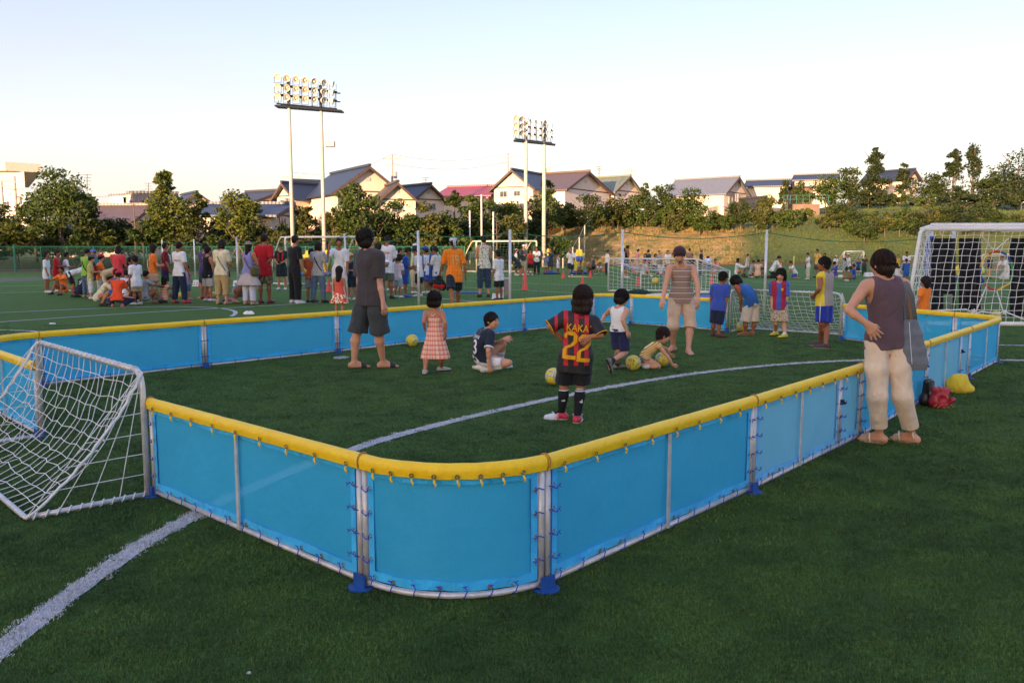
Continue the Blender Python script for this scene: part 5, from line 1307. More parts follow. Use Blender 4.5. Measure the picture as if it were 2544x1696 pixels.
     (2075, 635, 679, 175, .35, 'stand', ('tee', W), ('capri', BK), ('short', 'cap', W2), DS, 'child in white T-shirt and pale cap standing apart', None, G4, 1, None),
     (2076, 676, 697, 90, .2, 'sitl', ('tee', C('5048A0', 'violet_blue')), ('shorts', W), 'short', DS, 'child in violet blue lying back on the turf', 1.3, G4, 1, None),
     (2099, 632, 676, 200, .2, 'front', ('tee', C('3A4478', 'indigo')), ('pants', GY), 'long', DS, 'woman in indigo inside the small far goal', None, G4, 0, None),
     (2110, 629, 689, 265, 0, 'stride', ('tee', W), ('shorts', C('2C3630', 'dark_moss')), ('short', 'hat', W), WS, 'man in white shirt and white sun hat striding left', None, G4, 1, None),
     (2100, 640, 688, 265, .2, 'walk', ('tee', C('AEB8C0', 'ice_grey')), ('mini', W), 'bob', WS, 'person in ice grey walking before the white sun hat man', None, G4, 1, None),
     (2122, 666, 698, 280, .4, 'sitk', ('tee', BL), ('shorts', BL), 'short', WS, 'child in blue sitting left of the white far marker box', 1.15, G4, 2, None),
     (2131, 642, 683, 175, .35, 'stand', ('tee', C('2444A0', 'bright_blue')), ('shorts', NV), 'short', WS, 'child in bright blue just right of the small far goal', None, G4, 1, None),
     (2146, 635, 685, 180, 0, 'front', ('tee', C('3A4440', 'dark_olive')), ('pants', GR), 'short', DS, 'adult in dark olive holding something yellow', None, G4, 1, None),
     (2229, 661, 702, 10, .4, 'squat', ('tee', C('CFC8BE', 'oatmeal')), ('shorts', BG), 'bob', WS, 'child in oatmeal squatting right of the woman in mauve', 1.35, G4, 1, None),
     (2228, 633, 688, 175, 0, 'stand', ('vest', YE), ('shorts', BK), 'short', WS, 'person in yellow bib right of the woman in mauve', None, G4, 1, None),
     (2249, 626, 692, 190, 0, 'front', ('tee', W), ('shorts', BK), ('short', 'cap', BK), DS, 'man in white and black cap behind the full blue kit boy', None, G4, 2, None),
     (2250, 643, 703, 5, .35, 'front', ('kit', C('2C58B0', 'kit_blue')), ('shorts', C('2C58B0', 'kit_blue')), 'crop', WS, 'boy in full blue kit left of the big goal', None, G4, 2, None),
     (2335, 626, 692, 185, 0, 'stand', ('tee', BK), ('shorts', BK), 'crop', DS, 'man in black behind the target sheet', None, G4, 2, None),
     (2428, 647, 735, 85, .2, 'front', ('kit', C('C8D828', 'neon_yellow')), ('shorts', BL), 'short', WS, 'boy in neon yellow kit behind the hexagon hoop', None, G4, 2, None),
     (2456, 637, 692, 170, 0, 'stand', ('tee', C('222636', 'ink')), ('pants', KH), 'short', DS, 'adult in ink blue and tan trousers seen through the hexagon hoop', None, G4, 2, None),
     (2477, 661, 688, 5, .5, 'out', ('tee', PK), ('mini', PK), 'short', WS, 'small child in pink with arms spread beyond the big goal', None, G4, 1, None),
     (2503, 649, 694, 265, .1, 'kneel', ('tee', W), ('pants', W2), ('short', 'cap', GY), WS, 'person in white kneeling at the right behind the hexagon hoop', 1.7, G4, 1, None),
     (2528, 640, 700, 200, .1, 'stand', ('tee', DG), ('shorts', BK), 'short', DS, 'person in dark grey at the right edge behind the big goal', None, G4, 2, None),
    ]
    for (u, vt, vf, face, c, pose, top, bot, hd, sh, lab, H, grp, sk, ex) in L:
        crowd_person(u, vt, vf, face, c, pose, top, bot, hd, sh, lab, H, grp, sk, .88, None, ex)
    # things held
    p = gp(1100, 770); Y = 20.2; e = empty('backpack', tuple(at(1090, 712, Y)), 'black and red backpack carried low by the man in orange', 'bag'); org = at(1090, 712, Y); F = Field(org - .4, org + .4, .012); F.cone(at(1075, 703, Y), at(1095, 708, Y), .10, .12, .03); F.cone(at(1090, 690, Y), at(1100, 712, Y), .07, .10, .03); F.folds(.006, 22, 2); F.build('pouch', cloth('1C1A1C', 'black_nylon'), e, org)
    F = Field(org - .4, org + .4, .012); F.cone(at(1080, 710, Y - .07), at(1100, 712, Y - .07), .055, .06, .02); F.build('front_pocket', cloth('B01018', 'red_nylon2'), e, org); b = MB(); b.tube([at(1094, 690, Y) - org, at(1097, 680, Y) - org, at(1100, 690, Y) - org], .012, 5); b.build('grab_handle', cloth('1C1A1C', 'black_nylon'), e)
    c = at(956, 652, 24.0); F = Field((-.2, -.15, -.2), (.2, .15, .2), .012); F.ell((0, 0, 0), (.13, .07, .15), None, 0); F.folds(.008, 30, 1); o = F.build('foil_balloon', mat('silver_foil', (.7, .62, .62), .15, .9), None, np.zeros(3)); o.location = tuple(c); tag(o, 'silver foil balloon right of the pink top woman', 'balloon')
# ------------------------------------------------------------------ the setting: turf, lines, slope, woods, houses
def sstep(a, b, x):
    t = max(0.0, min(1.0, (x - a) / (b - a))); return t * t * (3 - 2 * t)
def col_of(x, y): return 1272 + x / max(y, 1) * F_PX
def foot_Y(u): return 54.0 + 19.0 * sstep(1150, 1420, u)          # where the slope starts
def terrain(x, y):
    if y < 20:
        # unseen ridge added behind the camera to keep the evening sun off the pitch
        d = -y - 200
        if d <= 0: return 0.0
        top = 28.2 + 0.8 * math.sin(x * .05) + 0.5 * math.sin(x * .13 + 1)
        edge = sstep(-420, -360, x) * (1 - sstep(150, 210, x))
        return top * sstep(0, 40, d) * (1 - .5 * sstep(70, 140, d)) * edge
    u = col_of(x, y); yb = foot_Y(u)
    r = sstep(1250, 1500, u); rr = sstep(1850, 2200, u)
    h1 = .7 + 3.0 * r + 1.6 * rr
    h2 = 1.0 + 1.0 * sstep(1000, 1500, u) + 0.6 * sstep(1500, 1950, u)
    z = h1 * sstep(yb, yb + 13, y) + h2 * sstep(yb + 14, yb + 48, y)
    if z > 0.02:
        n = mnoise.noise(Vector((x * .12, y * .12, 3.1))) * .8 + mnoise.noise(Vector((x * .4, y * .4, 7.7))) * .25
        z += n * min(1, z) * .6
        # mown terraces on the golden bank
        if r > .1: z += .10 * math.sin(z * 9.0) * r * (1 - rr)
    return max(0.0, z)

# --- field lines: (pixel polyline, width m)
def pline(pts, s=1.0): return [gp(u * s, v * s)[:2] for u, v in pts]
D2 = 2544 / 2352
LINES = [
 ([(-60, 1545), (0, 1490), (100, 1400), (200, 1318), (300, 1250), (400, 1196), (470, 1165), (600, 1108), (720, 1058), (820, 1025), (950, 986), (1100, 953), (1260, 917), (1400, 889), (1550, 863), (1700, 845), (1850, 832), (1980, 826), (2290, 827), (2420, 829)], .105, D2),
 ([(0, 777), (130, 771), (270, 765), (400, 760), (480, 760.5), (560, 765), (590, 770), (600, 776), (592, 781), (575, 786)], .10, 1),
 ([(-40, 803), (0, 800), (250, 783), (500, 768), (620, 763), (700, 758), (820, 749), (900, 743)], .10, 1), ([(900, 731), (964, 733), (1037, 737), (1140, 746), (1230, 753)], .10, 1),
 ([(-40, 819), (0, 820), (75, 822), (140, 827)], .10, 1), ([(0, 711), (80, 710), (130, 709)], .10, 1), ([(0, 728), (80, 725.5), (140, 724.5)], .10, 1),
 ([(340, 683), (478, 689), (573, 692), (675, 696), (800, 700), (964, 707), (1030, 710), (1150, 714), (1227, 717), (1269, 719.5), (1349, 724), (1422, 728), (1500, 733)], .10, 1),
 ([(360, 701), (478, 706), (632, 714), (683, 717), (760, 721), (811, 724), (900, 729)], .10, 1),
 ([(1100, 696), (1150, 698), (1217, 700), (1269, 703), (1400, 707), (1515, 711), (1700, 719), (1860, 726)], .10, 1),
 ([(1150, 680), (1284, 683), (1502, 689), (1680, 693), (1845, 695.7), (2050, 702.7), (2135, 706), (2330, 714), (2544, 722)], .10, 1),
 ([(1867, 701.4), (1958, 706), (2120, 713), (2330, 722), (2544, 731)], .10, 1),
 ([(1130, 664), (1200, 664.5), (1300, 665.5)], .18, 1), ([(2470, 857.5), (2600, 859.5)], .10, 1), ([(300, 690), (370, 687)], .10, 1),
]
Z_LINE = .006
def turf_material():
    b = NB('artificial_turf'); v = b.coord(); xyz = b.xyz(v)
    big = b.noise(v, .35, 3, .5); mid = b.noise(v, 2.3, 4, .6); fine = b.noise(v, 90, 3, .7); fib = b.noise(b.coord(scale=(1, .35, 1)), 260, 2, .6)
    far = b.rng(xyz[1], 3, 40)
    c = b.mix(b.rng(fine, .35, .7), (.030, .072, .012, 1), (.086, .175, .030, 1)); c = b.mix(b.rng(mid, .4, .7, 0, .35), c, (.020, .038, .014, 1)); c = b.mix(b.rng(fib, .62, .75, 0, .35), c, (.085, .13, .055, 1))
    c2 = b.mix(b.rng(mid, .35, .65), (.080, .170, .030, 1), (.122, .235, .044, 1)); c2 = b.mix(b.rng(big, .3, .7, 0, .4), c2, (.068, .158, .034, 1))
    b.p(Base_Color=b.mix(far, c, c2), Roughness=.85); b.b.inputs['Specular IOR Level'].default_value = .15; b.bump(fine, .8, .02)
    return b.m
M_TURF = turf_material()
def ground():
    mesh_obj('ground', [(-600, -700, -.6), (700, -700, -.6), (700, 1500, -.6), (-600, 1500, -.6)], [(0, 1, 2, 3)], mat('far_earth', (.05, .06, .03), .95))['kind'] = 'structure'
    # turf: a grid with its far edge along the foot of the slope
    V = []; F = []; ys = list(np.linspace(-200, 6, 12)) + list(np.linspace(8, 80, 26)); xs = np.linspace(-250, 150, 100)
    for y in ys:
        for x in xs: V.append((x, y, 0.0))
    n = len(xs)
    for j in range(len(ys) - 1):
        for i in range(n - 1): F.append((j * n + i, j * n + i + 1, (j + 1) * n + i + 1, (j + 1) * n + i))
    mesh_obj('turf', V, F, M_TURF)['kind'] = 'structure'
    # rising land behind the pitch
    V = []; F = []; us = np.linspace(-700, 3300, 190); ks = [0, .8, 1.8, 3, 4.2, 5.4, 6.6, 7.8, 9, 10.5, 12, 13, 15, 18, 22, 27, 33, 40, 48, 60, 80, 110, 160, 260, 420]
    for k in ks:
        for u in us:
            y = foot_Y(u) + k - .3; x = (u - 1272) / F_PX * y; V.append((x, y, terrain(x, y) - (0.05 if k == 0 else 0) + (.012 if k > 0 else 0)))
    n = len(us)
    for j in range(len(ks) - 1):
        for i in range(n - 1): F.append((j * n + i, j * n + i + 1, (j + 1) * n + i + 1, (j + 1) * n + i))
    b = NB('bank_grass'); v = b.coord(); xyz = b.xyz(v)
    u = b.math('DIVIDE', xyz[0], xyz[1])
    dry = b.math('MULTIPLY', b.rng(u, .015, .06), b.rng(u, .262, .290, 1, 0))
    nz = b.noise(v, .9, 6, .65); nf = b.noise(v, 5, 4, .65); terr = b.noise(b.coord(scale=(.25, .25, 6)), 1.2, 3, .6)
    g = b.mix(b.rng(nf, .35, .65), (.040, .075, .018, 1), (.115, .135, .030, 1)); d = b.mix(b.rng(nf, .35, .65), (.34, .225, .070, 1), (.20, .165, .048, 1)); d = b.mix(b.rng(terr, .52, .6, 0, .6), d, (.42, .27, .12, 1))
    d = b.mix(b.rng(nz, .55, .62), d, (.46, .27, .14, 1)); d = b.mix(b.rng(nz, .47, .40, 0, .8), d, (.085, .105, .022, 1))
    c = b.mix(dry, g, d)
    edge = b.math('MULTIPLY', b.math('LESS_THAN', xyz[2], .10), 1.0); c = b.mix(edge, c, b.mix(b.rng(nf, .4, .6), (.20, .085, .055, 1), (.13, .07, .05, 1)))
    b.p(Base_Color=c, Roughness=.95); b.bump(nf, .8, .25)
    mesh_obj('hill', V, F, b.m, smooth=True)['kind'] = 'structure'
    # ridge behind the camera, out of view, put in to shade the pitch
    V = []; F = []; ys = np.linspace(-360, -199, 40); xs = np.linspace(-430, 220, 90)
    for y in ys:
        for x in xs: V.append((x, y, terrain(x, y) + .01 + (mnoise.noise(Vector((x * .3, y * .3, 0))) * .5 if -y > 220 else 0)))
    n = len(xs)
    for j in range(len(ys) - 1):
        for i in range(n - 1): F.append((j * n + i, j * n + i + 1, (j + 1) * n + i + 1, (j + 1) * n + i))
    mesh_obj('hill', V, F, b.m, smooth=True)['kind'] = 'structure'
    # worn strip of running track along the far left edge
    tr = mat('track_red', '8A5448', .9, var=.2, scale=2); V = []; F = []
    us = np.linspace(-400, 1150, 30)
    for u in us:
        for dy in (-2.2, -.3): y = foot_Y(u) + dy; V.append(((u - 1272) / F_PX * y, y, .008))
    for i in range(len(us) - 1): F.append((2 * i, 2 * i + 2, 2 * i + 3, 2 * i + 1))
    mesh_obj('track', V, F, tr)['kind'] = 'structure'
    pl = NB('worn_turf'); nn = pl.noise(pl.coord(), 1.5, 4); pl.p(Base_Color=pl.mix(pl.rng(nn, .4, .6), (.14, .16, .08, 1), (.08, .12, .05, 1)), Roughness=.95)
    P_ = [gp(-120, 706), gp(112, 697), gp(112, 688), gp(-120, 690)]; mesh_obj('worn_path', [tuple(q[:2]) + (.004,) for q in P_], [(0, 1, 2, 3)], pl.m)['kind'] = 'structure'
def resample(P, step):
    P = np.array(P); d = np.r_[0, np.cumsum(np.linalg.norm(np.diff(P, axis=0), axis=1))]
    n = max(2, int(d[-1] / step)); t = np.linspace(0, d[-1], n)
    # smooth through the points
    q = np.stack([np.interp(t, d, P[:, 0]), np.interp(t, d, P[:, 1])], 1)
    for _ in range(6 if n > 12 else 0): q[1:-1] = q[1:-1] * .5 + (q[:-2] + q[2:]) * .25
    return q
LINE_PTS = []
def field_lines():
    b = NB('white_turf_paint'); v = b.coord(); n = b.noise(v, 35, 4, .7); f = b.noise(b.coord(scale=(1, .4, 1)), 240, 2, .6)
    c = b.mix(b.rng(n, .35, .65), (.42, .42, .43, 1), (.62, .62, .63, 1)); c = b.mix(b.rng(f, .35, .5, .55, 0), c, (.16, .17, .16, 1)); b.p(Base_Color=c, Roughness=.9); b.bump(f, .6, .01)
    for i, (pts, w, s) in enumerate(LINES):
        P = resample(pline(pts, s), .12 if i == 0 else .5)
        if i == 0:
            for _ in range(60): P[1:-1] = P[1:-1] * .5 + (P[:-2] + P[2:]) * .25
        t = np.gradient(P, axis=0); t /= np.linalg.norm(t, axis=1)[:, None]; nn = np.stack([-t[:, 1], t[:, 0]], 1)
        jit = np.array([[rnd.uniform(-.006, .006), rnd.uniform(-.006, .006)] for _ in P]) if i == 0 else np.zeros((len(P), 2))
        A = P + nn * (w / 2 + jit[:, :1]); B = P - nn * (w / 2 + jit[:, 1:]); V = []; F = []
        for a, c_ in zip(A, B): V += [(a[0], a[1], Z_LINE), (c_[0], c_[1], Z_LINE)]
        for k in range(len(P) - 1): F.append((2 * k, 2 * k + 1, 2 * k + 3, 2 * k + 2))
        mesh_obj('field_line', V, F, b.m)['kind'] = 'structure'
        LINE_PTS.append((P, w))
    return b.m
def tuft_nodes(name, host, tuft, smin, smax):
    ng = bpy.data.node_groups.new(name, 'GeometryNodeTree')
    ng.interface.new_socket('Geometry', in_out='INPUT', socket_type='NodeSocketGeometry'); ng.interface.new_socket('Geometry', in_out='OUTPUT', socket_type='NodeSocketGeometry')
    N, L = ng.nodes, ng.links; gi = N.new('NodeGroupInput'); go = N.new('NodeGroupOutput'); m2p = N.new('GeometryNodeMeshToPoints'); iop = N.new('GeometryNodeInstanceOnPoints'); oi = N.new('GeometryNodeObjectInfo')
    oi.inputs['Object'].default_value = tuft; rv = N.new('FunctionNodeRandomValue'); rv.data_type = 'FLOAT_VECTOR'; rv.inputs[0].default_value = (-.15, -.15, 0); rv.inputs[1].default_value = (.15, .15, 6.283)
    rs = N.new('FunctionNodeRandomValue'); rs.inputs[2].default_value = smin; rs.inputs[3].default_value = smax
    L.new(gi.outputs[0], m2p.inputs[0]); L.new(m2p.outputs[0], iop.inputs['Points']); L.new(oi.outputs['Geometry'], iop.inputs['Instance']); L.new(rv.outputs[0], iop.inputs['Rotation']); L.new(rs.outputs[1], iop.inputs['Scale']); L.new(iop.outputs[0], go.inputs[0])
    md = host.modifiers.new('tufts', 'NODES'); md.node_group = ng
def turf_blades(white):
    rg = np.random.default_rng(5)
    def blades(n, rad, hmin, hmax, w, name, m):
        V = []; F = []
        for i in range(n):
            a, r = rg.uniform(0, 6.28), rad * math.sqrt(rg.uniform()); x, y = r * math.cos(a), r * math.sin(a); q = rg.uniform(0, 6.28); h = rg.uniform(hmin, hmax); l = rg.uniform(.2, 1.0) * h; dx, dy = math.cos(q) * w / 2, math.sin(q) * w / 2; lx, ly = -math.sin(q) * l, math.cos(q) * l
            o = len(V); V += [(x - dx, y - dy, 0), (x + dx, y + dy, 0), (x + lx * .5 + dx * .7, y + ly * .5 + dy * .7, h * .7), (x + lx * .5 - dx * .7, y + ly * .5 - dy * .7, h * .7), (x + lx, y + ly, h)]
            F += [(o, o + 1, o + 2, o + 3), (o + 3, o + 2, o + 4)]
        return mesh_obj(name, V, F, m)
    b = NB('turf_blade'); oi = b.new('ShaderNodeObjectInfo'); gn = b.new('ShaderNodeNewGeometry'); n = b.math('ADD', b.math('MULTIPLY', b.noise(gn.outputs['Position'], 2.4, 4, .6), .6), b.math('MULTIPLY', b.noise(gn.outputs['Position'], .55, 4, .6), .4)); n2 = b.noise(gn.outputs['Position'], 45, 3, .7)
    c = b.mix(b.rng(n2, .3, .7), (.036, .084, .014, 1), (.140, .260, .048, 1)); c = b.mix(b.rng(n, .42, .58, 0, .75), c, (.020, .055, .014, 1)); c = b.mix(b.rng(b.noise(gn.outputs['Position'], 130, 2), .66, .72), c, (.20, .25, .13, 1))
    b.p(Base_Color=c, Roughness=.55); b.b.inputs['Specular IOR Level'].default_value = .35
    t1 = blades(30, .034, .005, .013, .0019, 'grass_tuft', b.m); t1.location = (0, -60, -3); tag(t1, kind='stuff')
    t2 = blades(26, .075, .007, .016, .0042, 'grass_tuft', b.m); t2.location = (0, -60.5, -3); tag(t2, kind='stuff')
    P, w = LINE_PTS[0]; sel = P[P[:, 1] < 14]
    def clear(pts, m):
        keep = np.ones(len(pts), bool)
        for i in range(0, len(pts), 4000):
            q = pts[i:i + 4000]; d = np.sqrt(((q[:, None, :] - sel[None]) ** 2).sum(-1)).min(1); keep[i:i + 4000] = d > m
        return pts[keep]
    def scatter(y0, y1, dens):
        Wd = lambda y: y * .72 + 1.2
        n = int((Wd(y0) + Wd(y1)) * (y1 - y0) * dens); y = np.sqrt(rg.uniform(y0 ** 2, y1 ** 2, n)); x = rg.uniform(-1, 1, n) * Wd(y); return np.stack([x, y], 1)
    for (y0, y1, dens, tf, nm, lo, hi) in ((1.3, 6.5, 1700, t1, 'turf_fibres', .8, 1.25), (3.5, 17.0, 300, t2, 'turf_fibres', .8, 1.3)):
        pts = scatter(y0, y1, dens); yy = pts[:, 1]
        keep = np.clip((6.5 - yy) / 3.0, 0, 1) if y1 < 7 else np.clip((yy - 3.5) / 2.5, 0, 1) * np.clip((17 - yy) / 9, 0, 1)
        pts = clear(pts[rg.uniform(size=len(pts)) < keep], .062 if y1 < 7 else .08)
        V = [(a, b_, 0.001) for a, b_ in pts]; o = mesh_obj(nm, V, [], b.m); tag(o, 'short dark green artificial turf fibres in the foreground', 'turf', kind='stuff'); tuft_nodes(nm, o, tf, lo, hi)
    # white fibres of the near line
    bw = NB('white_fibre'); gn = bw.new('ShaderNodeNewGeometry'); n = bw.noise(gn.outputs['Position'], 70, 3, .7); bw.p(Base_Color=bw.mix(bw.rng(n, .3, .7), (.42, .42, .43, 1), (.80, .80, .81, 1)), Roughness=.6)
    t3 = blades(22, .028, .005, .011, .003, 'grass_tuft', bw.m); t3.location = (0, -61, -3); tag(t3, kind='stuff')
    q = P[P[:, 1] < 13]; t = np.gradient(q, axis=0); t /= np.linalg.norm(t, axis=1)[:, None]; nn = np.stack([-t[:, 1], t[:, 0]], 1); V = []
    for p_, n_, t_ in zip(q, nn, t):
        k = int(26 if p_[1] < 6 else 12)
        for _ in range(k): o = rg.normal(0, .024); o = max(-.062, min(.062, o * 1.3)); s_ = rg.uniform(-.06, .06); V.append((p_[0] + n_[0] * o + t_[0] * s_, p_[1] + n_[1] * o + t_[1] * s_, .005))
    o = mesh_obj('line_fibres', V, [], bw.m); tag(o, 'white turf fibres of the curved line crossing the foreground', 'turf', kind='stuff'); tuft_nodes('line_fibres', o, t3, .8, 1.2)
    # rough grass on the bank
    bg = NB('bank_blade'); gn = bg.new('ShaderNodeNewGeometry'); n = bg.noise(gn.outputs['Position'], .8, 4, .6); xyz = bg.xyz(gn.outputs['Position']); uu = bg.math('DIVIDE', xyz[0], xyz[1])
    dry = bg.math('MULTIPLY', bg.rng(uu, .015, .06), bg.rng(uu, .262, .290, 1, 0)); c = bg.mix(bg.rng(n, .35, .65), (.05, .085, .02, 1), (.13, .15, .035, 1)); c2 = bg.mix(bg.rng(n, .38, .60), (.19, .17, .045, 1), (.38, .25, .085, 1)); bg.p(Base_Color=bg.mix(dry, c, c2), Roughness=.9)
    t4 = blades(30, .5, .12, .45, .035, 'grass_tuft', bg.m); t4.location = (0, -64, -3); tag(t4, kind='stuff'); V = []
    for _ in range(5200):
        u = rg.uniform(300, 2700); k = rg.uniform(.8, 24); y = foot_Y(u) + k; x = (u - 1272) / F_PX * y
        nz = mnoise.noise(Vector((x * .35, y * .35, 5)))
        if u > 1250 or k < 6:
            if nz > -.12: V.append((x, y, terrain(x, y)))
    o = mesh_obj('rough_grass', V, [], bg.m); tag(o, 'rough grass growing on the bank beyond the pitch', 'grass', kind='stuff'); tuft_nodes('rough_grass', o, t4, .5, 1.1)

# ------------------------------------------------------------------ trees
def leaf_mat(name, dark, light, sc=1.2):
    b = NB(name); v = b.coord(); n = b.noise(v, sc, 3, .6); n2 = b.noise(v, 9, 2, .6); gi = b.new('ShaderNodeNewGeometry')
    c = b.mix(b.rng(n, .35, .68), dark, light); c = b.mix(b.math('MULTIPLY', gi.outputs['Random Per Island'], .5), c, tuple(x * .45 for x in dark)); c = b.mix(b.rng(n2, .55, .8, 0, .35), c, tuple(min(1, x * 1.5) for x in light))
    b.p(Base_Color=c, Roughness=.6); b.b.inputs['Specular IOR Level'].default_value = .25
    tr = b.new('ShaderNodeBsdfTranslucent'); b.l.new(c, tr.inputs['Color']); mx = b.new('ShaderNodeMixShader'); mx.inputs[0].default_value = .22
    b.l.new(b.b.outputs[0], mx.inputs[1]); b.l.new(tr.outputs[0], mx.inputs[2]); b.l.new(mx.outputs[0], b.o.inputs['Surface']); return b.m
LEAF = {'green': leaf_mat('leaf_green', (.038, .072, .014), (.115, .150, .028)), 'light': leaf_mat('leaf_light', (.075, .105, .016), (.180, .190, .032)), 'dark': leaf_mat('leaf_dark', (.026, .048, .012), (.085, .108, .024)),
        'brown': leaf_mat('leaf_olive', (.060, .072, .016), (.145, .145, .034)), 'pine': leaf_mat('leaf_pine', (.018, .034, .012), (.062, .080, .022))}
BARK = mat('bark', (.13, .095, .07), .9, var=.3, scale=6, bump=.5)
def crown_mesh(rx, ry, rz, kind, n, lw, rg, cone=0.0):
    "leaf clumps filling an uneven crown, centre at origin, as many small faces"
    V = []; F = []
    ncl = max(24, int(52 * (rz / 3) ** .5 * (rx / 2.5) ** .5))
    cl = []
    for i in range(ncl * 4):
        d = rg.normal(size=3); d /= np.linalg.norm(d); r = rg.uniform(.0, .95) ** .45; q = d * r * .86
        zz = (q[2] + 1) / 2
        wdt = 1.0
        if cone: wdt = (1 - zz) ** .8 * 1.15 + .06 if cone > 0 else 1
        if kind == 'layer': q[2] = round(q[2] * 2.5) / 2.5 + rg.normal() * .04
        cl.append((q[0] * rx * wdt, q[1] * ry * wdt, q[2] * rz, rg.uniform(.24, .46) * min(rx, rz * 1.1) * (wdt * .6 + .4)))
        if len(cl) >= ncl: break
    per = int(n * 1.1) // len(cl)
    P = []; 
    for cx, cy, cz, cr in cl:
        d = rg.normal(size=(per, 3)); d /= np.linalg.norm(d, axis=1)[:, None]; r = (rg.uniform(.12, 1.15, per) ** .6)[:, None]
        fl = np.array([1, 1, .62 if kind != 'col' else 1.3]); P.append(np.array([cx, cy, cz]) + d * r * cr * fl)
    P = np.concatenate(P); m = len(P)
    a = rg.normal(size=(m, 3)); a[:, 2] *= .6; a /= np.linalg.norm(a, axis=1)[:, None]; b = np.cross(a, rg.normal(size=(m, 3))); b /= np.linalg.norm(b, axis=1)[:, None]
    s = (lw * rg.uniform(.6, 1.35, m))[:, None]; V = np.stack([P - a * s, P - b * s * .55, P + a * s, P + b * s * .55], 1).reshape(-1, 3); F = np.arange(m * 4).reshape(-1, 4)
    return V, F
def tree(u, vt, vb, hw, Y, kind, leaf, label, group='trees beyond the pitch', n=1500, trunk=True, lean=0.0, stake=False, seed=None, name='tree', zb=None):
    "u centre column, vt top row, vb row where the crown ends, hw half-width in source pixels"
    if u > 1300 * D2 and vb < 560 * D2 and Y < 104:
        for yy in np.arange(foot_Y(u) + 4, 112, .5):          # stand it where the bank is seen at the crown's foot
            if HZ + (CAMH - terrain((u - 1272) / F_PX * yy, yy)) * F_PX / yy < vb + 4: Y = yy; break
    rg = np.random.default_rng(seed if seed is not None else int(u * 7 + vt)); s = Y / F_PX; x = (u - 1272) * s
    z0 = terrain(x, Y) if zb is None else zb; zt = CAMH + (HZ - vt) * s; zc = max(z0 + .2, CAMH + (HZ - vb) * s); rx = hw * s; zt = max(zt, z0 + 1.2); zc = min(zc, zt - .9); H = zt - zc
    e = empty(name, (x, Y, z0 - .05), label, 'tree' if name == 'tree' else 'shrub', group)
    V, F = crown_mesh(rx, rx * .85, H / 2, kind, n, .125 * max(1, Y / 80) * (1.0 if kind != 'col' else .9), rg, 1 if kind == 'cone' else 0)
    mz = zc + H / 2 - z0
    mesh_obj('crown', V + np.array([lean * H * .2, 0, mz]), F, LEAF[leaf], e)
    if trunk:
        b = MB(); tr = .035 * (zt - z0) * .55 + .03; top = np.array([lean * H * .2, 0, mz + H * .2]); b.tube([(0, 0, -.1), (rg.normal() * .05, 0, (zc - z0) * .6), tuple(top)], [tr, tr * .8, tr * .25], 7)
        for k in range(6):
            t = rg.uniform(.35, .9); q = np.array([0, 0, 0]) * (1 - t) + top * t; a = rg.uniform(0, 6.28); b.tube([q, q + np.array([math.cos(a) * rx * .35, math.sin(a) * rx * .35, H * .12]), q + np.array([math.cos(a) * rx * .7, math.sin(a) * rx * .6, H * .28])], [tr * .45, tr * .3, tr * .1], 5)
        b.build('trunk', BARK, e, smooth=True)
    if stake:
        for q in (-1, 1): b = MB(); b.tube([(q * .95, -.2, 0), (-q * .35, 0, max(1.6, (zt - z0) * .42))], .035, 6); b.build('support_pole', mat('stake_wood', (.22, .17, .12), .9), e)
    return e
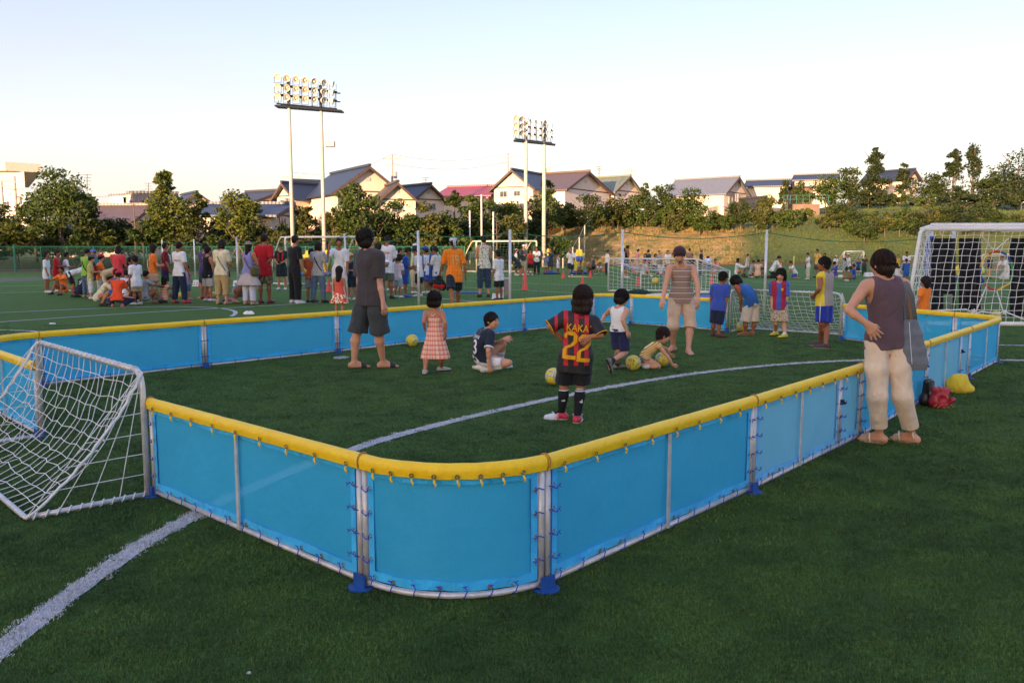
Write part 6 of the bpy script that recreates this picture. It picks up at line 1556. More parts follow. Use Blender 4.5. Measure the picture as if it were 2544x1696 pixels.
def woods():
    D = D2
    T = [ # u, top, bottom, half width (displayed px of a 2352 wide view), Y, kind, leaf, n, label, stake
     (150, 382, 545, 72, 60, 'round', 'green', 3200, 'tallest broadleaf tree at the far left in front of the cream hall', 1),
     (45, 500, 585, 62, 57, 'round', 'light', 1700, 'yellow green bushy tree at the far left edge behind the fence', 0),
     (20, 468, 560, 50, 66, 'round', 'dark', 1400, 'dark tree at the left edge above the yellow green bush', 0),
     (215, 460, 560, 42, 58, 'layer', 'dark', 1500, 'dark layered tree leaning on the right of the tallest left tree', 1),
     (90, 440, 560, 45, 62, 'round', 'green', 1500, 'mid green tree filling in left of the tallest broadleaf tree', 0),
     (285, 505, 580, 40, 60, 'layer', 'dark', 1200, 'low dark tree below the brown roof at left', 1),
     (335, 498, 578, 38, 58, 'round', 'green', 1200, 'low green tree below the white dormer house', 0),
     (400, 432, 570, 62, 59, 'round', 'light', 2500, 'loose light green tree right of the white dormer house', 1),
     (385, 390, 470, 26, 59, 'round', 'light', 900, 'slim leafy leader rising above the loose light green tree', 0),
     (462, 436, 520, 24, 60, 'round', 'light', 700, 'small airy tree top beside the loose light green tree', 0),
     (552, 432, 570, 48, 58, 'round', 'light', 2000, 'yellow green staked tree in front of the long blue tiled roof', 1),
     (610, 505, 585, 32, 59, 'round', 'brown', 1000, 'low olive tree left of the left floodlight pole', 1),
     (655, 520, 590, 24, 58, 'round', 'brown', 800, 'low olive tree just right of the staked yellow green tree', 0),
     (708, 458, 560, 30, 61, 'round', 'brown', 900, 'thin brownish tree between the two left floodlight poles', 1),
     (770, 470, 575, 28, 60, 'round', 'brown', 800, 'sparse reddish tree right of the second left floodlight pole', 1),
     (822, 410, 560, 52, 60, 'round', 'green', 2600, 'tall dense green tree in front of the largest gabled house', 0),
     (868, 470, 575, 45, 58, 'layer', 'dark', 1500, 'dark bushy tree below the largest gabled house', 1),
     (915, 450, 575, 55, 59, 'round', 'green', 2200, 'rounded green tree right of the largest gabled house', 1),
     (985, 468, 585, 42, 59, 'layer', 'brown', 1500, 'olive layered tree with pale stakes behind the orange shirt man', 1),
     (1035, 470, 585, 40, 60, 'round', 'green', 1500, 'green tree left of the thin white masts', 1),
     (1045, 438, 480, 20, 74, 'round', 'dark', 700, 'small dark clipped round tree beside the red roof', 0),
     (1100, 440, 560, 44, 66, 'round', 'green', 1900, 'broad green tree behind the thin white masts', 0),
     (1075, 490, 580, 36, 62, 'round', 'dark', 1200, 'dark undergrowth tree between the thin white masts', 0),
     (1160, 455, 560, 46, 70, 'round', 'green', 1700, 'green tree left of the right floodlight poles', 0),
     (1180, 490, 565, 36, 66, 'round', 'brown', 1200, 'olive tree at the foot of the right floodlight poles', 0),
     (1255, 405, 520, 40, 80, 'cone', 'green', 1700, 'pointed conifer behind the right floodlight poles', 0),
     (1235, 450, 545, 42, 76, 'round', 'dark', 1400, 'dark green tree below the pointed conifer', 0),
     (1295, 460, 530, 36, 84, 'round', 'green', 1200, 'green tree right of the right floodlight poles', 0),
     (1345, 440, 530, 46, 88, 'round', 'dark', 1600, 'dark round tree below the brown roofed house', 0),
     (1400, 450, 525, 42, 88, 'round', 'brown', 1400, 'olive tree below the house with the slanting brown roof', 0),
     (1450, 440, 525, 42, 88, 'round', 'green', 1400, 'green tree on the golden bank below the green roof', 0),
     (1478, 416, 500, 26, 92, 'cone', 'dark', 1000, 'dark pointed tree right of the green roof', 0),
     (1520, 418, 520, 34, 90, 'round', 'dark', 1400, 'dark tree on the bank directly above the laughing man', 0),
     (1575, 420, 525, 42, 92, 'round', 'green', 1500, 'green tree left of the grey roofed house', 0),
     (1602, 470, 535, 28, 86, 'round', 'green', 900, 'low green tree at the edge of the golden bank', 0),
     (1545, 478, 532, 26, 86, 'round', 'brown', 900, 'low olive tree above the golden bank', 0),
     (1655, 480, 530, 30, 92, 'round', 'green', 900, 'low green tree below the grey roofed house', 0),
     (1695, 445, 530, 30, 100, 'round', 'dark', 1100, 'dark tree right of the grey roofed house', 0),
     (1735, 470, 535, 26, 96, 'round', 'brown', 900, 'low olive tree right of the pink gable', 0),
     (1750, 445, 500, 24, 104, 'round', 'brown', 800, 'small olive tree in front of the dark roofs', 0),
     (1792, 405, 490, 12, 104, 'col', 'dark', 700, 'twisted narrow cypress before the dark roofs', 0),
     (1832, 415, 490, 22, 104, 'col', 'green', 800, 'feathery narrow cypress right of the twisted one', 0),
     (1888, 400, 505, 36, 104, 'round', 'green', 1400, 'round green tree at the top of the green bank', 0),
     (1940, 372, 500, 30, 106, 'round', 'dark', 1300, 'dark open tree left of the tallest conifer', 0),
     (1997, 330, 470, 36, 106, 'cone', 'pine', 2200, 'tallest dark conifer on the right hilltop', 0),
     (1985, 430, 560, 48, 98, 'layer', 'pine', 2200, 'dark spreading pine below the tallest conifer', 0),
     (2062, 366, 460, 22, 108, 'cone', 'pine', 1000, 'small dark conifer right of the tallest one', 0),
     (2045, 440, 555, 46, 98, 'layer', 'dark', 1800, 'layered dark tree on the green bank right of the spreading pine', 0),
     (2125, 395, 500, 42, 104, 'round', 'dark', 1500, 'dark round tree right of the hilltop house', 0),
     (2120, 450, 560, 52, 94, 'layer', 'green', 2000, 'layered green tree left above the big goal', 0),
     (2174, 333, 440, 26, 106, 'cone', 'pine', 1300, 'left one of the paired tall conifers at right', 0),
     (2218, 330, 425, 20, 106, 'col', 'pine', 1200, 'right one of the paired tall conifers at right', 0),
     (2195, 430, 560, 56, 92, 'layer', 'pine', 2300, 'dark pine mass below the paired conifers', 0),
     (2260, 400, 555, 50, 92, 'layer', 'dark', 2200, 'dark tree left of the right edge wood', 0),
     (2320, 342, 480, 56, 98, 'round', 'pine', 2300, 'large dark tree crowning the right edge of the photo', 0),
     (2330, 430, 570, 60, 88, 'layer', 'pine', 2400, 'dark tree low at the right edge above the big goal', 0),
     (1900, 485, 530, 34, 92, 'layer', 'brown', 1000, 'single bushy tree alone on the green bank', 0),
     (1980, 500, 545, 30, 90, 'round', 'dark', 900, 'low dark shrub tree at the foot of the spreading pine', 0),
     (1742, 520, 535, 12, 86, 'round', 'dark', 400, 'small dark bush on the golden bank', 0),
     (1620, 505, 540, 20, 84, 'round', 'green', 500, 'small green bush on the crest of the golden bank', 0),
     (1840, 478, 508, 20, 98, 'round', 'light', 500, 'light green bush beside the concrete retaining wall', 0),
     (1790, 480, 510, 22, 98, 'round', 'brown', 500, 'olive bush left of the concrete retaining wall', 0),
     (2400, 400, 570, 60, 90, 'layer', 'pine', 1500, 'dark tree just beyond the right edge', 0),
     (-40, 440, 580, 60, 62, 'round', 'dark', 1500, 'dark tree just beyond the left edge', 0),
    ]
    for (u, vt, vb, hw, Y, kind, leaf, n, lab, st) in T: tree(u * D, vt * D, (vb + (10 if u > 1900 and vb > 480 else 0)) * D, hw * D * (1.15 if u > 1250 and kind in ('round', 'layer') else 1.05), Y, kind, leaf, lab, n=int(n * 1.5), stake=bool(st))
    # shrubs filling the foot of the wood
    rg = np.random.default_rng(3)
    L1 = ['dark shrub', 'olive shrub', 'green shrub', 'light green shrub']
    spots = [(20, 'behind the gate end of the green fence'), (120, 'under the tallest left tree'), (190, 'beside the pale trunk at left'), (255, 'under the brown roof'), (330, 'left of the man with the towel'), (430, 'behind the leftmost net posts'), (500, 'behind the second net post'), (590, 'behind the red shirt man'), (640, 'left of the left floodlight pole'), (700, 'behind the left white goal'),
             (790, 'right of the left floodlight poles'), (860, 'behind the dark grey shirt man'), (940, 'behind the queue of boys'), (1000, 'left of the orange shirt man'), (1060, 'behind the orange shirt man'), (1120, 'behind the print top woman'), (1175, 'left of the right floodlight poles'), (1220, 'between the right floodlight poles'), (1290, 'at the head of the side fence')]
    for i, (u, where) in enumerate(spots):
        k = i % 4; Y = 57 + rg.uniform(0, 3) + 12 * sstep(1100, 1320, u * D); vt = rg.uniform(515, 545)
        tree(u * D, vt * D, 600 * D, 34 * D, Y, 'round', ['dark', 'brown', 'green', 'light'][k], L1[k] + ' ' + where, 'shrubs at the foot of the wood', n=1000, trunk=False, seed=i + 50, name='shrub')
    # undergrowth closing the foot of the wood
    kinds = ['dark', 'green', 'brown', 'light', 'dark']; words = {'dark': 'dark', 'green': 'mid green', 'brown': 'olive', 'light': 'yellow green'}
    for i in range(27):
        u = -20 + i * 48; k = kinds[(i * 3 + i // 4) % 5]; Y = 62 + (i % 3) * 1.6 + 10 * sstep(1100, 1320, u * D); vt = (484 if u < 1000 else 462) + (i * 37 % 5) * 7
        near = ['the left end of the fence', 'the two white T-shirt boys at left', 'the woman in coral', 'the man with the towel', 'the camouflage shorts man', 'the man in black', 'the dark grey shirt man', 'the queue of boys', 'the orange shirt man', 'the two thin white masts'][min(9, i * 10 // 27)]
        tree(u * D, vt * D, 606 * D, 40 * D, Y, 'round', k, words[k] + ' thicket, %s of the row behind ' % ['left part', 'middle', 'right part'][i % 3] + near, 'thickets at the foot of the wood', n=1500, trunk=False, seed=i + 150, name='shrub')
    for i in range(34):
        u = 1290 + (i % 17) * 64 + (i // 17) * 30; k = ['dark', 'green', 'pine', 'dark', 'brown'][(i * 3) % 5] if u > 1850 else ['green', 'dark', 'brown', 'green'][i % 4]
        if 1600 < u < 1880 and i % 2: continue
        vt = (462 if u < 1900 else 452) + (i * 29 % 5) * 8 + (18 if i > 16 else 0); vb = 528 + (12 if u > 1950 else -2)
        near = ['the right floodlights', 'the slanting brown roof', 'the green roof', 'the grey roofed house', 'the twisted cypress', 'the top of the green bank', 'the tallest conifer', 'the hilltop house', 'the paired conifers', 'the right edge'][min(9, int((u - 1290) / 112))]
        tree(u * D, vt * D, vb * D, 40 * D, 90, 'layer' if k == 'pine' else 'round', k, {'dark': 'dark', 'green': 'mid green', 'brown': 'olive', 'pine': 'blackish'}[k] + ' bank tree, %s row, %s below ' % (('upper', 'lower')[i // 17], ('first', 'second', 'third')[i % 3]) + near, 'trees closing the top of the bank', n=1700, seed=i + 350)
    # bare dead saplings
    for (u, vt, vb, Y, lab) in ((316, 440, 575, 58, 'bare dead sapling in front of the white dormer house'), (1170 - 30, 500, 560, 60, 'bare leafless sapling left of the right floodlight')):
        x = (u * D - 1272) * Y / F_PX; z0 = terrain(x, Y); zt = CAMH + (HZ - vt * D) * Y / F_PX; e = empty('bare_tree', (x, Y, z0), lab, 'tree'); b = MB(); b.tube([(0, 0, -.1), (.05, 0, (zt - z0) * .6), (0, 0, zt - z0)], [.07, .045, .01], 6); b.build('trunk', BARK, e); rr = np.random.default_rng(int(u)); b = MB()
        for k in range(14):
            z = rr.uniform(.25, .95) * (zt - z0); a = rr.uniform(0, 6.28); l = rr.uniform(.3, .9); b.tube([(0, 0, z), (math.cos(a) * l * .6, math.sin(a) * l * .6, z + .12), (math.cos(a) * l, math.sin(a) * l, z + .4)], [.022, .014, .005], 4)
        tag(b.build('twigs', BARK, e), kind='stuff')

# ------------------------------------------------------------------ houses
def tile_mat(name, c, sc=3.2):
    b = NB(name); v = b.coord(); xyz = b.xyz(v); w = b.math('ABSOLUTE', b.math('SINE', b.math('MULTIPLY', xyz[0], 12.0))); n = b.noise(v, 2, 3)
    w2 = b.math('ABSOLUTE', b.math('SINE', b.math('MULTIPLY', xyz[1], 10.0)))
    f = b.math('ADD', b.math('MULTIPLY', w, .5), b.math('MULTIPLY', w2, .5)); b.p(Base_Color=b.mix(b.math('ADD', b.math('MULTIPLY', f, .5), b.math('MULTIPLY', n, .5)), tuple(x * .6 for x in c), tuple(min(1, x * 1.35) for x in c)), Roughness=.45); b.bump(f, .5, .05); return b.m
ROOF = {'blue': tile_mat('blue_grey_tile', (.030, .038, .062)), 'brown': tile_mat('brown_tile', (.13, .085, .07)), 'red': tile_mat('red_sheet', (.30, .06, .08)), 'green': tile_mat('green_sheet', (.16, .18, .13)), 'grey': tile_mat('grey_tile', (.16, .17, .20)), 'dark': tile_mat('dark_tile', (.045, .045, .055))}
WALL = {'cream': mat('cream_plaster', (.72, .56, .43), .9, var=.06, scale=.6, bump=.1), 'white': mat('white_plaster', (.76, .62, .52), .9, var=.05, scale=.6, bump=.1), 'wood': mat('brown_boards', (.22, .13, .08), .8, var=.2, scale=2)}
TRIM = mat('dark_timber', (.09, .055, .04), .7, var=.2, scale=3); GLASS = mat('window_glass', (.06, .07, .08), .12, var=.3, scale=.5, bump=0, spec=.8); FRAME = mat('window_frame_grey', (.45, .42, .38), .5, bump=0)
def house(u0, u1, v_ridge, v_eave, v_base, Y, yaw, roof, wall, label, wins=(), depth=7.0, hip=False, ov=.55, D=D2, ridge_at=.5, name='house', group=None, lower=None, trim=True):
    "a gabled house: gable end turned to the viewer (yaw 0) and swung by yaw degrees; wins: (x fraction, z fraction, w, h) on the gable wall"
    s = Y / F_PX; W = (u1 - u0) * D * s; xc = ((u0 + u1) / 2 * D - 1272) * s; zr = CAMH + (HZ - v_ridge * D) * s; ze = CAMH + (HZ - v_eave * D) * s; zb = terrain(xc, Y) - .3
    a = R(yaw)
    if abs(yaw) >= 60: depth, W = W / abs(math.sin(a)), depth; xc += depth / 2 * math.sin(a)
    else: W = W / math.cos(a)
    e = empty(name, (xc, Y, zb), label, 'house', group, rz=a); hw = W / 2 - ov; he, hr = ze - zb, zr - zb; rx = -W / 2 + W * ridge_at
    b = MB()
    b.add([(-hw, 0, 0), (hw, 0, 0), (hw, 0, he), (rx, 0, hr - .15), (-hw, 0, he), (-hw, depth, 0), (hw, depth, 0), (hw, depth, he), (rx, depth, hr - .15), (-hw, depth, he)], [(0, 1, 2, 3, 4), (9, 8, 7, 6, 5), (1, 6, 7, 2), (0, 4, 9, 5), (0, 5, 6, 1)])
    b.build('wall', WALL[wall], e)
    for q, xe in ((-1, -W / 2), (1, W / 2)):
        sl = (hr - he) / abs(hw - q * rx if q > 0 else hw + rx); zo = he - sl * ov; b = MB(); t = .16
        b.add([(rx, -ov, hr), (xe, -ov, zo), (xe, depth + ov, zo), (rx, depth + ov, hr), (rx, -ov, hr - t), (xe, -ov, zo - t), (xe, depth + ov, zo - t), (rx, depth + ov, hr - t)], [(0, 3, 2, 1), (4, 5, 6, 7), (0, 1, 5, 4), (3, 7, 6, 2), (1, 2, 6, 5)])
        rf = b.build('roof', ROOF[roof], e)
        if trim: b = MB(); b.prism([(rx, -ov - .06, hr - .02), (xe, -ov - .06, zo - .02), (xe, -ov - .06, zo - .30), (rx, -ov - .06, hr - .32)], (0, 0, 0), (0, .055, 0)); b.build('bargeboard', TRIM, rf)
    b = MB(); b.box((rx, depth / 2, hr + .08), (.30, depth + 2 * ov + .1, .22)); b.build('ridge', ROOF[roof], e)
    for (fx, fz, ww, hh) in wins:
        x = -hw + 2 * hw * fx; z = he - .75 - .3 * (1 - fz); ww *= 1.25; hh *= 1.05; b = MB(); t = .07
        b.box((x - ww / 2, -.04, z), (t, .08, hh + t)); b.box((x + ww / 2, -.04, z), (t, .08, hh + t)); b.box((x, -.04, z + hh / 2), (ww - t, .08, t)); b.box((x, -.04, z - hh / 2), (ww - t, .08, t)); b.box((x, -.035, z), (t * .7, .06, hh - t))
        f = b.build('window', FRAME, e); b = MB(); b.box((x, -.012, z), (ww - t, .02, hh - t)); b.build('pane', GLASS, f)
    b = MB(); b.box((0, -.02, he - .02), (2 * hw, .06, .12)); b.build('band', TRIM, e); b = MB(); b.box((rx, -.03, he + (hr - he) * .48), (.5, .06, .35)); b.build('gable_vent', FRAME, e)
    if lower:                                   # pent roof across the front, between the storeys
        z = he - 2.6; b = MB(); b.add([(-hw - .3, .02, z + .55), (hw + .3, .02, z + .55), (hw + .3, -1.1, z), (-hw - .3, -1.1, z), (-hw - .3, .02, z + .42), (hw + .3, .02, z + .42), (hw + .3, -1.1, z - .12), (-hw - .3, -1.1, z - .12)], [(0, 1, 2, 3), (7, 6, 5, 4), (3, 2, 6, 7), (0, 3, 7, 4), (1, 5, 6, 2)]); b.build('eave_roof', ROOF[roof], e)
    return e
def houses():
    H = house; W1 = [(.3, .75, 1.1, 1.0), (.68, .72, .9, .9)]
    H(772, 928, 386, 442, 560, 84, 32, 'blue', 'cream', 'largest house with a blue tiled gable roof, right of the left floodlights', [(.15, .80, 1.2, 1.4), (.32, .80, 1.0, 1.4), (.7, .55, .8, 1.0)], 10, lower=.6)
    H(862, 968, 422, 460, 540, 80, 20, 'dark', 'cream', 'small gable wing below and right of the largest blue roofed house', [(.5, .8, .8, .8)], 6)
    H(628, 700, 423, 452, 560, 88, -38, 'blue', 'cream', 'blue roofed house directly behind the left floodlight poles', [(.35, .72, .8, .8), (.65, .55, 1.0, 1.2)], 9, lower=.7)
    H(690, 745, 418, 436, 560, 95, -60, 'blue', 'cream', 'small blue roof peeping out left of the largest house', [], 8)
    H(565, 650, 440, 465, 560, 96, 60, 'dark', 'cream', 'low grey roofed house left of the left floodlights', [(.5, .7, .8, .8)], 9)
    H(480, 668, 470, 497, 560, 70, 88, 'blue', 'cream', 'long low blue tiled house behind the staked trees', [(.3, .6, 1.2, 1.2)], 10)
    H(945, 1028, 426, 460, 530, 96, 42, 'blue', 'cream', 'blue roofed house right of the largest one', [(.6, .75, .8, .7)], 9, lower=.75)
    H(1035, 1150, 429, 452, 520, 110, 68, 'red', 'cream', 'house with the red sheet roof', [(.4, .7, .8, .7)], 9)
    H(1126, 1232, 394, 432, 520, 104, -28, 'blue', 'cream', 'gabled cream house behind the right floodlight poles', [(.25, .62, .8, .7), (.6, .70, .7, .6)], 9, lower=.72)
    H(1285, 1412, 399, 440, 510, 108, 56, 'brown', 'white', 'pale house with the long slanting brown roof', [(.7, .6, .8, .7)], 11, ridge_at=.45)
    H(1395, 1478, 408, 442, 500, 116, 52, 'green', 'white', 'house with the faded green roof', [], 8)
    H(1640, 1725, 410, 445, 520, 118, 50, 'grey', 'cream', 'cream house with solar grey roof on the right bank', [(.35, .62, 1.6, 1.3), (.7, .62, 1.0, 1.3)], 9, lower=.45)
    H(1725, 1770, 455, 478, 520, 112, 20, 'dark', 'cream', 'tiny peach gable below the dark roofs', [], 5, trim=False)
    H(1722, 1800, 416, 432, 500, 128, 70, 'blue', 'cream', 'dark blue roofed house right of the grey roofed house', [(.5, .7, .8, .6)], 10)
    H(1760, 1850, 420, 434, 500, 140, 80, 'dark', 'wood', 'low dark roofed house behind the twisted cypress', [], 9)
    H(1832, 1908, 403, 416, 480, 138, 66, 'blue', 'cream', 'blue roofed house half hidden at the top of the green bank', [(.4, .75, .8, .6)], 8)
    H(2052, 2108, 393, 412, 470, 130, 35, 'blue', 'cream', 'hilltop house between the tall conifers', [(.3, .72, 1.0, 1.2), (.7, .72, 1.0, 1.2)], 7)
    H(262, 350, 446, 449, 560, 82, 0, 'dark', 'white', 'white house with two small dormer windows at left', [(.30, .90, .9, .9), (.52, .90, .9, .9)], 8, ov=.1, trim=False)
    H(196, 345, 473, 530, 600, 74, 86, 'brown', 'white', 'broad dark brown roof low at left behind the trees', [], 11)
    H(330, 400, 446, 500, 560, 78, -80, 'dark', 'white', 'steep dark roof with white edge behind the loose light green tree', [], 6)
    H(420, 500, 444, 470, 560, 100, 35, 'blue', 'cream', 'small blue gabled house between the left trees', [(.5, .7, .7, .7)], 6)
    # cream hall at far left
    Y = 92; s = Y / F_PX; L = lambda u, v: CAMH + (HZ - v * D2) * s; X = lambda u: (u * D2 - 1272) * s
    e = empty('sports_hall', (X(20), Y, 0), 'big cream sports hall with curved grey roof at the far left edge', 'building'); x0, x1 = X(-240) - X(20), X(98) - X(20)
    zf = L(0, 398); xb = x1 + X(98) * 24 / Y - 1
    b = MB(); b.prism([(x0, 0, -.3), (x1 - 1.2, 0, -.3), (xb - 1.2, 24, -.3), (x0, 24, -.3)], (0, 0, 0), (0, 0, zf + .3)); b.build('wall', WALL['white'], e)
    b = MB(); b.prism([(x0, -1.2, zf), (x1 - 2.5, -1.2, zf), (x1, 1.2, zf), (xb, 24, zf), (x0, 24, zf)], (0, 0, 0), (0, 0, L(0, 379) - zf)); b.build('fascia', mat('cream_fascia', (.74, .60, .46), .8), e)
    z2 = L(0, 379) + .01; b = MB(); b.add([(x0, 0, L(0, 345)), (x1 - 3.5, 0, z2), (xb - 3.5, 22, z2), (x0, 22, L(0, 345)), (x0, 0, z2), (x0, 22, z2)], [(0, 1, 2, 3), (0, 4, 1), (3, 2, 5)]); b.build('roof', ROOF['grey'], e)
    # concrete retaining wall and railing on the right bank
    Y = 100; e = empty('retaining_wall', tuple(at(1850 * D2, 505 * D2, Y)), 'brown concrete retaining wall on the right bank', 'wall'); s = Y / F_PX; b = MB(); b.box((0, 0, .9), (60 * D2 * s, .4, 36 * D2 * s)); b.build('wall', mat('brown_concrete', (.22, .14, .10), .9, var=.2, scale=1), e)
    b = MB(); w = 55 * s
    for k in range(8): b.tube([(-w + 2 * w * k / 7, 0, 1.9), (-w + 2 * w * k / 7, 0, 2.9)], .04, 5)
    for z in (2.4, 2.88): b.tube([(-w, 0, z), (w, 0, z)], .03, 5)
    tag(b.build('railing', mat('green_steel', (.04, .16, .12), .5), e), kind='stuff')
    # utility poles, aerials and wires
    pm = mat('concrete_pole', (.40, .36, .32), .8); wm = mat('wire', (.05, .05, .05), .6, bump=0); tops = []
    for (u, vt, vb, Y, lab) in ((900, 354, 440, 92, 'utility pole with crossarms right of the largest house'), (1166, 352, 400, 105, 'utility pole above the cream gabled house'), (1449, 385, 420, 125, 'short utility pole above the green roof'), (668, 395, 450, 90, 'utility pole just left of the left floodlight pole'), (33, 405, 500, 80, 'utility pole in front of the cream hall'), (3, 415, 500, 78, 'utility pole at the extreme left edge')):
        p = at(u * D2, vt * D2, Y); z0 = terrain(p[0], Y); e = empty('utility_pole', (p[0], Y, z0), lab, 'pole', 'utility poles among the houses'); h = p[2] - z0; b = MB(); b.tube([(0, 0, 0), (0, 0, h)], [.17, .10], 8); b.build('pole', pm, e)
        for dz, w in ((.5, 1.0), (1.2, .8)): b = MB(); b.box((0, 0, h - dz), (2 * w, .1, .1)); b.build('crossarm', pm, e)
        b = MB(); b.tube([(.35, 0, h - 2.6), (.35, 0, h - 1.9)], .2, 8); b.build('transformer', pm, e); tops.append(np.array([p[0], Y, p[2]]))
    def wire(a, b_, sag, lab, up=.0):
        P = [a + (b_ - a) * t - np.array([0, 0, sag * 4 * t * (1 - t)]) for t in np.linspace(0, 1, 13)]; b = MB(); b.tube(P, .012, 4); tag(b.build('wire', wm), lab, 'wire', 'overhead wires')
    wire(tops[0], tops[1], .8, 'upper overhead wire between the two tall utility poles'); wire(tops[0] - [0, 0, 1], tops[1] - [0, 0, 1], .8, 'lower overhead wire between the two tall utility poles'); wire(tops[1], tops[2], 1, 'overhead wire right of the right floodlights'); wire(tops[4], at(330 * D2, 436 * D2, 80), 1.2, 'overhead wire left of the white dormer house'); wire(tops[5], tops[4], .2, 'overhead wire before the cream hall'); wire(tops[3], tops[0], 1.0, 'overhead wire above the largest house')
    for (u, vt, vb, Y, lab) in ((341, 420, 446, 82, 'television aerial on the white dormer house'), (978, 407, 430, 96, 'television aerial right of the largest house'), (1376, 382, 405, 108, 'television aerial on the brown roofed house'), (200, 400, 440, 74, 'lattice aerial rising beside the tallest left tree')):
        p = at(u * D2, vt * D2, Y); q = at(u * D2, vb * D2, Y); b = MB(); b.tube([q, p], .03, 5)
        for k, w in enumerate((.6, .45, .5, .3)): b.box(p - np.array([0, 0, .05 + .28 * k]), (w * 1.4, .04, .04))
        tag(b.build('aerial', wm, loc=q), lab, 'aerial', 'roof aerials')
# ------------------------------------------------------------------ the blue street-soccer court
def screen_mat(name, c, alpha, tr=.35):
    b = NB(name); xyz = b.xyz(b.coord()); v = b.coord()
    w1 = b.math('SINE', b.math('MULTIPLY', xyz[2], 1250.0)); n = b.noise(v, 1.6, 3); wv = b.noise(b.coord(scale=(1, 1, 1)), 420, 1)
    f = b.math('ADD', b.math('ADD', b.math('MULTIPLY', wv, .7), b.math('MULTIPLY', n, .35)), b.math('MULTIPLY', b.math('MULTIPLY', b.math('SINE', b.math('MULTIPLY', xyz[0], 640)), b.math('SINE', b.math('MULTIPLY', xyz[2], 560))), .16)); col = b.mix(b.rng(f, .3, .85), tuple(x * .78 for x in c), tuple(min(.98, x * 1.15) for x in c))
    b.p(Base_Color=col, Roughness=.55); b.b.inputs['Specular IOR Level'].default_value = .3; b.bump(b.noise(b.coord(), 5, 4), .5, .04)
    t = b.new('ShaderNodeBsdfTranslucent'); b.l.new(col, t.inputs[0]); m1 = b.new('ShaderNodeMixShader'); m1.inputs[0].default_value = tr; b.l.new(b.b.outputs[0], m1.inputs[1]); b.l.new(t.outputs[0], m1.inputs[2])
    tp = b.new('ShaderNodeBsdfTransparent'); m2 = b.new('ShaderNodeMixShader'); m2.inputs[0].default_value = alpha; b.l.new(m1.outputs[0], m2.inputs[1]); b.l.new(tp.outputs[0], m2.inputs[2]); b.l.new(m2.outputs[0], b.o.inputs['Surface']); return b.m
M_SCR = screen_mat('blue_mesh', (.055, .56, .96), .17); M_SCR2 = screen_mat('light_blue_mesh', (.24, .68, .95), .10, .4); M_HEM = cloth((.045, .50, .97), 'blue_hem'); M_HEM2 = cloth((.13, .52, .92), 'light_blue_hem')
def pad_mat():
    b = NB('yellow_vinyl'); v = b.coord(); n = b.noise(v, 7, 4, .6); d = b.noise(v, 3.2, 5, .7)
    c = b.mix(b.rng(n, .3, .7), (.94, .58, .010, 1), (1.0, .68, .020, 1)); c = b.mix(b.rng(d, .66, .76, 0, .45), c, (.30, .22, .06, 1)); b.p(Base_Color=c, Roughness=.42); b.b.inputs['Specular IOR Level'].default_value = .4
    w = b.noise(b.coord(scale=(1, 1, .4)), 22, 3, .6); b.bump(w, .35, .03); return b.m
M_PAD = pad_mat(); M_STEEL = mat('galvanised_steel', (.60, .60, .59), .42, .30, var=.2, scale=14, bump=.1); M_TIE = mat('blue_cord', (.03, .06, .45), .6, bump=0); M_FOOT = mat('blue_paint', (.015, .085, .34), .45, var=.15); M_GROM = mat('brass_eyelet', (.22, .16, .08), .35, .8, bump=0); M_TAPE = mat('brown_strap', (.42, .20, .06), .6)
BH = .60
def path_arc(a, b, n, ta):
    "points from a to b turning from heading ta (degrees) so the arc ends tangent"
    a, b = np.array(a, float), np.array(b, float); ch = b - a; cd = math.degrees(math.atan2(ch[1], ch[0])); half = (cd - ta + 180) % 360 - 180; L = np.hypot(*ch); P = []
    if abs(half) < 1: return [a + ch * t for t in np.linspace(0, 1, n)]
    r = L / 2 / math.sin(R(abs(half))); sgn = np.sign(half); t0 = R(ta); c = a + np.array([-math.sin(t0), math.cos(t0)]) * r * sgn
    for t in np.linspace(0, 2 * R(half), n):
        v = a - c; P.append(c + np.array([v[0] * math.cos(t) - v[1] * math.sin(t), v[0] * math.sin(t) + v[1] * math.cos(t)]))
    return P
def tie_mesh():
    b = MB(); b.tube([(.0, -.024, .012), (.012, -.026, -.002), (0, -.026, -.03), (-.008, -.0, -.046), (.004, .024, -.03), (0, .01, .006)], .0028, 5); b.tube([(0, -.024, .012), (.010, -.03, .018)], .0024, 4); b.tube([(0, -.024, .012), (-.009, -.03, .016)], .0024, 4)
    me = b.build('tie', M_TIE); d = me.data; bpy.data.objects.remove(me); return d
def ring_mesh():
    b = MB(); b.tube([(math.cos(t) * .008, -.003, math.sin(t) * .008) for t in np.linspace(0, 2 * math.pi, 9)[:-1]], .003, 4, closed=True); o = b.build('eyelet', M_GROM); d = o.data; bpy.data.objects.remove(o); return d
def tab_mesh():
    b = MB(); b.tube([(0, 0, .012), (.003, -.008, -.004), (.008, -.006, -.014), (.005, -.002, -.022)], [.003, .005, .005, .003], 5); o = b.build('toggle', M_PAD); d = o.data; bpy.data.objects.remove(o); return d
TIE, RING, TAB = tie_mesh(), ring_mesh(), tab_mesh()
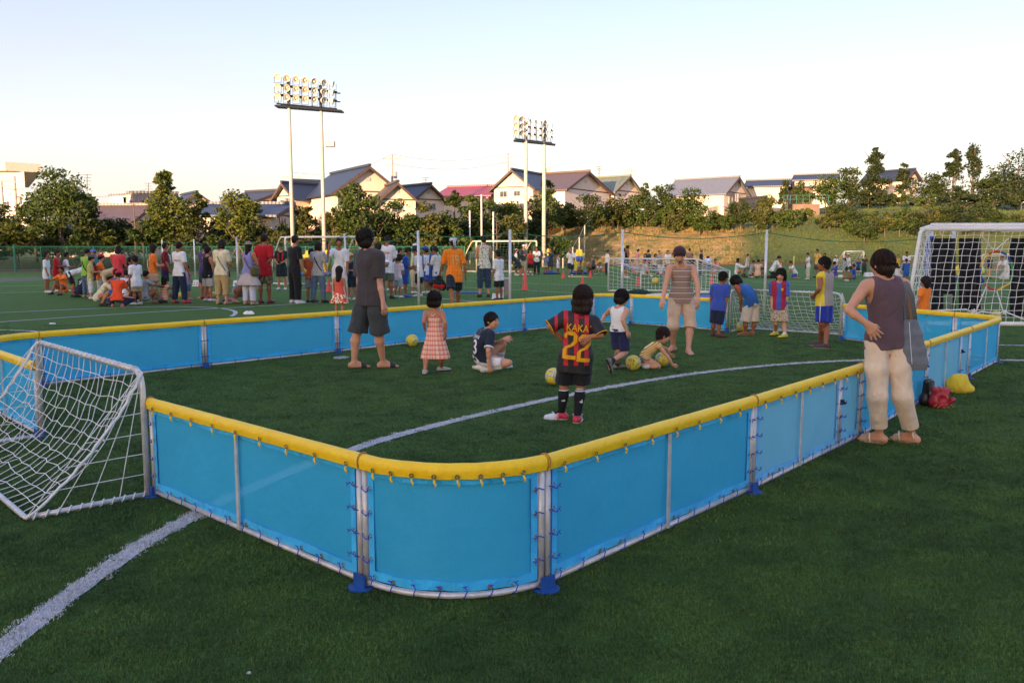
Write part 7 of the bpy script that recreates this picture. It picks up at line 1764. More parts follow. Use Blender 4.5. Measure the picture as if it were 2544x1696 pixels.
def panel(pts, label, near=True, light=False, gate=False, strut=True, feet=(True, False), group='panels of the blue court barrier', outside=1, first=True):
    "pts: ground points along the panel; outside = +1 when the camera looks at the right-hand side of the travel direction"
    P = [np.array([q[0], q[1], 0.0]) for q in pts]; o = P[0].copy(); e = empty('barrier_panel', tuple(o), label, 'barrier', group)
    P = [q - o for q in P]; seg = [np.linalg.norm(b - a) for a, b in zip(P, P[1:])]; L = sum(seg); cum = np.r_[0, np.cumsum(seg)]
    def loc(s):
        s = min(max(s, 0), L); i = min(len(seg) - 1, int(np.searchsorted(cum, s) - 1) if s > 0 else 0); t = (s - cum[i]) / seg[i]; return P[i] + (P[i + 1] - P[i]) * t
    def tang(s):
        a, b = loc(s - .02), loc(s + .02); return unit(b - a)
    def nrm(s): t = tang(s); return np.array([t[1], -t[0], 0]) * outside
    n = 2 if len(P) == 2 else len(P) * 2; S = lambda a, b, k: np.linspace(a, b, k); up = np.array([0, 0, 1.0])
    m = .019
    for s in (m, L - m):
        b = MB(); b.tube([loc(s) + up * .015, loc(s) + up * .555], .0155, 10); b.build('post', M_STEEL, e, smooth=True)
    k = 2 if len(P) == 2 else 17
    b = MB(); b.tube([loc(s) + up * .030 for s in S(m, L - m, k)], .0135, 10); b.build('bottom_rail', M_STEEL, e, smooth=True)
    b = MB(); b.tube([loc(s) + up * .565 for s in S(m, L - m, k)], .014, 8); b.build('top_rail', M_STEEL, e, smooth=True)
    # padded top: rounded roll with a skirt
    ks = max(k, 33); V = []; F = []; prof = [(-.024, -.028), (-.028, -.010), (-.025, .010), (-.015, .022), (0, .026), (.015, .022), (.025, .010), (.028, -.010), (.024, -.028), (.022, -.038), (.018, -.030), (-.018, -.030), (-.022, -.038)]
    for i, s in enumerate(S(.004, L - .004, ks)):
        q = loc(s) + up * .574; nn = nrm(s); w = mnoise.noise(Vector((s * 9 + o[0], o[1], 1))) * .0018
        for (x, z) in prof: V.append(q + nn * (x * (1 + (w * 8 if abs(x) > .03 else 0))) + up * (z + w + (.002 * math.sin(s * 40) if z < -.04 and abs(x) > .028 else 0)))
    npf = len(prof)
    for i in range(ks - 1):
        for j in range(npf): F.append((i * npf + j, i * npf + (j + 1) % npf, (i + 1) * npf + (j + 1) % npf, (i + 1) * npf + j))
    F += [tuple(range(npf))[::-1], tuple((ks - 1) * npf + j for j in range(npf))]
    pad = smooth_by_angle(mesh_obj('top_pad', V, F, M_PAD, e), 50)
    b = MB(); q = loc(.004) + up * .575; nn = nrm(.01); tt = tang(.01)
    b.tube([q + nn * math.cos(t) * .031 + up * (math.sin(t) * .030 + (-.008 if math.sin(t) < 0 else 0)) for t in np.linspace(0, 2 * math.pi, 13)[:-1]], .0038, 5, closed=True); b.build('strap', M_TAPE, pad, smooth=True)
    # screen with a hem all round
    spans = [(m + .024, L - m - .024)] if not gate else [(m + .024, L * .745), (L * .785, L - m - .024)]
    zb, zt = .052, .545; sm, hm = (M_SCR2, M_HEM2) if light else (M_SCR, M_HEM)
    for (a, z) in spans:
        ns = 14; nz = 6; hw = .035
        def sheet(s0, s1, z0, z1, off, nx, nzz, V, F):
            ob = len(V)
            for i in range(nx + 1):
                for j in range(nzz + 1):
                    s = s0 + (s1 - s0) * i / nx; zz = z0 + (z1 - z0) * j / nzz; fl = .006 * math.sin(i * 1.3 + j * .8 + o[0] * 5) if 0 < i < nx else 0
                    V.append(loc(s) + nrm(s) * (off + fl) + up * zz)
            for i in range(nx):
                for j in range(nzz): q = ob + i * (nzz + 1) + j; F.append((q, q + nzz + 1, q + nzz + 2, q + 1))
        V = []; F = []; sheet(a, z, zb, zt, 0.0, ns, nz, V, F); sc = mesh_obj('screen', V, F, sm, e, smooth=True)
        V = []; F = []
        for off in (.0075, -.0075): sheet(a, a + hw, zb, zt, off, 1, 4, V, F); sheet(z - hw, z, zb, zt, off, 1, 4, V, F); sheet(a + hw, z - hw, zb, zb + hw * 1.2, off, ns, 1, V, F); sheet(a + hw, z - hw, zt - hw, zt, off, ns, 1, V, F)
        tag(mesh_obj('hem', V, F, hm, sc), kind='stuff')
        # ties and eyelets
        T = []
        step = (.165 if len(P) == 2 else .105) if near else .33
        for s in np.arange(a + .03, z - .02, step): T.append((s, zb + .012, 0))
        for zz in np.arange(zb + .09, zt - .04, .105 if near else .2): T.append((a + .012, zz, 90)); T.append((z - .012, zz, -90))
        if near:
            for (s, zz, rot) in T:
                for d, nm in ((TIE, 'tie'), (RING, 'eyelet')):
                    t_ = bpy.data.objects.new(nm, d); link(t_, e); nn = nrm(s); t = tang(s)
                    Mx = Matrix((t * outside, -nn, up)).transposed(); Mx = Mx @ Matrix.Rotation(R(rot) * outside, 3, 'Y')
                    t_.matrix_local = Matrix.Translation(Vector(loc(s) + up * zz + nn * .004)) @ Mx.to_4x4()
        else:
            b = MB()
            for (s, zz, rot) in T:
                q = loc(s) + up * zz; d = up * -.035 if rot == 0 else tang(s) * (.04 if s > L / 2 else -.04); b.tube([q + nrm(s) * .016, q + d + nrm(s) * .022, q + d * 1.3 - nrm(s) * .01], .0045, 4)
            tag(b.build('tie', M_TIE, e), kind='stuff')
    if near:
        for s in np.arange(.10, L - .05, .232 if len(P) == 2 else L / 9.5):
            t_ = bpy.data.objects.new('toggle', TAB); link(t_, pad); nn = nrm(s); t = tang(s); Mx = Matrix((t * outside, -nn, up)).transposed(); t_.matrix_local = Matrix.Translation(Vector(loc(s) + up * .530 + nn * .029)) @ Mx.to_4x4()
            r_ = bpy.data.objects.new('eyelet', RING); link(r_, pad); r_.matrix_local = Matrix.Translation(Vector(loc(s) + up * .549 + nn * .0295)) @ Mx.to_4x4()
    if strut and not gate: ss = [L * .5]
    elif gate: ss = [L * .37]
    else: ss = []
    for s in ss:
        b = MB(); q = loc(s) + nrm(s) * .022 + up * .28; t = tang(s); a_ = math.atan2(t[1], t[0]); b.box(q, (.024, .008, .50), a_); b.build('strut', M_STEEL, e)
    if gate:
        for s in (L * .765,):
            for d in (-.017, .017): b = MB(); b.tube([loc(s + d) + up * .05, loc(s + d) + up * .53], .014, 8); b.build('gate_post', M_STEEL, e, smooth=True)
        b = MB(); s = L * .765; b.box(loc(s) + nrm(s) * .02 + up * .36, (.03, .03, .035), math.atan2(*tang(s)[1::-1])); b.tube([loc(s) + nrm(s) * .03 + up * .36, loc(s) + nrm(s) * .05 + up * .35], .009, 6); b.build('latch', mat('black_metal', (.03, .03, .03), .5, .5), e)
    for i, s in enumerate((0, L)):
        if not feet[i]: continue
        q = loc(s); t = tang(s); nn = nrm(s); b = MB(); pr = []
        b.lathe([(.062, .003), (.062, .009), (.030, .012)], q + nn * .015, 18); b.box(q + nn * .028 + up * .036, (.074, .009, .058), math.atan2(t[1], t[0])); b.box(q - nn * .024 + up * .04, (.10, .008, .07), math.atan2(t[1], t[0]))
        b.build('foot_plate', M_FOOT, e)
    return e
def court():
    gR, gL = (-2.16, 4.88), (-3.73, 6.44); c1, c2 = (-.65, 3.52), (.14, 3.50)
    r = [(.14, 3.5), (1.46, 4.95), (2.71, 6.38), (4.03, 8.0), (5.22, 9.42), (6.33, 10.75)]
    panel([gR, c1], 'nearest straight barrier panel, between the near goal and the curved corner', True, feet=(True, True))
    panel(path_arc(c1, c2, 9, -44), 'curved corner panel of the barrier closest to the viewer', True, strut=False, feet=(False, True))
    L = ['near right side panel, first after the curved corner', 'light blue panel with a gate section, left of the woman in mauve', 'barrier panel directly behind the legs of the woman in mauve', 'light blue gate panel behind the red glove and the yellow bag', 'last panel of the right side, ending at the far right corner']
    for i in range(5): panel([r[i], r[i + 1]], L[i], i < 3, light=i in (1, 3), gate=i in (1, 3), feet=(False, True))
    l = [(-5.08, 8.85), (-3.85, 10.32), (-2.50, 11.80), (-1.14, 13.33), (.21, 14.85), (1.61, 16.45)]
    L = ['left side panel behind the near goal net', 'left side panel, second from the left edge', 'left side panel behind the dark grey shirt man', 'left side panel behind the kneeling boy', 'farthest left side panel behind the striped football kit child']
    for i in range(5): panel([l[i], l[i + 1]], L[i], False, strut=False, feet=(True, i == 4), outside=1)
    panel(path_arc(l[5], (2.34, 16.27), 7, 40), 'far curved corner panel behind the head of the white tank top boy', False, strut=False, feet=(False, True), outside=1)
    panel([(2.34, 16.27), (3.86, 14.82)], 'far end panel behind the laughing man', False, strut=False, feet=(False, True), outside=1)
    panel([(5.38, 13.45), (6.22, 11.62)], 'far end panel seen left of and behind the woman in mauve', False, strut=False, feet=(True, True), outside=1)
    panel(path_arc((6.22, 11.62), (6.33, 10.75), 6, -50), 'short curved panel at the far right corner', False, strut=False, feet=(False, False), outside=1)
    panel([gL, (-5.06, 7.80)], 'barrier panel behind the near goal net at the left edge', False, feet=(True, True), outside=-1)
    panel(path_arc((-5.06, 7.80), l[0], 8, 128), 'curved corner panel just at the left edge', False, strut=False, feet=(False, False), outside=-1)

# ------------------------------------------------------------------ goals with knotted nets
M_WHITE = mat('white_painted_tube', (.78, .78, .76), .35, var=.08, scale=5, bump=.05); M_NET = mat('white_net_cord', (.74, .74, .72), .7, var=.15, bump=0); M_ROPE = mat('white_rope', (.80, .80, .78), .8, var=.1, bump=.4, bscale=200)
def net_patch(c00, c10, c11, c01, nu, nv, sag, r, b, rg, jig=.3, seg=3):
    "cords across the quad c00-c10 (top) to c01-c11 (bottom)"
    c00, c10, c11, c01 = [np.array(q, float) for q in (c00, c10, c11, c01)]; sag = np.array(sag, float)
    du = np.linalg.norm(c10 - c00) / nu * jig * .5; K = {}
    def pt(i, j):
        if (i, j) not in K:
            u, v = i / nu, j / nv; p = c00 * (1 - u) * (1 - v) + c10 * u * (1 - v) + c11 * u * v + c01 * (1 - u) * v; w = 4 * v * (1 - v) * (.35 + .65 * (4 * u * (1 - u)) ** .4)
            e = 0 if (i in (0, nu) or j in (0, nv)) else 1; K[(i, j)] = p + sag * w + e * rg.normal(size=3) * du * .35
        return K[(i, j)]
    for i in range(nu + 1): b.tube([pt(i, j) for j in range(nv + 1)], r, 4, cap=False)
    for j in range(nv + 1): b.tube([pt(i, j) for i in range(nu + 1)], r, 4, cap=False)
def goal(A, B, h, depth, bh, r, cell, label, metal, cord, group=None, top_depth=0.0, mid=False, rope=True, sagk=.18, net_m=None, curve=False):
    "A, B: feet of the two posts; depth: vector to the back; bh: height of the back bar"
    A = np.array([A[0], A[1], 0.0]); B = np.array([B[0], B[1], 0.0]); d = np.array([depth[0], depth[1], 0.0]); org = A.copy(); e = empty('goal', tuple(org), label, 'goal', group); A = A - org; B = B - org; up = np.array([0, 0, 1.0]); rg = np.random.default_rng(int(abs(org[0]) * 100))
    w = unit(B - A)
    for P, s in ((A, 1), (B, -1)): b = MB(); b.tube([P, P + up * (h - .10), P + up * (h - .04) + w * s * .02, P + up * (h - .008) + w * s * .06, P + up * h + w * s * .12], r, 10); b.build('post', metal, e, smooth=True)
    b = MB(); b.tube([A + up * h + w * .11, B + up * h - w * .11], r, 10); b.build('crossbar', metal, e, smooth=True)
    b = MB()
    b.tube([A + up * r, A + d - unit(d) * .06 + up * (r)] , r * .9, 8); b.build('side_rail', metal, e, smooth=True)
    b = MB(); b.tube([B + up * r, B + d - unit(d) * .06 + up * (r)], r * .9, 8); b.build('side_rail', metal, e, smooth=True)
    b = MB(); b.tube([A + d - unit(d) * .08 + up * r, A + d * 1.0 + w * .01 + up * r, A + d + w * .08 + up * r, B + d - w * .08 + up * r, B + d - w * .01 + up * r, B + d - unit(d) * .08 + up * r], r * .9, 8); b.build('back_rail', metal, e, smooth=True)
    td = d * top_depth
    if bh > 0 or top_depth or curve:
        for P in (A, B):
            b = MB()
            if curve: b.tube([P + up * h, P + up * h + d * .25, P + up * h * .93 + d * .38, P + up * h * .55 + d * .8, P + d], r * .7, 8)
            else: b.tube([P + up * h, P + up * (bh if not top_depth else h) + (d if not top_depth else td)], r * .8, 8); b.tube([P + up * (bh if not top_depth else h) + (d if not top_depth else td), P + d], r * .8, 8)
            b.build('stay', metal, e, smooth=True)
        if not curve: b = MB(); z = bh if not top_depth else h; q = d if not top_depth else td; b.tube([A + q + up * z, B + q + up * z], r * .8, 8); b.build('back_bar', metal, e, smooth=True)
    b = MB(); W = np.linalg.norm(B - A); nu = max(4, int(W / cell)); nv = max(4, int((h + np.linalg.norm(d)) / cell)); nd = max(3, int(np.linalg.norm(d) / cell * .8)); T0, T1 = A + up * h, B + up * h
    if top_depth:
        net_patch(T0, T1, T1 + td, T0 + td, nu, nd, (0, 0, -.05), cord, b, rg); net_patch(T0 + td, T1 + td, B + d + up * r, A + d + up * r, nu, int(h / cell), d * 0, cord, b, rg)
        for P in (A, B): net_patch(P + up * h, P + up * h + td, P + d, P, nd, int(h / cell), (0, 0, 0), cord, b, rg)
    elif bh > 0:
        net_patch(T0, T1, B + d + up * bh, A + d + up * bh, nu, max(3, int(np.linalg.norm(d) / cell)), (0, 0, -.16), cord, b, rg); net_patch(A + d + up * bh, B + d + up * bh, B + d, A + d, nu, max(3, int(bh / cell)), (0, 0, 0), cord, b, rg)
        for P in (A, B): net_patch(P + up * h, P + d + up * bh, P + d, P, nd, max(3, int(h / cell)), (0, 0, 0), cord, b, rg)
    else:
        sg = -d * sagk + up * (-h * sagk * 1.1); net_patch(T0, T1, B + d + up * r, A + d + up * r, nu, nv, sg, cord, b, rg, .35)
        for P, s in ((A, 1), (B, -1)): net_patch(P + up * h, P + up * h * .98 + d * .02, P + d + up * r, P + up * r, nd, int(h / cell), (0, 0, 0), cord, b, rg, .3)
    tag(b.build('net', net_m or M_NET, e), kind='stuff')
    if rope:
        for P in (A, B):
            b = MB(); q = [P + up * h + (d + up * (r - h)) * t + sg_(t, d, h, sagk) * .35 + rg.normal(size=3) * .004 for t in np.linspace(0, 1, 22)]; b.tube(q, cord * 3.2, 6); b.build('edge_rope', M_ROPE, e, smooth=True)
            b = MB(); L = d
            hx = [P + L * t + up * r + (np.cross(unit(L), up) * math.cos(t * 70) + up * math.sin(t * 70)) * (r + cord) for t in np.linspace(0.02, .98, 90)]; b.tube(hx, cord * 1.6, 4); b.build('lacing', M_ROPE, e, smooth=True)
        b = MB(); L = B - A; hx = [A + L * t + up * h + (np.cross(w, up) * math.cos(t * 150) + up * math.sin(t * 150)) * (r + cord * .7) for t in np.linspace(.04, .96, 300)]; b.tube(hx, cord * 1.0, 4); b.build('lacing', M_ROPE, e, smooth=True)
    return e
def sg_(t, d, h, k): return (-d * k + np.array([0, 0, -h * k * 1.1])) * 4 * t * (1 - t)
def goals():
    goal((-2.19, 4.86), (-3.71, 6.44), .76, (-.47, -.45), 0, .0175, .115, 'small steel goal with white net at the left edge, nearest the viewer', M_STEEL, .0028)
    goal((3.90, 14.78), (5.36, 13.50), .76, (.50, .50), 0, .0185, .105, 'small steel goal in the far end of the blue court', M_STEEL, .0036, sagk=.12)
    a, b_ = gp(1511, 724)[:2], gp(1731, 729)[:2]; goal(a, b_, 1.14, (1.20, .45), .74, .028, .13, 'low white training goal behind the laughing man', M_WHITE, .006, rope=False)
    a, b_ = gp(712, 709)[:2], gp(897, 711)[:2]; goal(a, b_, 1.95, (-1.0, 1.2), 0, .04, .16, 'white junior goal behind the man in black at left', M_WHITE, .0035, rope=False, curve=True, net_m=mat('green_net_cord', (.12, .22, .14), .8, bump=0))
    a, b_ = at(1184, 672, 52)[:2], at(1333, 672, 51)[:2]; goal(a, b_, 1.95, (-1.0, 2.0), 0, .05, .22, 'cream junior goal behind the woman in the print top', mat('cream_tube', (.72, .62, .46), .5), .004, rope=False, curve=True, net_m=mat('green_net_cord', (.12, .22, .14), .8, bump=0))
    a, b_ = gp(2122, 679)[:2], gp(2144, 679)[:2]
    goal(gp(2095, 676)[:2], gp(2144, 676)[:2], 1.32, (-.35, 1.2), 0, .04, .22, 'small far white goal left of the woman in mauve', M_WHITE, .006, rope=False, curve=False, sagk=.05)
    goal(gp(2256, 687)[:2], gp(2300, 688)[:2], 1.1, (-.35, 1.2), 0, .04, .22, 'small far white goal just left of the big goal', M_WHITE, .006, rope=False, sagk=.05)
    goal(gp(2437, 692)[:2], gp(2600, 694)[:2], 1.20, (.2, 1.2), 0, .045, .2, 'far cream goal seen through the net of the big goal', mat('cream_tube', (.72, .62, .46), .5), .006, rope=False, sagk=.05)
    # the big goal at the right, its back towards the viewer
    up = np.array([0, 0, 1.0]); A = np.array([*gp(2262, 808)[:2], 0]); A[0] = (2279 - 1272) / F_PX * A[1]; B = A + np.array([4.9, -.25, 0]); d = np.array([.75, 2.3, 0]); h = 1.86; org = A.copy(); e = empty('goal', tuple(org), 'large white goal with net at the right edge, seen from behind', 'goal'); A = A - org; B = B - org; r = .045; rg = np.random.default_rng(9)
    tl = np.array([(2279 - 1272) / F_PX * 16.07, 16.07, h]) - org; bl = np.array([(2255 - 1272) / F_PX * 16.07, 16.07, 0.04]) - org; tr = tl + B; br = bl + B
    b = MB(); b.tube([bl, bl + (tl - bl) * .5 + np.array([-.01, 0, 0]), tl - up * .06, tl + np.array([.07, 0, 0])], r * .8, 10); b.build('rear_post', M_WHITE, e, smooth=True)
    b = MB(); b.tube([tl + np.array([.05, 0, 0]), tr], r, 10); b.build('rear_top_bar', M_WHITE, e, smooth=True)
    b = MB(); b.tube([bl, br], r, 10); b.build('ground_bar', M_WHITE, e, smooth=True)
    F0 = np.array([(2303 - 1272) / F_PX * 18.4, 18.4, 0]) - org; F1 = F0 + B; b = MB(); b.tube([F0, F0 + up * 1.98], .06, 12); b.build('front_post', M_WHITE, e, smooth=True)
    b = MB(); b.tube([F0 + up * .45, F0 + up * 1.75], .085, 12); b.build('post_pad', mat('blue_pad', (.02, .10, .50), .6), e, smooth=True)
    b = MB(); b.tube([F0 + up * 1.98, F1 + up * 1.98], .06, 12); b.build('crossbar', M_WHITE, e, smooth=True); b = MB(); b.tube([F0 + up * 1.98, tl], .03, 8); b.build('stay', M_WHITE, e, smooth=True); b = MB(); b.tube([F0 + up * .04, bl], .03, 8); b.build('side_rail', M_WHITE, e, smooth=True)
    b = MB(); net_patch(tl, tr, br, bl, 34, 14, (0, .06, 0), .0055, b, rg, .3); net_patch(tl, F0 + up * 1.98, F0, bl, 14, 14, (.05, 0, 0), .0055, b, rg, .6); net_patch(tl, tr, F1 + up * 1.98, F0 + up * 1.98, 34, 12, (0, 0, -.08), .005, b, rg, .3); tag(b.build('net', M_NET, e), kind='stuff')
    b = MB(); Y = 16.0; P_ = [at(2330, 772, Y), at(2400, 768, Y), at(2419, 779, Y), at(2440, 774, Y), at(2480, 779, Y), at(2494, 773, Y), at(2544, 793, Y), at(2600, 800, Y)]; b.tube([q - org for q in P_], .014, 6); b.build('white_cord', M_ROPE, e, smooth=True)
    for i, q in enumerate(((2419, 773), (2496, 776))):
        b = MB(); c = at(q[0], q[1], 15.98) - org
        for k in range(5): a = k * 1.3; b.tube([c, c + np.array([math.cos(a) * .05, 0, math.sin(a) * .05])], .014, 5)
        b.build('knot', M_ROPE, e, smooth=True)
    # the target sheet: black strips with a hexagon hoop of coloured tubes hung on white ropes
    t = empty('target_sheet', tuple(org), 'black kicking target sheet hung inside the big goal', 'target'); bm_ = cloth((.012, .014, .018), 'black_tarp'); Y = 18.2
    for (u0, u1, v0, v1) in ((2314, 2374, 592, 800), (2382, 2437, 592, 770), (2508, 2560, 592, 800)):
        V = []; F = []
        for i in range(9):
            for j in range(13):
                u = u0 + (u1 - u0) * i / 8; v = v0 + (v1 - v0) * j / 12; q = at(u, v, Y + .05 * math.sin(i * 1.7 + j * .3)) - org; V.append(q)
        for i in range(8):
            for j in range(12):
                if (u0 < 2380) and 4 <= i <= 6 and 8 <= j <= 10: continue
                F.append((i * 13 + j, (i + 1) * 13 + j, (i + 1) * 13 + j + 1, i * 13 + j + 1))
        mesh_obj('strip', V, F, bm_, t, smooth=True)
    b = MB(); Y = 17.9; hx = [(2467, 625), (2500, 634), (2445, 640), (2428, 668)]
    ring = empty('hoop_target', tuple(org), 'hexagon hoop of coloured foam tubes hung by white ropes in the big goal', 'target'); cols = [('F0C020', 'yellow_foam'), ('D83828', 'red_foam'), ('2C50B0', 'blue_foam'), ('2E9A50', 'green_foam')]
    pts = [(2436, 664), (2442, 646), (2456, 632), (2470, 624), (2484, 625), (2498, 631), (2512, 650), (2516, 680), (2510, 703), (2494, 712), (2476, 722), (2456, 715), (2444, 702), (2437, 685)]
    for i in range(len(pts)):
        a, c = at(*pts[i], Y) - org, at(*pts[(i + 1) % len(pts)], Y) - org; b = MB(); b.tube([a, c], .022, 7); b.build('foam_tube', mat(cols[(i // 2) % 4][1], cols[(i // 2) % 4][0], .7), ring, smooth=True)
    for a, c in (((2470, 624), (2440, 586)), ((2470, 624), (2506, 592)), ((2450, 712), (2426, 770)), ((2476, 722), (2492, 772))): b = MB(); b.tube([at(*a, Y) - org, at(*c, Y) - org], .012, 5); b.build('rope', M_ROPE, ring)

# ------------------------------------------------------------------ small things on the pitch
def ball_mat():
    b = NB('yellow_football'); v = b.coord(); vo = b.new('ShaderNodeTexVoronoi', feature='DISTANCE_TO_EDGE'); b.l.new(v, vo.inputs['Vector']); vo.inputs['Scale'].default_value = 11; n = b.noise(v, 9, 2); n2 = b.noise(v, 14, 2)
    m = b.math('MULTIPLY', b.math('LESS_THAN', vo.outputs['Distance'], .10), b.math('GREATER_THAN', n, .50)); c = b.mix(b.rng(b.noise(v, 5, 2), .3, .7), (.72, .52, .03, 1), (.80, .62, .05, 1)); c = b.mix(m, c, (.24, .34, .30, 1)); c = b.mix(b.math('MULTIPLY', b.math('LESS_THAN', vo.outputs['Distance'], .03), b.math('GREATER_THAN', n2, .55)), c, (.7, .75, .72, 1)); b.p(Base_Color=c, Roughness=.38); return b.m
def balls():
    b = MB(); ellmesh(b, np.zeros(3), (.095, .095, .095), None, 28, 16); proto = b.build('ball', ball_mat(), smooth=True); proto.data.polygons.foreach_get
    spots = [((1024, 861), None, 'yellow football lying against the left side of the court behind the plaid dress girl'), ((1375, 956), None, 'yellow football with grey swirls left of the striped kit child'), ((1573, 920), None, 'yellow football inscribed SFA 13 between the running boy and the toddler'), ((1646, 911), None, 'yellow football under the crawling toddler'),
             ((1842, 824), None, 'yellow football lying in the far court goal'), ((1628, 698), 22.0, 'yellow football in the air before the low training goal'), ((450, 741), None, 'yellow football behind the navy tracksuit legs of the print T-shirt man'), ((530, 740), None, 'yellow football between the black sleeveless boy and the cream polo woman'),
             ((1270, 661), 38.0, 'yellow football held low by the lunging player in dark kit'), ((1231, 648), 36.0, 'yellow football in the air beside the head of the white T-shirt boy'), ((2474, 794), None, 'yellow football behind the net cord of the big goal')]
    for i, ((u, v), Y, lab) in enumerate(spots):
        o = proto if i == 0 else proto.copy()
        if i: COL.objects.link(o)
        p = gp(u, v) + np.array([0, .0, .095]) if Y is None else at(u, v, Y); o.location = tuple(p); o.rotation_euler = (i * 1.1, i * .7, i * 2.1); tag(o, lab, 'ball', 'yellow footballs')
        if i == 2:
            o.rotation_euler = (0, 0, 0)
            for k, tx in enumerate(('SFA', '13')):
                cu = bpy.data.curves.new('ball_lettering', 'FONT'); cu.body = tx; cu.size = .048; cu.align_x = 'CENTER'; t = bpy.data.objects.new('ball_lettering', cu); COL.objects.link(t); me = bpy.data.meshes.new_from_object(t); bpy.data.objects.remove(t)
                for vv in me.vertices:
                    x, z = vv.co.x - .030, vv.co.y + .022 - k * .042; rr = .0975; y = -math.sqrt(max(1e-6, rr * rr - x * x - z * z)); vv.co = (x, y, z)
                me.materials.append(mat('black_ink', (.02, .02, .02), .6, bump=0)); link(bpy.data.objects.new('ball_lettering', me), o)
def cones():
    m = mat('coral_plastic', (.78, .075, .055), .45, var=.06, bump=0); b = MB(); b.lathe([(.5, 0), (.5, .04), (.40, .07), (.13, .98), (.10, 1.0)], n=18); proto = b.build('traffic_cone', m, smooth=False); smooth_by_angle(proto, 35)
    L = [(1304, 721, 52, 'taller lower cone of the stack left of centre'), (1304, 695.5, 22, 'cone standing behind the taller lower cone'), (1399.5, 692, 19, 'cone left of the coach in white'), (1447, 712, 24, 'cone just above the head of the striped kit child'), (1467, 691, 18, 'cone beside the small squatting child in cap'), (1292.5, 682, 16, 'cone between the legs of the lunging player'), (1385, 675, 9, 'cone behind the white basketball kit boy'),
         (1500, 674, 12, 'tilted cone left of the low training goal'), (1586, 711, 24, 'cone inside the left part of the low training goal'), (1768, 705, 21, 'cone right of the laughing man'), (1873, 672, 10, 'cone behind the sitters right of centre'), (1926, 664, 10, 'left one of two small far cones'), (1940, 664, 10, 'right one of two small far cones'),
         (817, 726, 31, 'cone left of the coral top girl'), (864, 735, 32, 'cone right of the coral top girl'), (1168.5, 671, 12, 'cone right of the orange shirt man'), (2428, 766, 36, 'narrow cone behind the net of the big goal'), (1143, 678, 9, 'small cone left of the print top woman'), (884, 727, 22, 'cone half hidden behind the dark grey shirt man'), (1275, 720, 14, 'cone edge beside the net post')]
    for i, (u, v, hp, lab) in enumerate(L):
        if i == 19: continue
        p = gp(u, v); s = p[1] / F_PX; h = hp * s
        if i == 0: h = 31 * s
        o = proto if i == 0 else proto.copy()
        if i: COL.objects.link(o)
        o.location = tuple(p + np.array([0, 0, .012])); w = h * .62; o.scale = (w, w, h); tag(o, 'coral ' + lab, 'cone', 'coral training cones')
    for (u, v, ln, rz, lab) in ((495, 712, 20, 0, 'coral cone fallen over beside the leftmost white sign'), (597, 712, 16, 0, 'coral cone fallen over behind the hat woman')):
        o = proto.copy(); COL.objects.link(o); p = gp(u, v); s = p[1] / F_PX; o.location = tuple(p + np.array([0, 0, .05])); o.scale = (ln * s * .6, ln * s * .6, ln * s); o.rotation_euler = (0, R(80), rz); tag(o, lab, 'cone', 'coral training cones')
    b = MB(); b.lathe([(.12, 0), (.12, .01), (.05, .05), (.03, .05)], n=16); d0 = b.build('marker_disc', m)
    for i, (u, v, lab) in enumerate(((499, 741, 'coral marker disc left of the black sleeveless boy'), (572, 745, 'coral marker disc right of the cream polo woman'), (702, 786, 'coral marker disc just outside the left side barrier'))):
        o = d0 if i == 0 else d0.copy()
        if i: COL.objects.link(o)
        o.location = tuple(gp(u, v)); tag(o, lab, 'marker', 'coral marker discs')
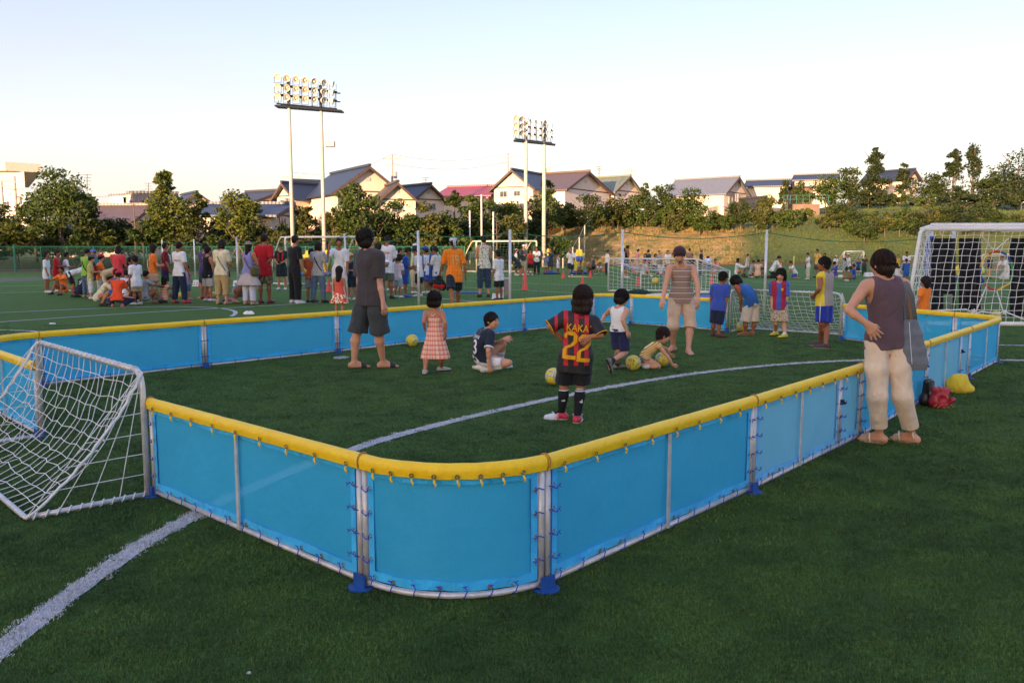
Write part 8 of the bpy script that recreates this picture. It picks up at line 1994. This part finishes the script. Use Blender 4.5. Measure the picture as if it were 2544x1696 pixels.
def net_posts():
    al = mat('white_silver_post', (.70, .70, .70), .3, .3, bump=.05); P = [(486, 701), (592, 722), (860, 752), (1041, 777), (1267, 788), (1544, 788), (1898, 785), (2358, 775)]; nm = ['leftmost white net post', 'second white net post from the left', 'white net post behind the coral top girl', 'silver net post behind the queue of boys', 'silver net post right of the print top woman', 'silver net post before the low training goal', 'silver net post in the far court goal', 'silver net post before the big goal at right']
    Q = [gp(*p) for p in P]; W = np.zeros(3)
    extra = gp(407, 697)
    Q = [extra] + Q; nm = ['white net post behind the man with the towel'] + nm
    for q, n in zip(Q, nm):
        e = empty('net_post', tuple(q), n, 'post', 'upright posts of the surrounding net'); b = MB(); r = .042 if 'before the big goal' in n else .030; b.tube([(0, 0, 0), (0, 0, 1.87)], r, 12); b.build('tube', al, e, smooth=True); b = MB(); b.lathe([(r * 1.05, 1.865), (r * 1.05, 1.885), (r * .6, 1.895)], n=12); b.build('cap', M_WHITE, e)
    nt = NB('green_netting'); xyz = nt.xyz(nt.coord()); u = nt.math('ADD', xyz[0], xyz[1])
    g = nt.math('MAXIMUM', nt.math('GREATER_THAN', nt.math('SINE', nt.math('MULTIPLY', u, 80)), .9975), nt.math('GREATER_THAN', nt.math('SINE', nt.math('MULTIPLY', xyz[2], 80)), .9975))
    tp = nt.new('ShaderNodeBsdfTransparent'); mx = nt.new('ShaderNodeMixShader'); nt.p(Base_Color=(.02, .16, .06, 1), Roughness=.8); nt.l.new(g, mx.inputs[0]); nt.l.new(tp.outputs[0], mx.inputs[1]); nt.l.new(nt.b.outputs[0], mx.inputs[2]); nt.l.new(mx.outputs[0], nt.o.inputs['Surface']); rope = mat('green_rope', (.03, .20, .06), .7, bump=0)
    e = empty('safety_net', tuple(Q[0]), 'green netting hung between the upright posts around the pitch', 'net')
    for a, c in zip(Q, Q[1:]):
        n = 14; pts = [a + (c - a) * t + np.array([0, 0, 1.84 - .26 * min(1, np.linalg.norm(c - a) / 6) * 4 * t * (1 - t)]) - Q[0] for t in np.linspace(0, 1, n)]; b = MB(); b.tube(pts, .009, 4); b.build('top_rope', rope, e)
        V = []; F = []
        for p in pts: V += [p, p * [1, 1, 0] + np.array([0, 0, .02])]
        for k in range(n - 1): F.append((2 * k, 2 * k + 2, 2 * k + 3, 2 * k + 1))
        mesh_obj('netting', V, F, nt.m, e)
def chain_fence():
    gm = mat('green_fence_paint', (.02, .19, .13), .5, bump=0); nt = NB('chain_link'); xyz = nt.xyz(nt.coord()); a, c = nt.math('ADD', xyz[0], xyz[2]), nt.math('SUBTRACT', xyz[0], xyz[2])
    g = nt.math('MAXIMUM', nt.math('GREATER_THAN', nt.math('SINE', nt.math('MULTIPLY', a, 110)), .955), nt.math('GREATER_THAN', nt.math('SINE', nt.math('MULTIPLY', c, 110)), .955)); tp = nt.new('ShaderNodeBsdfTransparent'); mx = nt.new('ShaderNodeMixShader'); nt.p(Base_Color=(.02, .15, .09, 1), Roughness=.6); nt.l.new(g, mx.inputs[0]); nt.l.new(tp.outputs[0], mx.inputs[1]); nt.l.new(nt.b.outputs[0], mx.inputs[2]); nt.l.new(mx.outputs[0], nt.o.inputs['Surface'])
    Y = 53.4; us = [-60, -10] + list(np.arange(43, 1215, 65.4)); X = [(u - 1272) / F_PX * Y for u in us]; e = empty('chain_link_fence', (X[0], Y, 0), 'green chain link fence along the far left edge of the pitch', 'fence'); h = 1.62
    for i, x in enumerate(X): b = MB(); b.tube([(x - X[0], 0, 0), (x - X[0], 0, h + (.12 if i == 2 else 0))], .07 if i == 2 else .03, 8); b.build('post', gm, e)
    for z in (.12, .92, h): b = MB(); b.tube([(0, 0, z), (X[-1] - X[0], 0, z)], .022, 6); b.build('rail', gm, e)
    for a_, c_ in zip(X, X[1:]): mesh_obj('mesh_panel', [(a_ - X[0], .02, .03), (c_ - X[0], .02, .03), (c_ - X[0], .02, h), (a_ - X[0], .02, h)], [(0, 1, 2, 3)], nt.m, e)
    # side fence climbing the slope
    pm = mat('pale_post', (.62, .55, .42), .6); pts = [(1398, 668, 641, 64), (1422, 664, 614, 66), (1438, 655, 588, 70), (1451, 620, 560, 76), (1475, 572, 538, 84)]; e = None; tops = []
    for i, (u, vb, vt, Yp) in enumerate(pts):
        x = (u - 1272) / F_PX * Yp; z0 = terrain(x, Yp); zt = CAMH + (HZ - vt) * Yp / F_PX
        if e is None: org = np.array([x, Yp, 0]); e = empty('slope_fence', tuple(org), 'fence of pale posts and wire netting climbing beside the golden bank', 'fence')
        b = MB(); q = np.array([x, Yp, 0]) - org; b.tube([q + [0, 0, z0 - .1], q + [0, 0, zt]], .055, 7); b.build('post', pm, e); tops.append((q, z0, zt))
    for (q, z0, zt), (q2, z02, zt2) in zip(tops, tops[1:]): mesh_obj('netting', [q + [0, 0, z0], q2 + [0, 0, z02], q2 + [0, 0, zt2], q + [0, 0, zt]], [(0, 1, 2, 3)], nt.m, e); b = MB(); b.tube([q + [0, 0, zt], q2 + [0, 0, zt2]], .015, 4); b.build('top_wire', pm, e)
    for (u, vt, vb, lab) in ((1168, 525, 650, 'left one of three thin white masts'), (1197, 486, 650, 'tallest and middle one of three thin white masts'), (1226, 528, 650, 'right one of three thin white masts')):
        Yp = 61; x = (u - 1272) / F_PX * Yp; z0 = terrain(x, Yp); zt = CAMH + (HZ - vt) * Yp / F_PX; b = MB(); b.tube([(0, 0, -.1), (0, 0, zt - z0)], .055, 8); o = b.build('mast', M_WHITE, smooth=True); o.location = (x, Yp, z0); tag(o, lab, 'mast', 'thin white masts')
    b = MB(); p = gp(1978, 676); b.tube([(0, 0, 0), (0, 0, .95)], .03, 6); o = b.build('marker_post', mat('lime_post', (.45, .50, .10), .6)); o.location = (p[0], 60, 0); o.location.x = (1969 - 1272) / F_PX * 60; tag(o, 'short yellow green post at the foot of the green bank', 'post')
def floodlights():
    conc = mat('concrete_mast', (.52, .47, .42), .8, var=.12, scale=2); dk = mat('dark_steel', (.05, .06, .07), .5, .4); refl = mat('lamp_reflector', (.80, .74, .62), .25, .6, bump=0); hood = mat('lamp_housing', (.70, .62, .54), .5, .1, bump=0)
    def tower(poles, beams, Y0, Y1, u0, u1, label, aim, box, lr):
        Yc = (Y0 + Y1) / 2; org = np.array([at((poles[0] + poles[1]) / 2, 618, Yc)[0], Yc, 0]); e = empty('floodlight_tower', tuple(org), label, 'floodlight', 'floodlight towers')
        yu = lambda u: Y0 + (Y1 - Y0) * (u - u0) / (u1 - u0); P3 = lambda u, v: at(u, v, yu(u)) - org
        vb = lambda bi, u: beams[bi][0] + (beams[bi][1] - beams[bi][0]) * (u - u0) / (u1 - u0)
        for u in poles:
            Yp = yu(u); x = at(u, 618, Yp)[0]; z0 = terrain(x, Yp); q = np.array([x, Yp, 0]) - org; zt = at(u, vb(2, u) - 8, Yp)[2]; b = MB(); s = Yp / 51; b.tube([q + [0, 0, z0 - .1], q + [0, 0, zt - (zt) * .25], q + [0, 0, zt - 1.3]], [.13 * s, .105 * s, .095 * s], 12); b.build('mast', conc, e, smooth=True); b = MB(); b.tube([q + [0, 0, zt - 1.4], q + [0, 0, zt + .1]], .10 * s, 8); b.build('mast_top', dk, e)
        for bi in range(3):
            b = MB(); a, c = P3(u0, vb(bi, u0)), P3(u1, vb(bi, u1)); b.tube([a, c], .05, 6); b.tube([a + [.1, .5, 0], c + [.1, .5, 0]], .04, 6); b.build('beam', dk, e)
        b = MB(); a, c = P3(u0, vb(0, u0)), P3(u1, vb(0, u1)); b.add([a + [-.1, -.1, -.07], c + [.3, -.1, -.07], c + [.3, .7, -.07], a + [-.1, .7, -.07], a + [-.1, -.1, -.16], c + [.3, -.1, -.16], c + [.3, .7, -.16], a + [-.1, .7, -.16]], [(0, 1, 2, 3), (7, 6, 5, 4), (0, 4, 5, 1), (1, 5, 6, 2), (2, 6, 7, 3), (3, 7, 4, 0)]); b.build('walkway', dk, e)
        for k in range(6): u = u0 + (u1 - u0) * (k + .15) / 5.3; b = MB(); b.tube([P3(u, vb(0, u)), P3(u, vb(2, u))], .022, 5); b.build('upright', dk, e)
        for bi in range(3):
            for k in range(7):
                u = u0 + (u1 - u0) * (k + .25) / 6.6; p = P3(u, vb(bi, u)) + np.array([0, -.2, lr * 1.9]); ang = aim[k]; d = unit(np.array([math.sin(R(ang)), -math.cos(R(ang)), -.28]))
                b = MB(); b.lathe([(.06, -.30), (.09, -.22), (lr * .75, -.10), (lr, .02), (lr, .035), (lr * .95, .035), (lr * .7, -.06), (.05, -.16)], p, 16, axis=tuple(d), cap=False); lamp = b.build('lamp', hood, e, smooth=True)
                b = MB(); b.lathe([(lr * .93, .028), (lr * .68, -.05), (.04, -.12)], p, 16, axis=tuple(d), cap=False); b.build('reflector', refl, lamp, smooth=True); b = MB(); ellmesh(b, p + d * -.03, (.06, .06, .06)); b.build('bulb', mat('lamp_glass', (.85, .75, .6), .1, bump=0), lamp, smooth=True)
                b = MB(); b.tube([p + [-.2, 0, 0], p + [-.2, 0, -lr * 1.6], p + [.2, 0, -lr * 1.6], p + [.2, 0, 0]], .015, 4); b.build('bracket', dk, lamp)
        if box: b = MB(); b.box(at(box[0], box[1], yu(box[0])) - org, (.55, .4, .32)); b.build('control_box', mat('pink_beige_box', (.66, .46, .36), .6), e)
    tower((728, 806), ((258, 271), (234.5, 250), (210, 228.7)), 50, 52, 687, 837, 'larger left floodlight tower with twenty one lamps on two concrete masts', (-8, -6, -2, 12, 35, 55, 92), (820, 358), .21)
    tower((1306, 1351), ((344.8, 355.5), (327.4, 339.7), (309.6, 323.4)), 66, 68.6, 1279, 1371, 'smaller right floodlight tower with twenty one lamps on two concrete masts', (10, 40, 85, 88, 88, 60, 95), (1360, 424), .24)
def mannequins():
    ye = mat('yellow_inflatable', (.72, .60, .05), .45, bump=0); bl = mat('blue_inflatable', (.03, .08, .42), .45, bump=0)
    for (u, vt, vb, Y, ln, lab) in ((762, 622, 672, 46, .1, 'yellow inflatable training figure behind the grey T-shirt woman'), (810, 621, 672, 46, .1, 'yellow inflatable training figure left of the man shading his face'), (1366, 617, 668, 49, -.1, 'yellow inflatable training figure behind the dark T-shirt adult'), (1429, 619, 668, 49, .12, 'left one of the paired yellow inflatable figures right of the coach'), (1444, 619, 668, 49, -.05, 'right one of the paired yellow inflatable figures right of the coach'), (2381, 659, 698, 40, .0, 'yellow and blue inflatable figure seen through the big goal')):
        p = np.array([(u - 1272) / F_PX * Y, Y, 0]); h = CAMH + (HZ - vt) * Y / F_PX; e = empty('training_dummy', tuple(p), lab, 'training dummy', 'inflatable training figures')
        F = Field((-.5, -.35, -.02), (.5, .35, h + .1), .03); F.cone((0, 0, .12), (ln * .5, 0, h * .45), .10, .12, .05); F.cone((ln * .5, 0, h * .45), (ln, 0, h * .74), .15, .20, .06); F.cone((ln - .18, 0, h * .78), (ln + .18, 0, h * .78), .09, .09, .05); F.ell((ln, 0, h * .90), (.11, .10, .15), None, .04); F.build('figure', ye, e, np.zeros(3))
        F = Field((-.5, -.3, 0), (.5, .1, h), .025); F.ell((ln, -.14, h * .64), (.13, .07, h * .15), None, 0); F.build('chest_panel', bl, e, np.zeros(3)); F = Field((-.6, -.6, -.1), (.6, .6, .3), .04); F.ell((0, 0, .08), (.42, .42, .13), None, 0); F.cut_plane((0, 0, 0), (0, 0, -1)); F.build('base', bl, e, np.zeros(3))
def props():
    # pale stand by the print top woman, and the white marker box
    p = gp(1250, 741); e = empty('board_stand', tuple(p), 'narrow grey board on white legs right of the print top woman', 'board'); w = 17 / F_PX * p[1]; H_ = .58; b = MB(); b.box((w * .55, .1, H_ / 2 + .03), (w * .85, .05, H_ * .85), .3); b.build('panel', mat('taupe_board', (.30, .24, .22), .7), e)
    for x in (0, w * 1.1): b = MB(); b.tube([(x, x * .3, 0), (x, x * .3, H_)], .018, 6); b.build('leg', M_WHITE, e)
    b = MB(); b.box((w * .55, .1, H_ + .02), (w * 1.25, .07, .06), .3); b.build('top_rail', mat('pale_grey', (.5, .52, .5), .5), e)
    def box(u, v, wpx, hpx, text, lab):
        p = gp(u, v); s = p[1] / F_PX; w, h = wpx * s, hpx * s; e = empty('marker_box', tuple(p), lab, 'sign', 'white marker boxes'); b = MB(); b.add([(-w / 2, 0, 0), (w / 2, 0, 0), (w / 2 * .85, .10, h), (-w / 2 * .85, .10, h), (-w / 2, .35, 0), (w / 2, .35, 0), (w / 2 * .85, .25, h), (-w / 2 * .85, .25, h)], [(0, 1, 2, 3), (1, 5, 6, 2), (4, 7, 6, 5), (0, 3, 7, 4), (3, 2, 6, 7)]); b.build('box', mat('white_board', (.78, .78, .77), .5, bump=0), e)
        cu = bpy.data.curves.new('letter', 'FONT'); cu.body = text; cu.size = h * .8; cu.align_x = 'CENTER'; t = bpy.data.objects.new('letter', cu); COL.objects.link(t); me = bpy.data.meshes.new_from_object(t); bpy.data.objects.remove(t); me.materials.append(mat('black_print', (.03, .03, .03), .6, bump=0)); o = link(bpy.data.objects.new('letter', me), e); o.rotation_euler = (R(90) - math.atan2(.10, h), 0, 0); o.location = (0, -.006 + .10 * .2, h * .2)
    box(1236, 746, 30, 16, 'A', 'white box lettered A on the turf at the foot of the print top woman'); box(2162, 687, 22, 10, 'T', 'white far marker box left of the head of the woman in mauve'); box(485, 711, 15, 15, '23', 'white number card leaning before the leftmost net post'); box(583, 711, 10, 14, '4', 'white number card left of the hat woman')
    # white cap and scraps left on the turf
    def crumple(c, r, m, lab, cat, seed, name, h=.012, folds=.01):
        F = Field(np.array([-r[0], -r[1], -.01]) - .03, np.array([r[0], r[1], r[2]]) + .05, h); F.ell((0, 0, r[2] * .35), r, None, 0); F.ell((r[0] * .5, -r[1] * .2, r[2] * .3), (r[0] * .6, r[1] * .5, r[2] * .6), None, .02); F.folds(folds, 30, seed); F.cut_plane((0, 0, .0), (0, 0, -1)); o = F.build(name, m, None, np.zeros(3)); o.location = tuple(c); return tag(o, lab, cat)
    crumple(gp(618, 781), (.13, .07, .06), cloth('EDEDED', 'white_cotton2'), 'crumpled white cap lying on the turf left of the dark grey shirt man', 'cap', 1, 'cap')
    crumple(gp(130, 805), (.06, .05, .02), cloth('EDEDED', 'white_cotton2'), 'white paper scrap on the turf beyond the left barrier', 'litter', 2, 'paper_scrap', .008, .004); crumple(gp(618, 1673), (.006, .004, .005), cloth('C0C0B8', 'pale_scrap'), 'tiny pale scrap on the turf at the bottom of the photo', 'litter', 2, 'paper_scrap', .003, .001)
    c = gp(848, 889); b = MB(); b.prism([(math.cos(t) * .105, math.sin(t) * .13, 0) for t in np.linspace(0, 2 * math.pi, 18)[:-1]], (0, 0, .004), (0, 0, .014)); o = b.build('flat_disc', mat('grey_white_disc', (.46, .46, .46), .7)); o.location = tuple(c); tag(o, 'flat pale disc on the turf by the left foot of the dark grey shirt man', 'disc')
    # tarps and bag behind the far corner
    crumple(gp(1586, 736), (.42, .16, .17), cloth('1C3430', 'dark_green_canvas'), 'dark green canvas bag lying outside the far corner of the court', 'bag', 3, 'equipment_bag', .02); crumple(gp(1660, 738), (.85, .18, .09), cloth('D8D8D4', 'white_tarp'), 'white folded tarp behind the laughing man beyond the court', 'tarp', 4, 'tarp', .025); crumple(gp(1752, 742), (.45, .22, .08), cloth('5068C8', 'blue_tarp'), 'blue folded tarp just right of the laughing man', 'tarp', 5, 'tarp', .025); crumple(gp(1545, 733), (.42, .2, .05), cloth('3C5CC0', 'blue_tarp2'), 'blue folded sheet under the left post of the low training goal', 'tarp', 6, 'tarp', .025)
    crumple(gp(1160, 728), (.62, .30, .04), cloth('2E5CA0', 'blue_sheet'), 'blue sheet on the turf between the orange shirt man and the print top woman', 'sheet', 7, 'ground_sheet', .03); crumple(gp(1437, 689), (.5, .2, .05), cloth('C8C090', 'pale_yellow_cloth'), 'heap of pale yellow bibs on the turf beside the coach in white', 'bibs', 8, 'bibs', .03)
    # yellow bag
    p = gp(2383, 974); F = Field((-.24, -.2, -.01), (.26, .2, .32), .008); F.ell((-.03, 0, .10), (.155, .14, .14), None, 0); F.ell((.06, 0, .05), (.14, .12, .07), None, .05); F.cone((-.03, 0, .16), (.07, 0, .21), .08, .035, .05); F.cone((.05, 0, .18), (.09, 0, .12), .04, .03, .03); F.folds(.004, 26, 3); F.cut_plane((0, 0, 0), (0, 0, -1)); o = F.build('drawstring_bag', cloth('E6C83C', 'yellow_cloth'), None, np.zeros(3)); o.location = tuple(p); o.scale = (.75, .75, .78); tag(o, 'plump yellow cloth bag leaning on the right side of the barrier', 'bag')
    # two baseball gloves
    def glove(c, m, lab, rz, sc, seed):
        e = empty('baseball_glove', tuple(c), lab, 'baseball glove', 'baseball gloves by the barrier', rz); F = Field((-.2, -.15, -.02), (.22, .15, .3), .006)
        for k in range(4): a = R(98 - k * 13); F.cone((-.03 + k * .02, 0, .05), (-.03 + k * .02 + math.cos(a) * .13 * sc, .02 * (k - 1), .05 + math.sin(a) * .15 * sc), .034, .028, .022)
        F.cone((.03, -.03, .04), (.13 * sc, -.05, .09), .034, .024, .01); F.ell((0, 0, .06), (.085, .06, .07), None, .03); F.cut_ell((.035, -.065, .09), (.055, .05, .055)); F.cut_plane((0, 0, 0), (0, 0, -1)); F.build('leather', m, e, np.zeros(3)); b = MB()
        for k in range(12): t = k / 11; q = np.array([-.05 + .16 * t, -.055, .02 + .015 * math.sin(k * 2)]); b.tube([q, q + np.array([.008, -.006, .012])], .004, 4)
        tag(b.build('lacing', mat('tan_lace', (.50, .34, .16), .7), e), kind='stuff')
    glove(gp(2302, 1008), mat('black_leather', (.018, .016, .016), .35), 'black baseball glove with tan lacing standing against the barrier', .5, 1.25, 1); glove(gp(2330, 1013), mat('red_leather', (.42, .02, .03), .35), 'red baseball glove in front of the black one by the barrier', -.2, .85, 2)

# ------------------------------------------------------------------ build everything
for step in (ground, field_lines, lambda: turf_blades(None), woods, houses, floodlights, chain_fence, net_posts, goals, court,
             P_dark_man, P_plaid_girl, P_squat_boy, P_kaka, P_white_tank, P_toddler, P_striped_man, P_blue_boy, P_bending_boy, P_redblue_boy, P_grey_yellow, P_woman, P_orange_boy,
             crowd, balls, cones, mannequins, props):
    step()
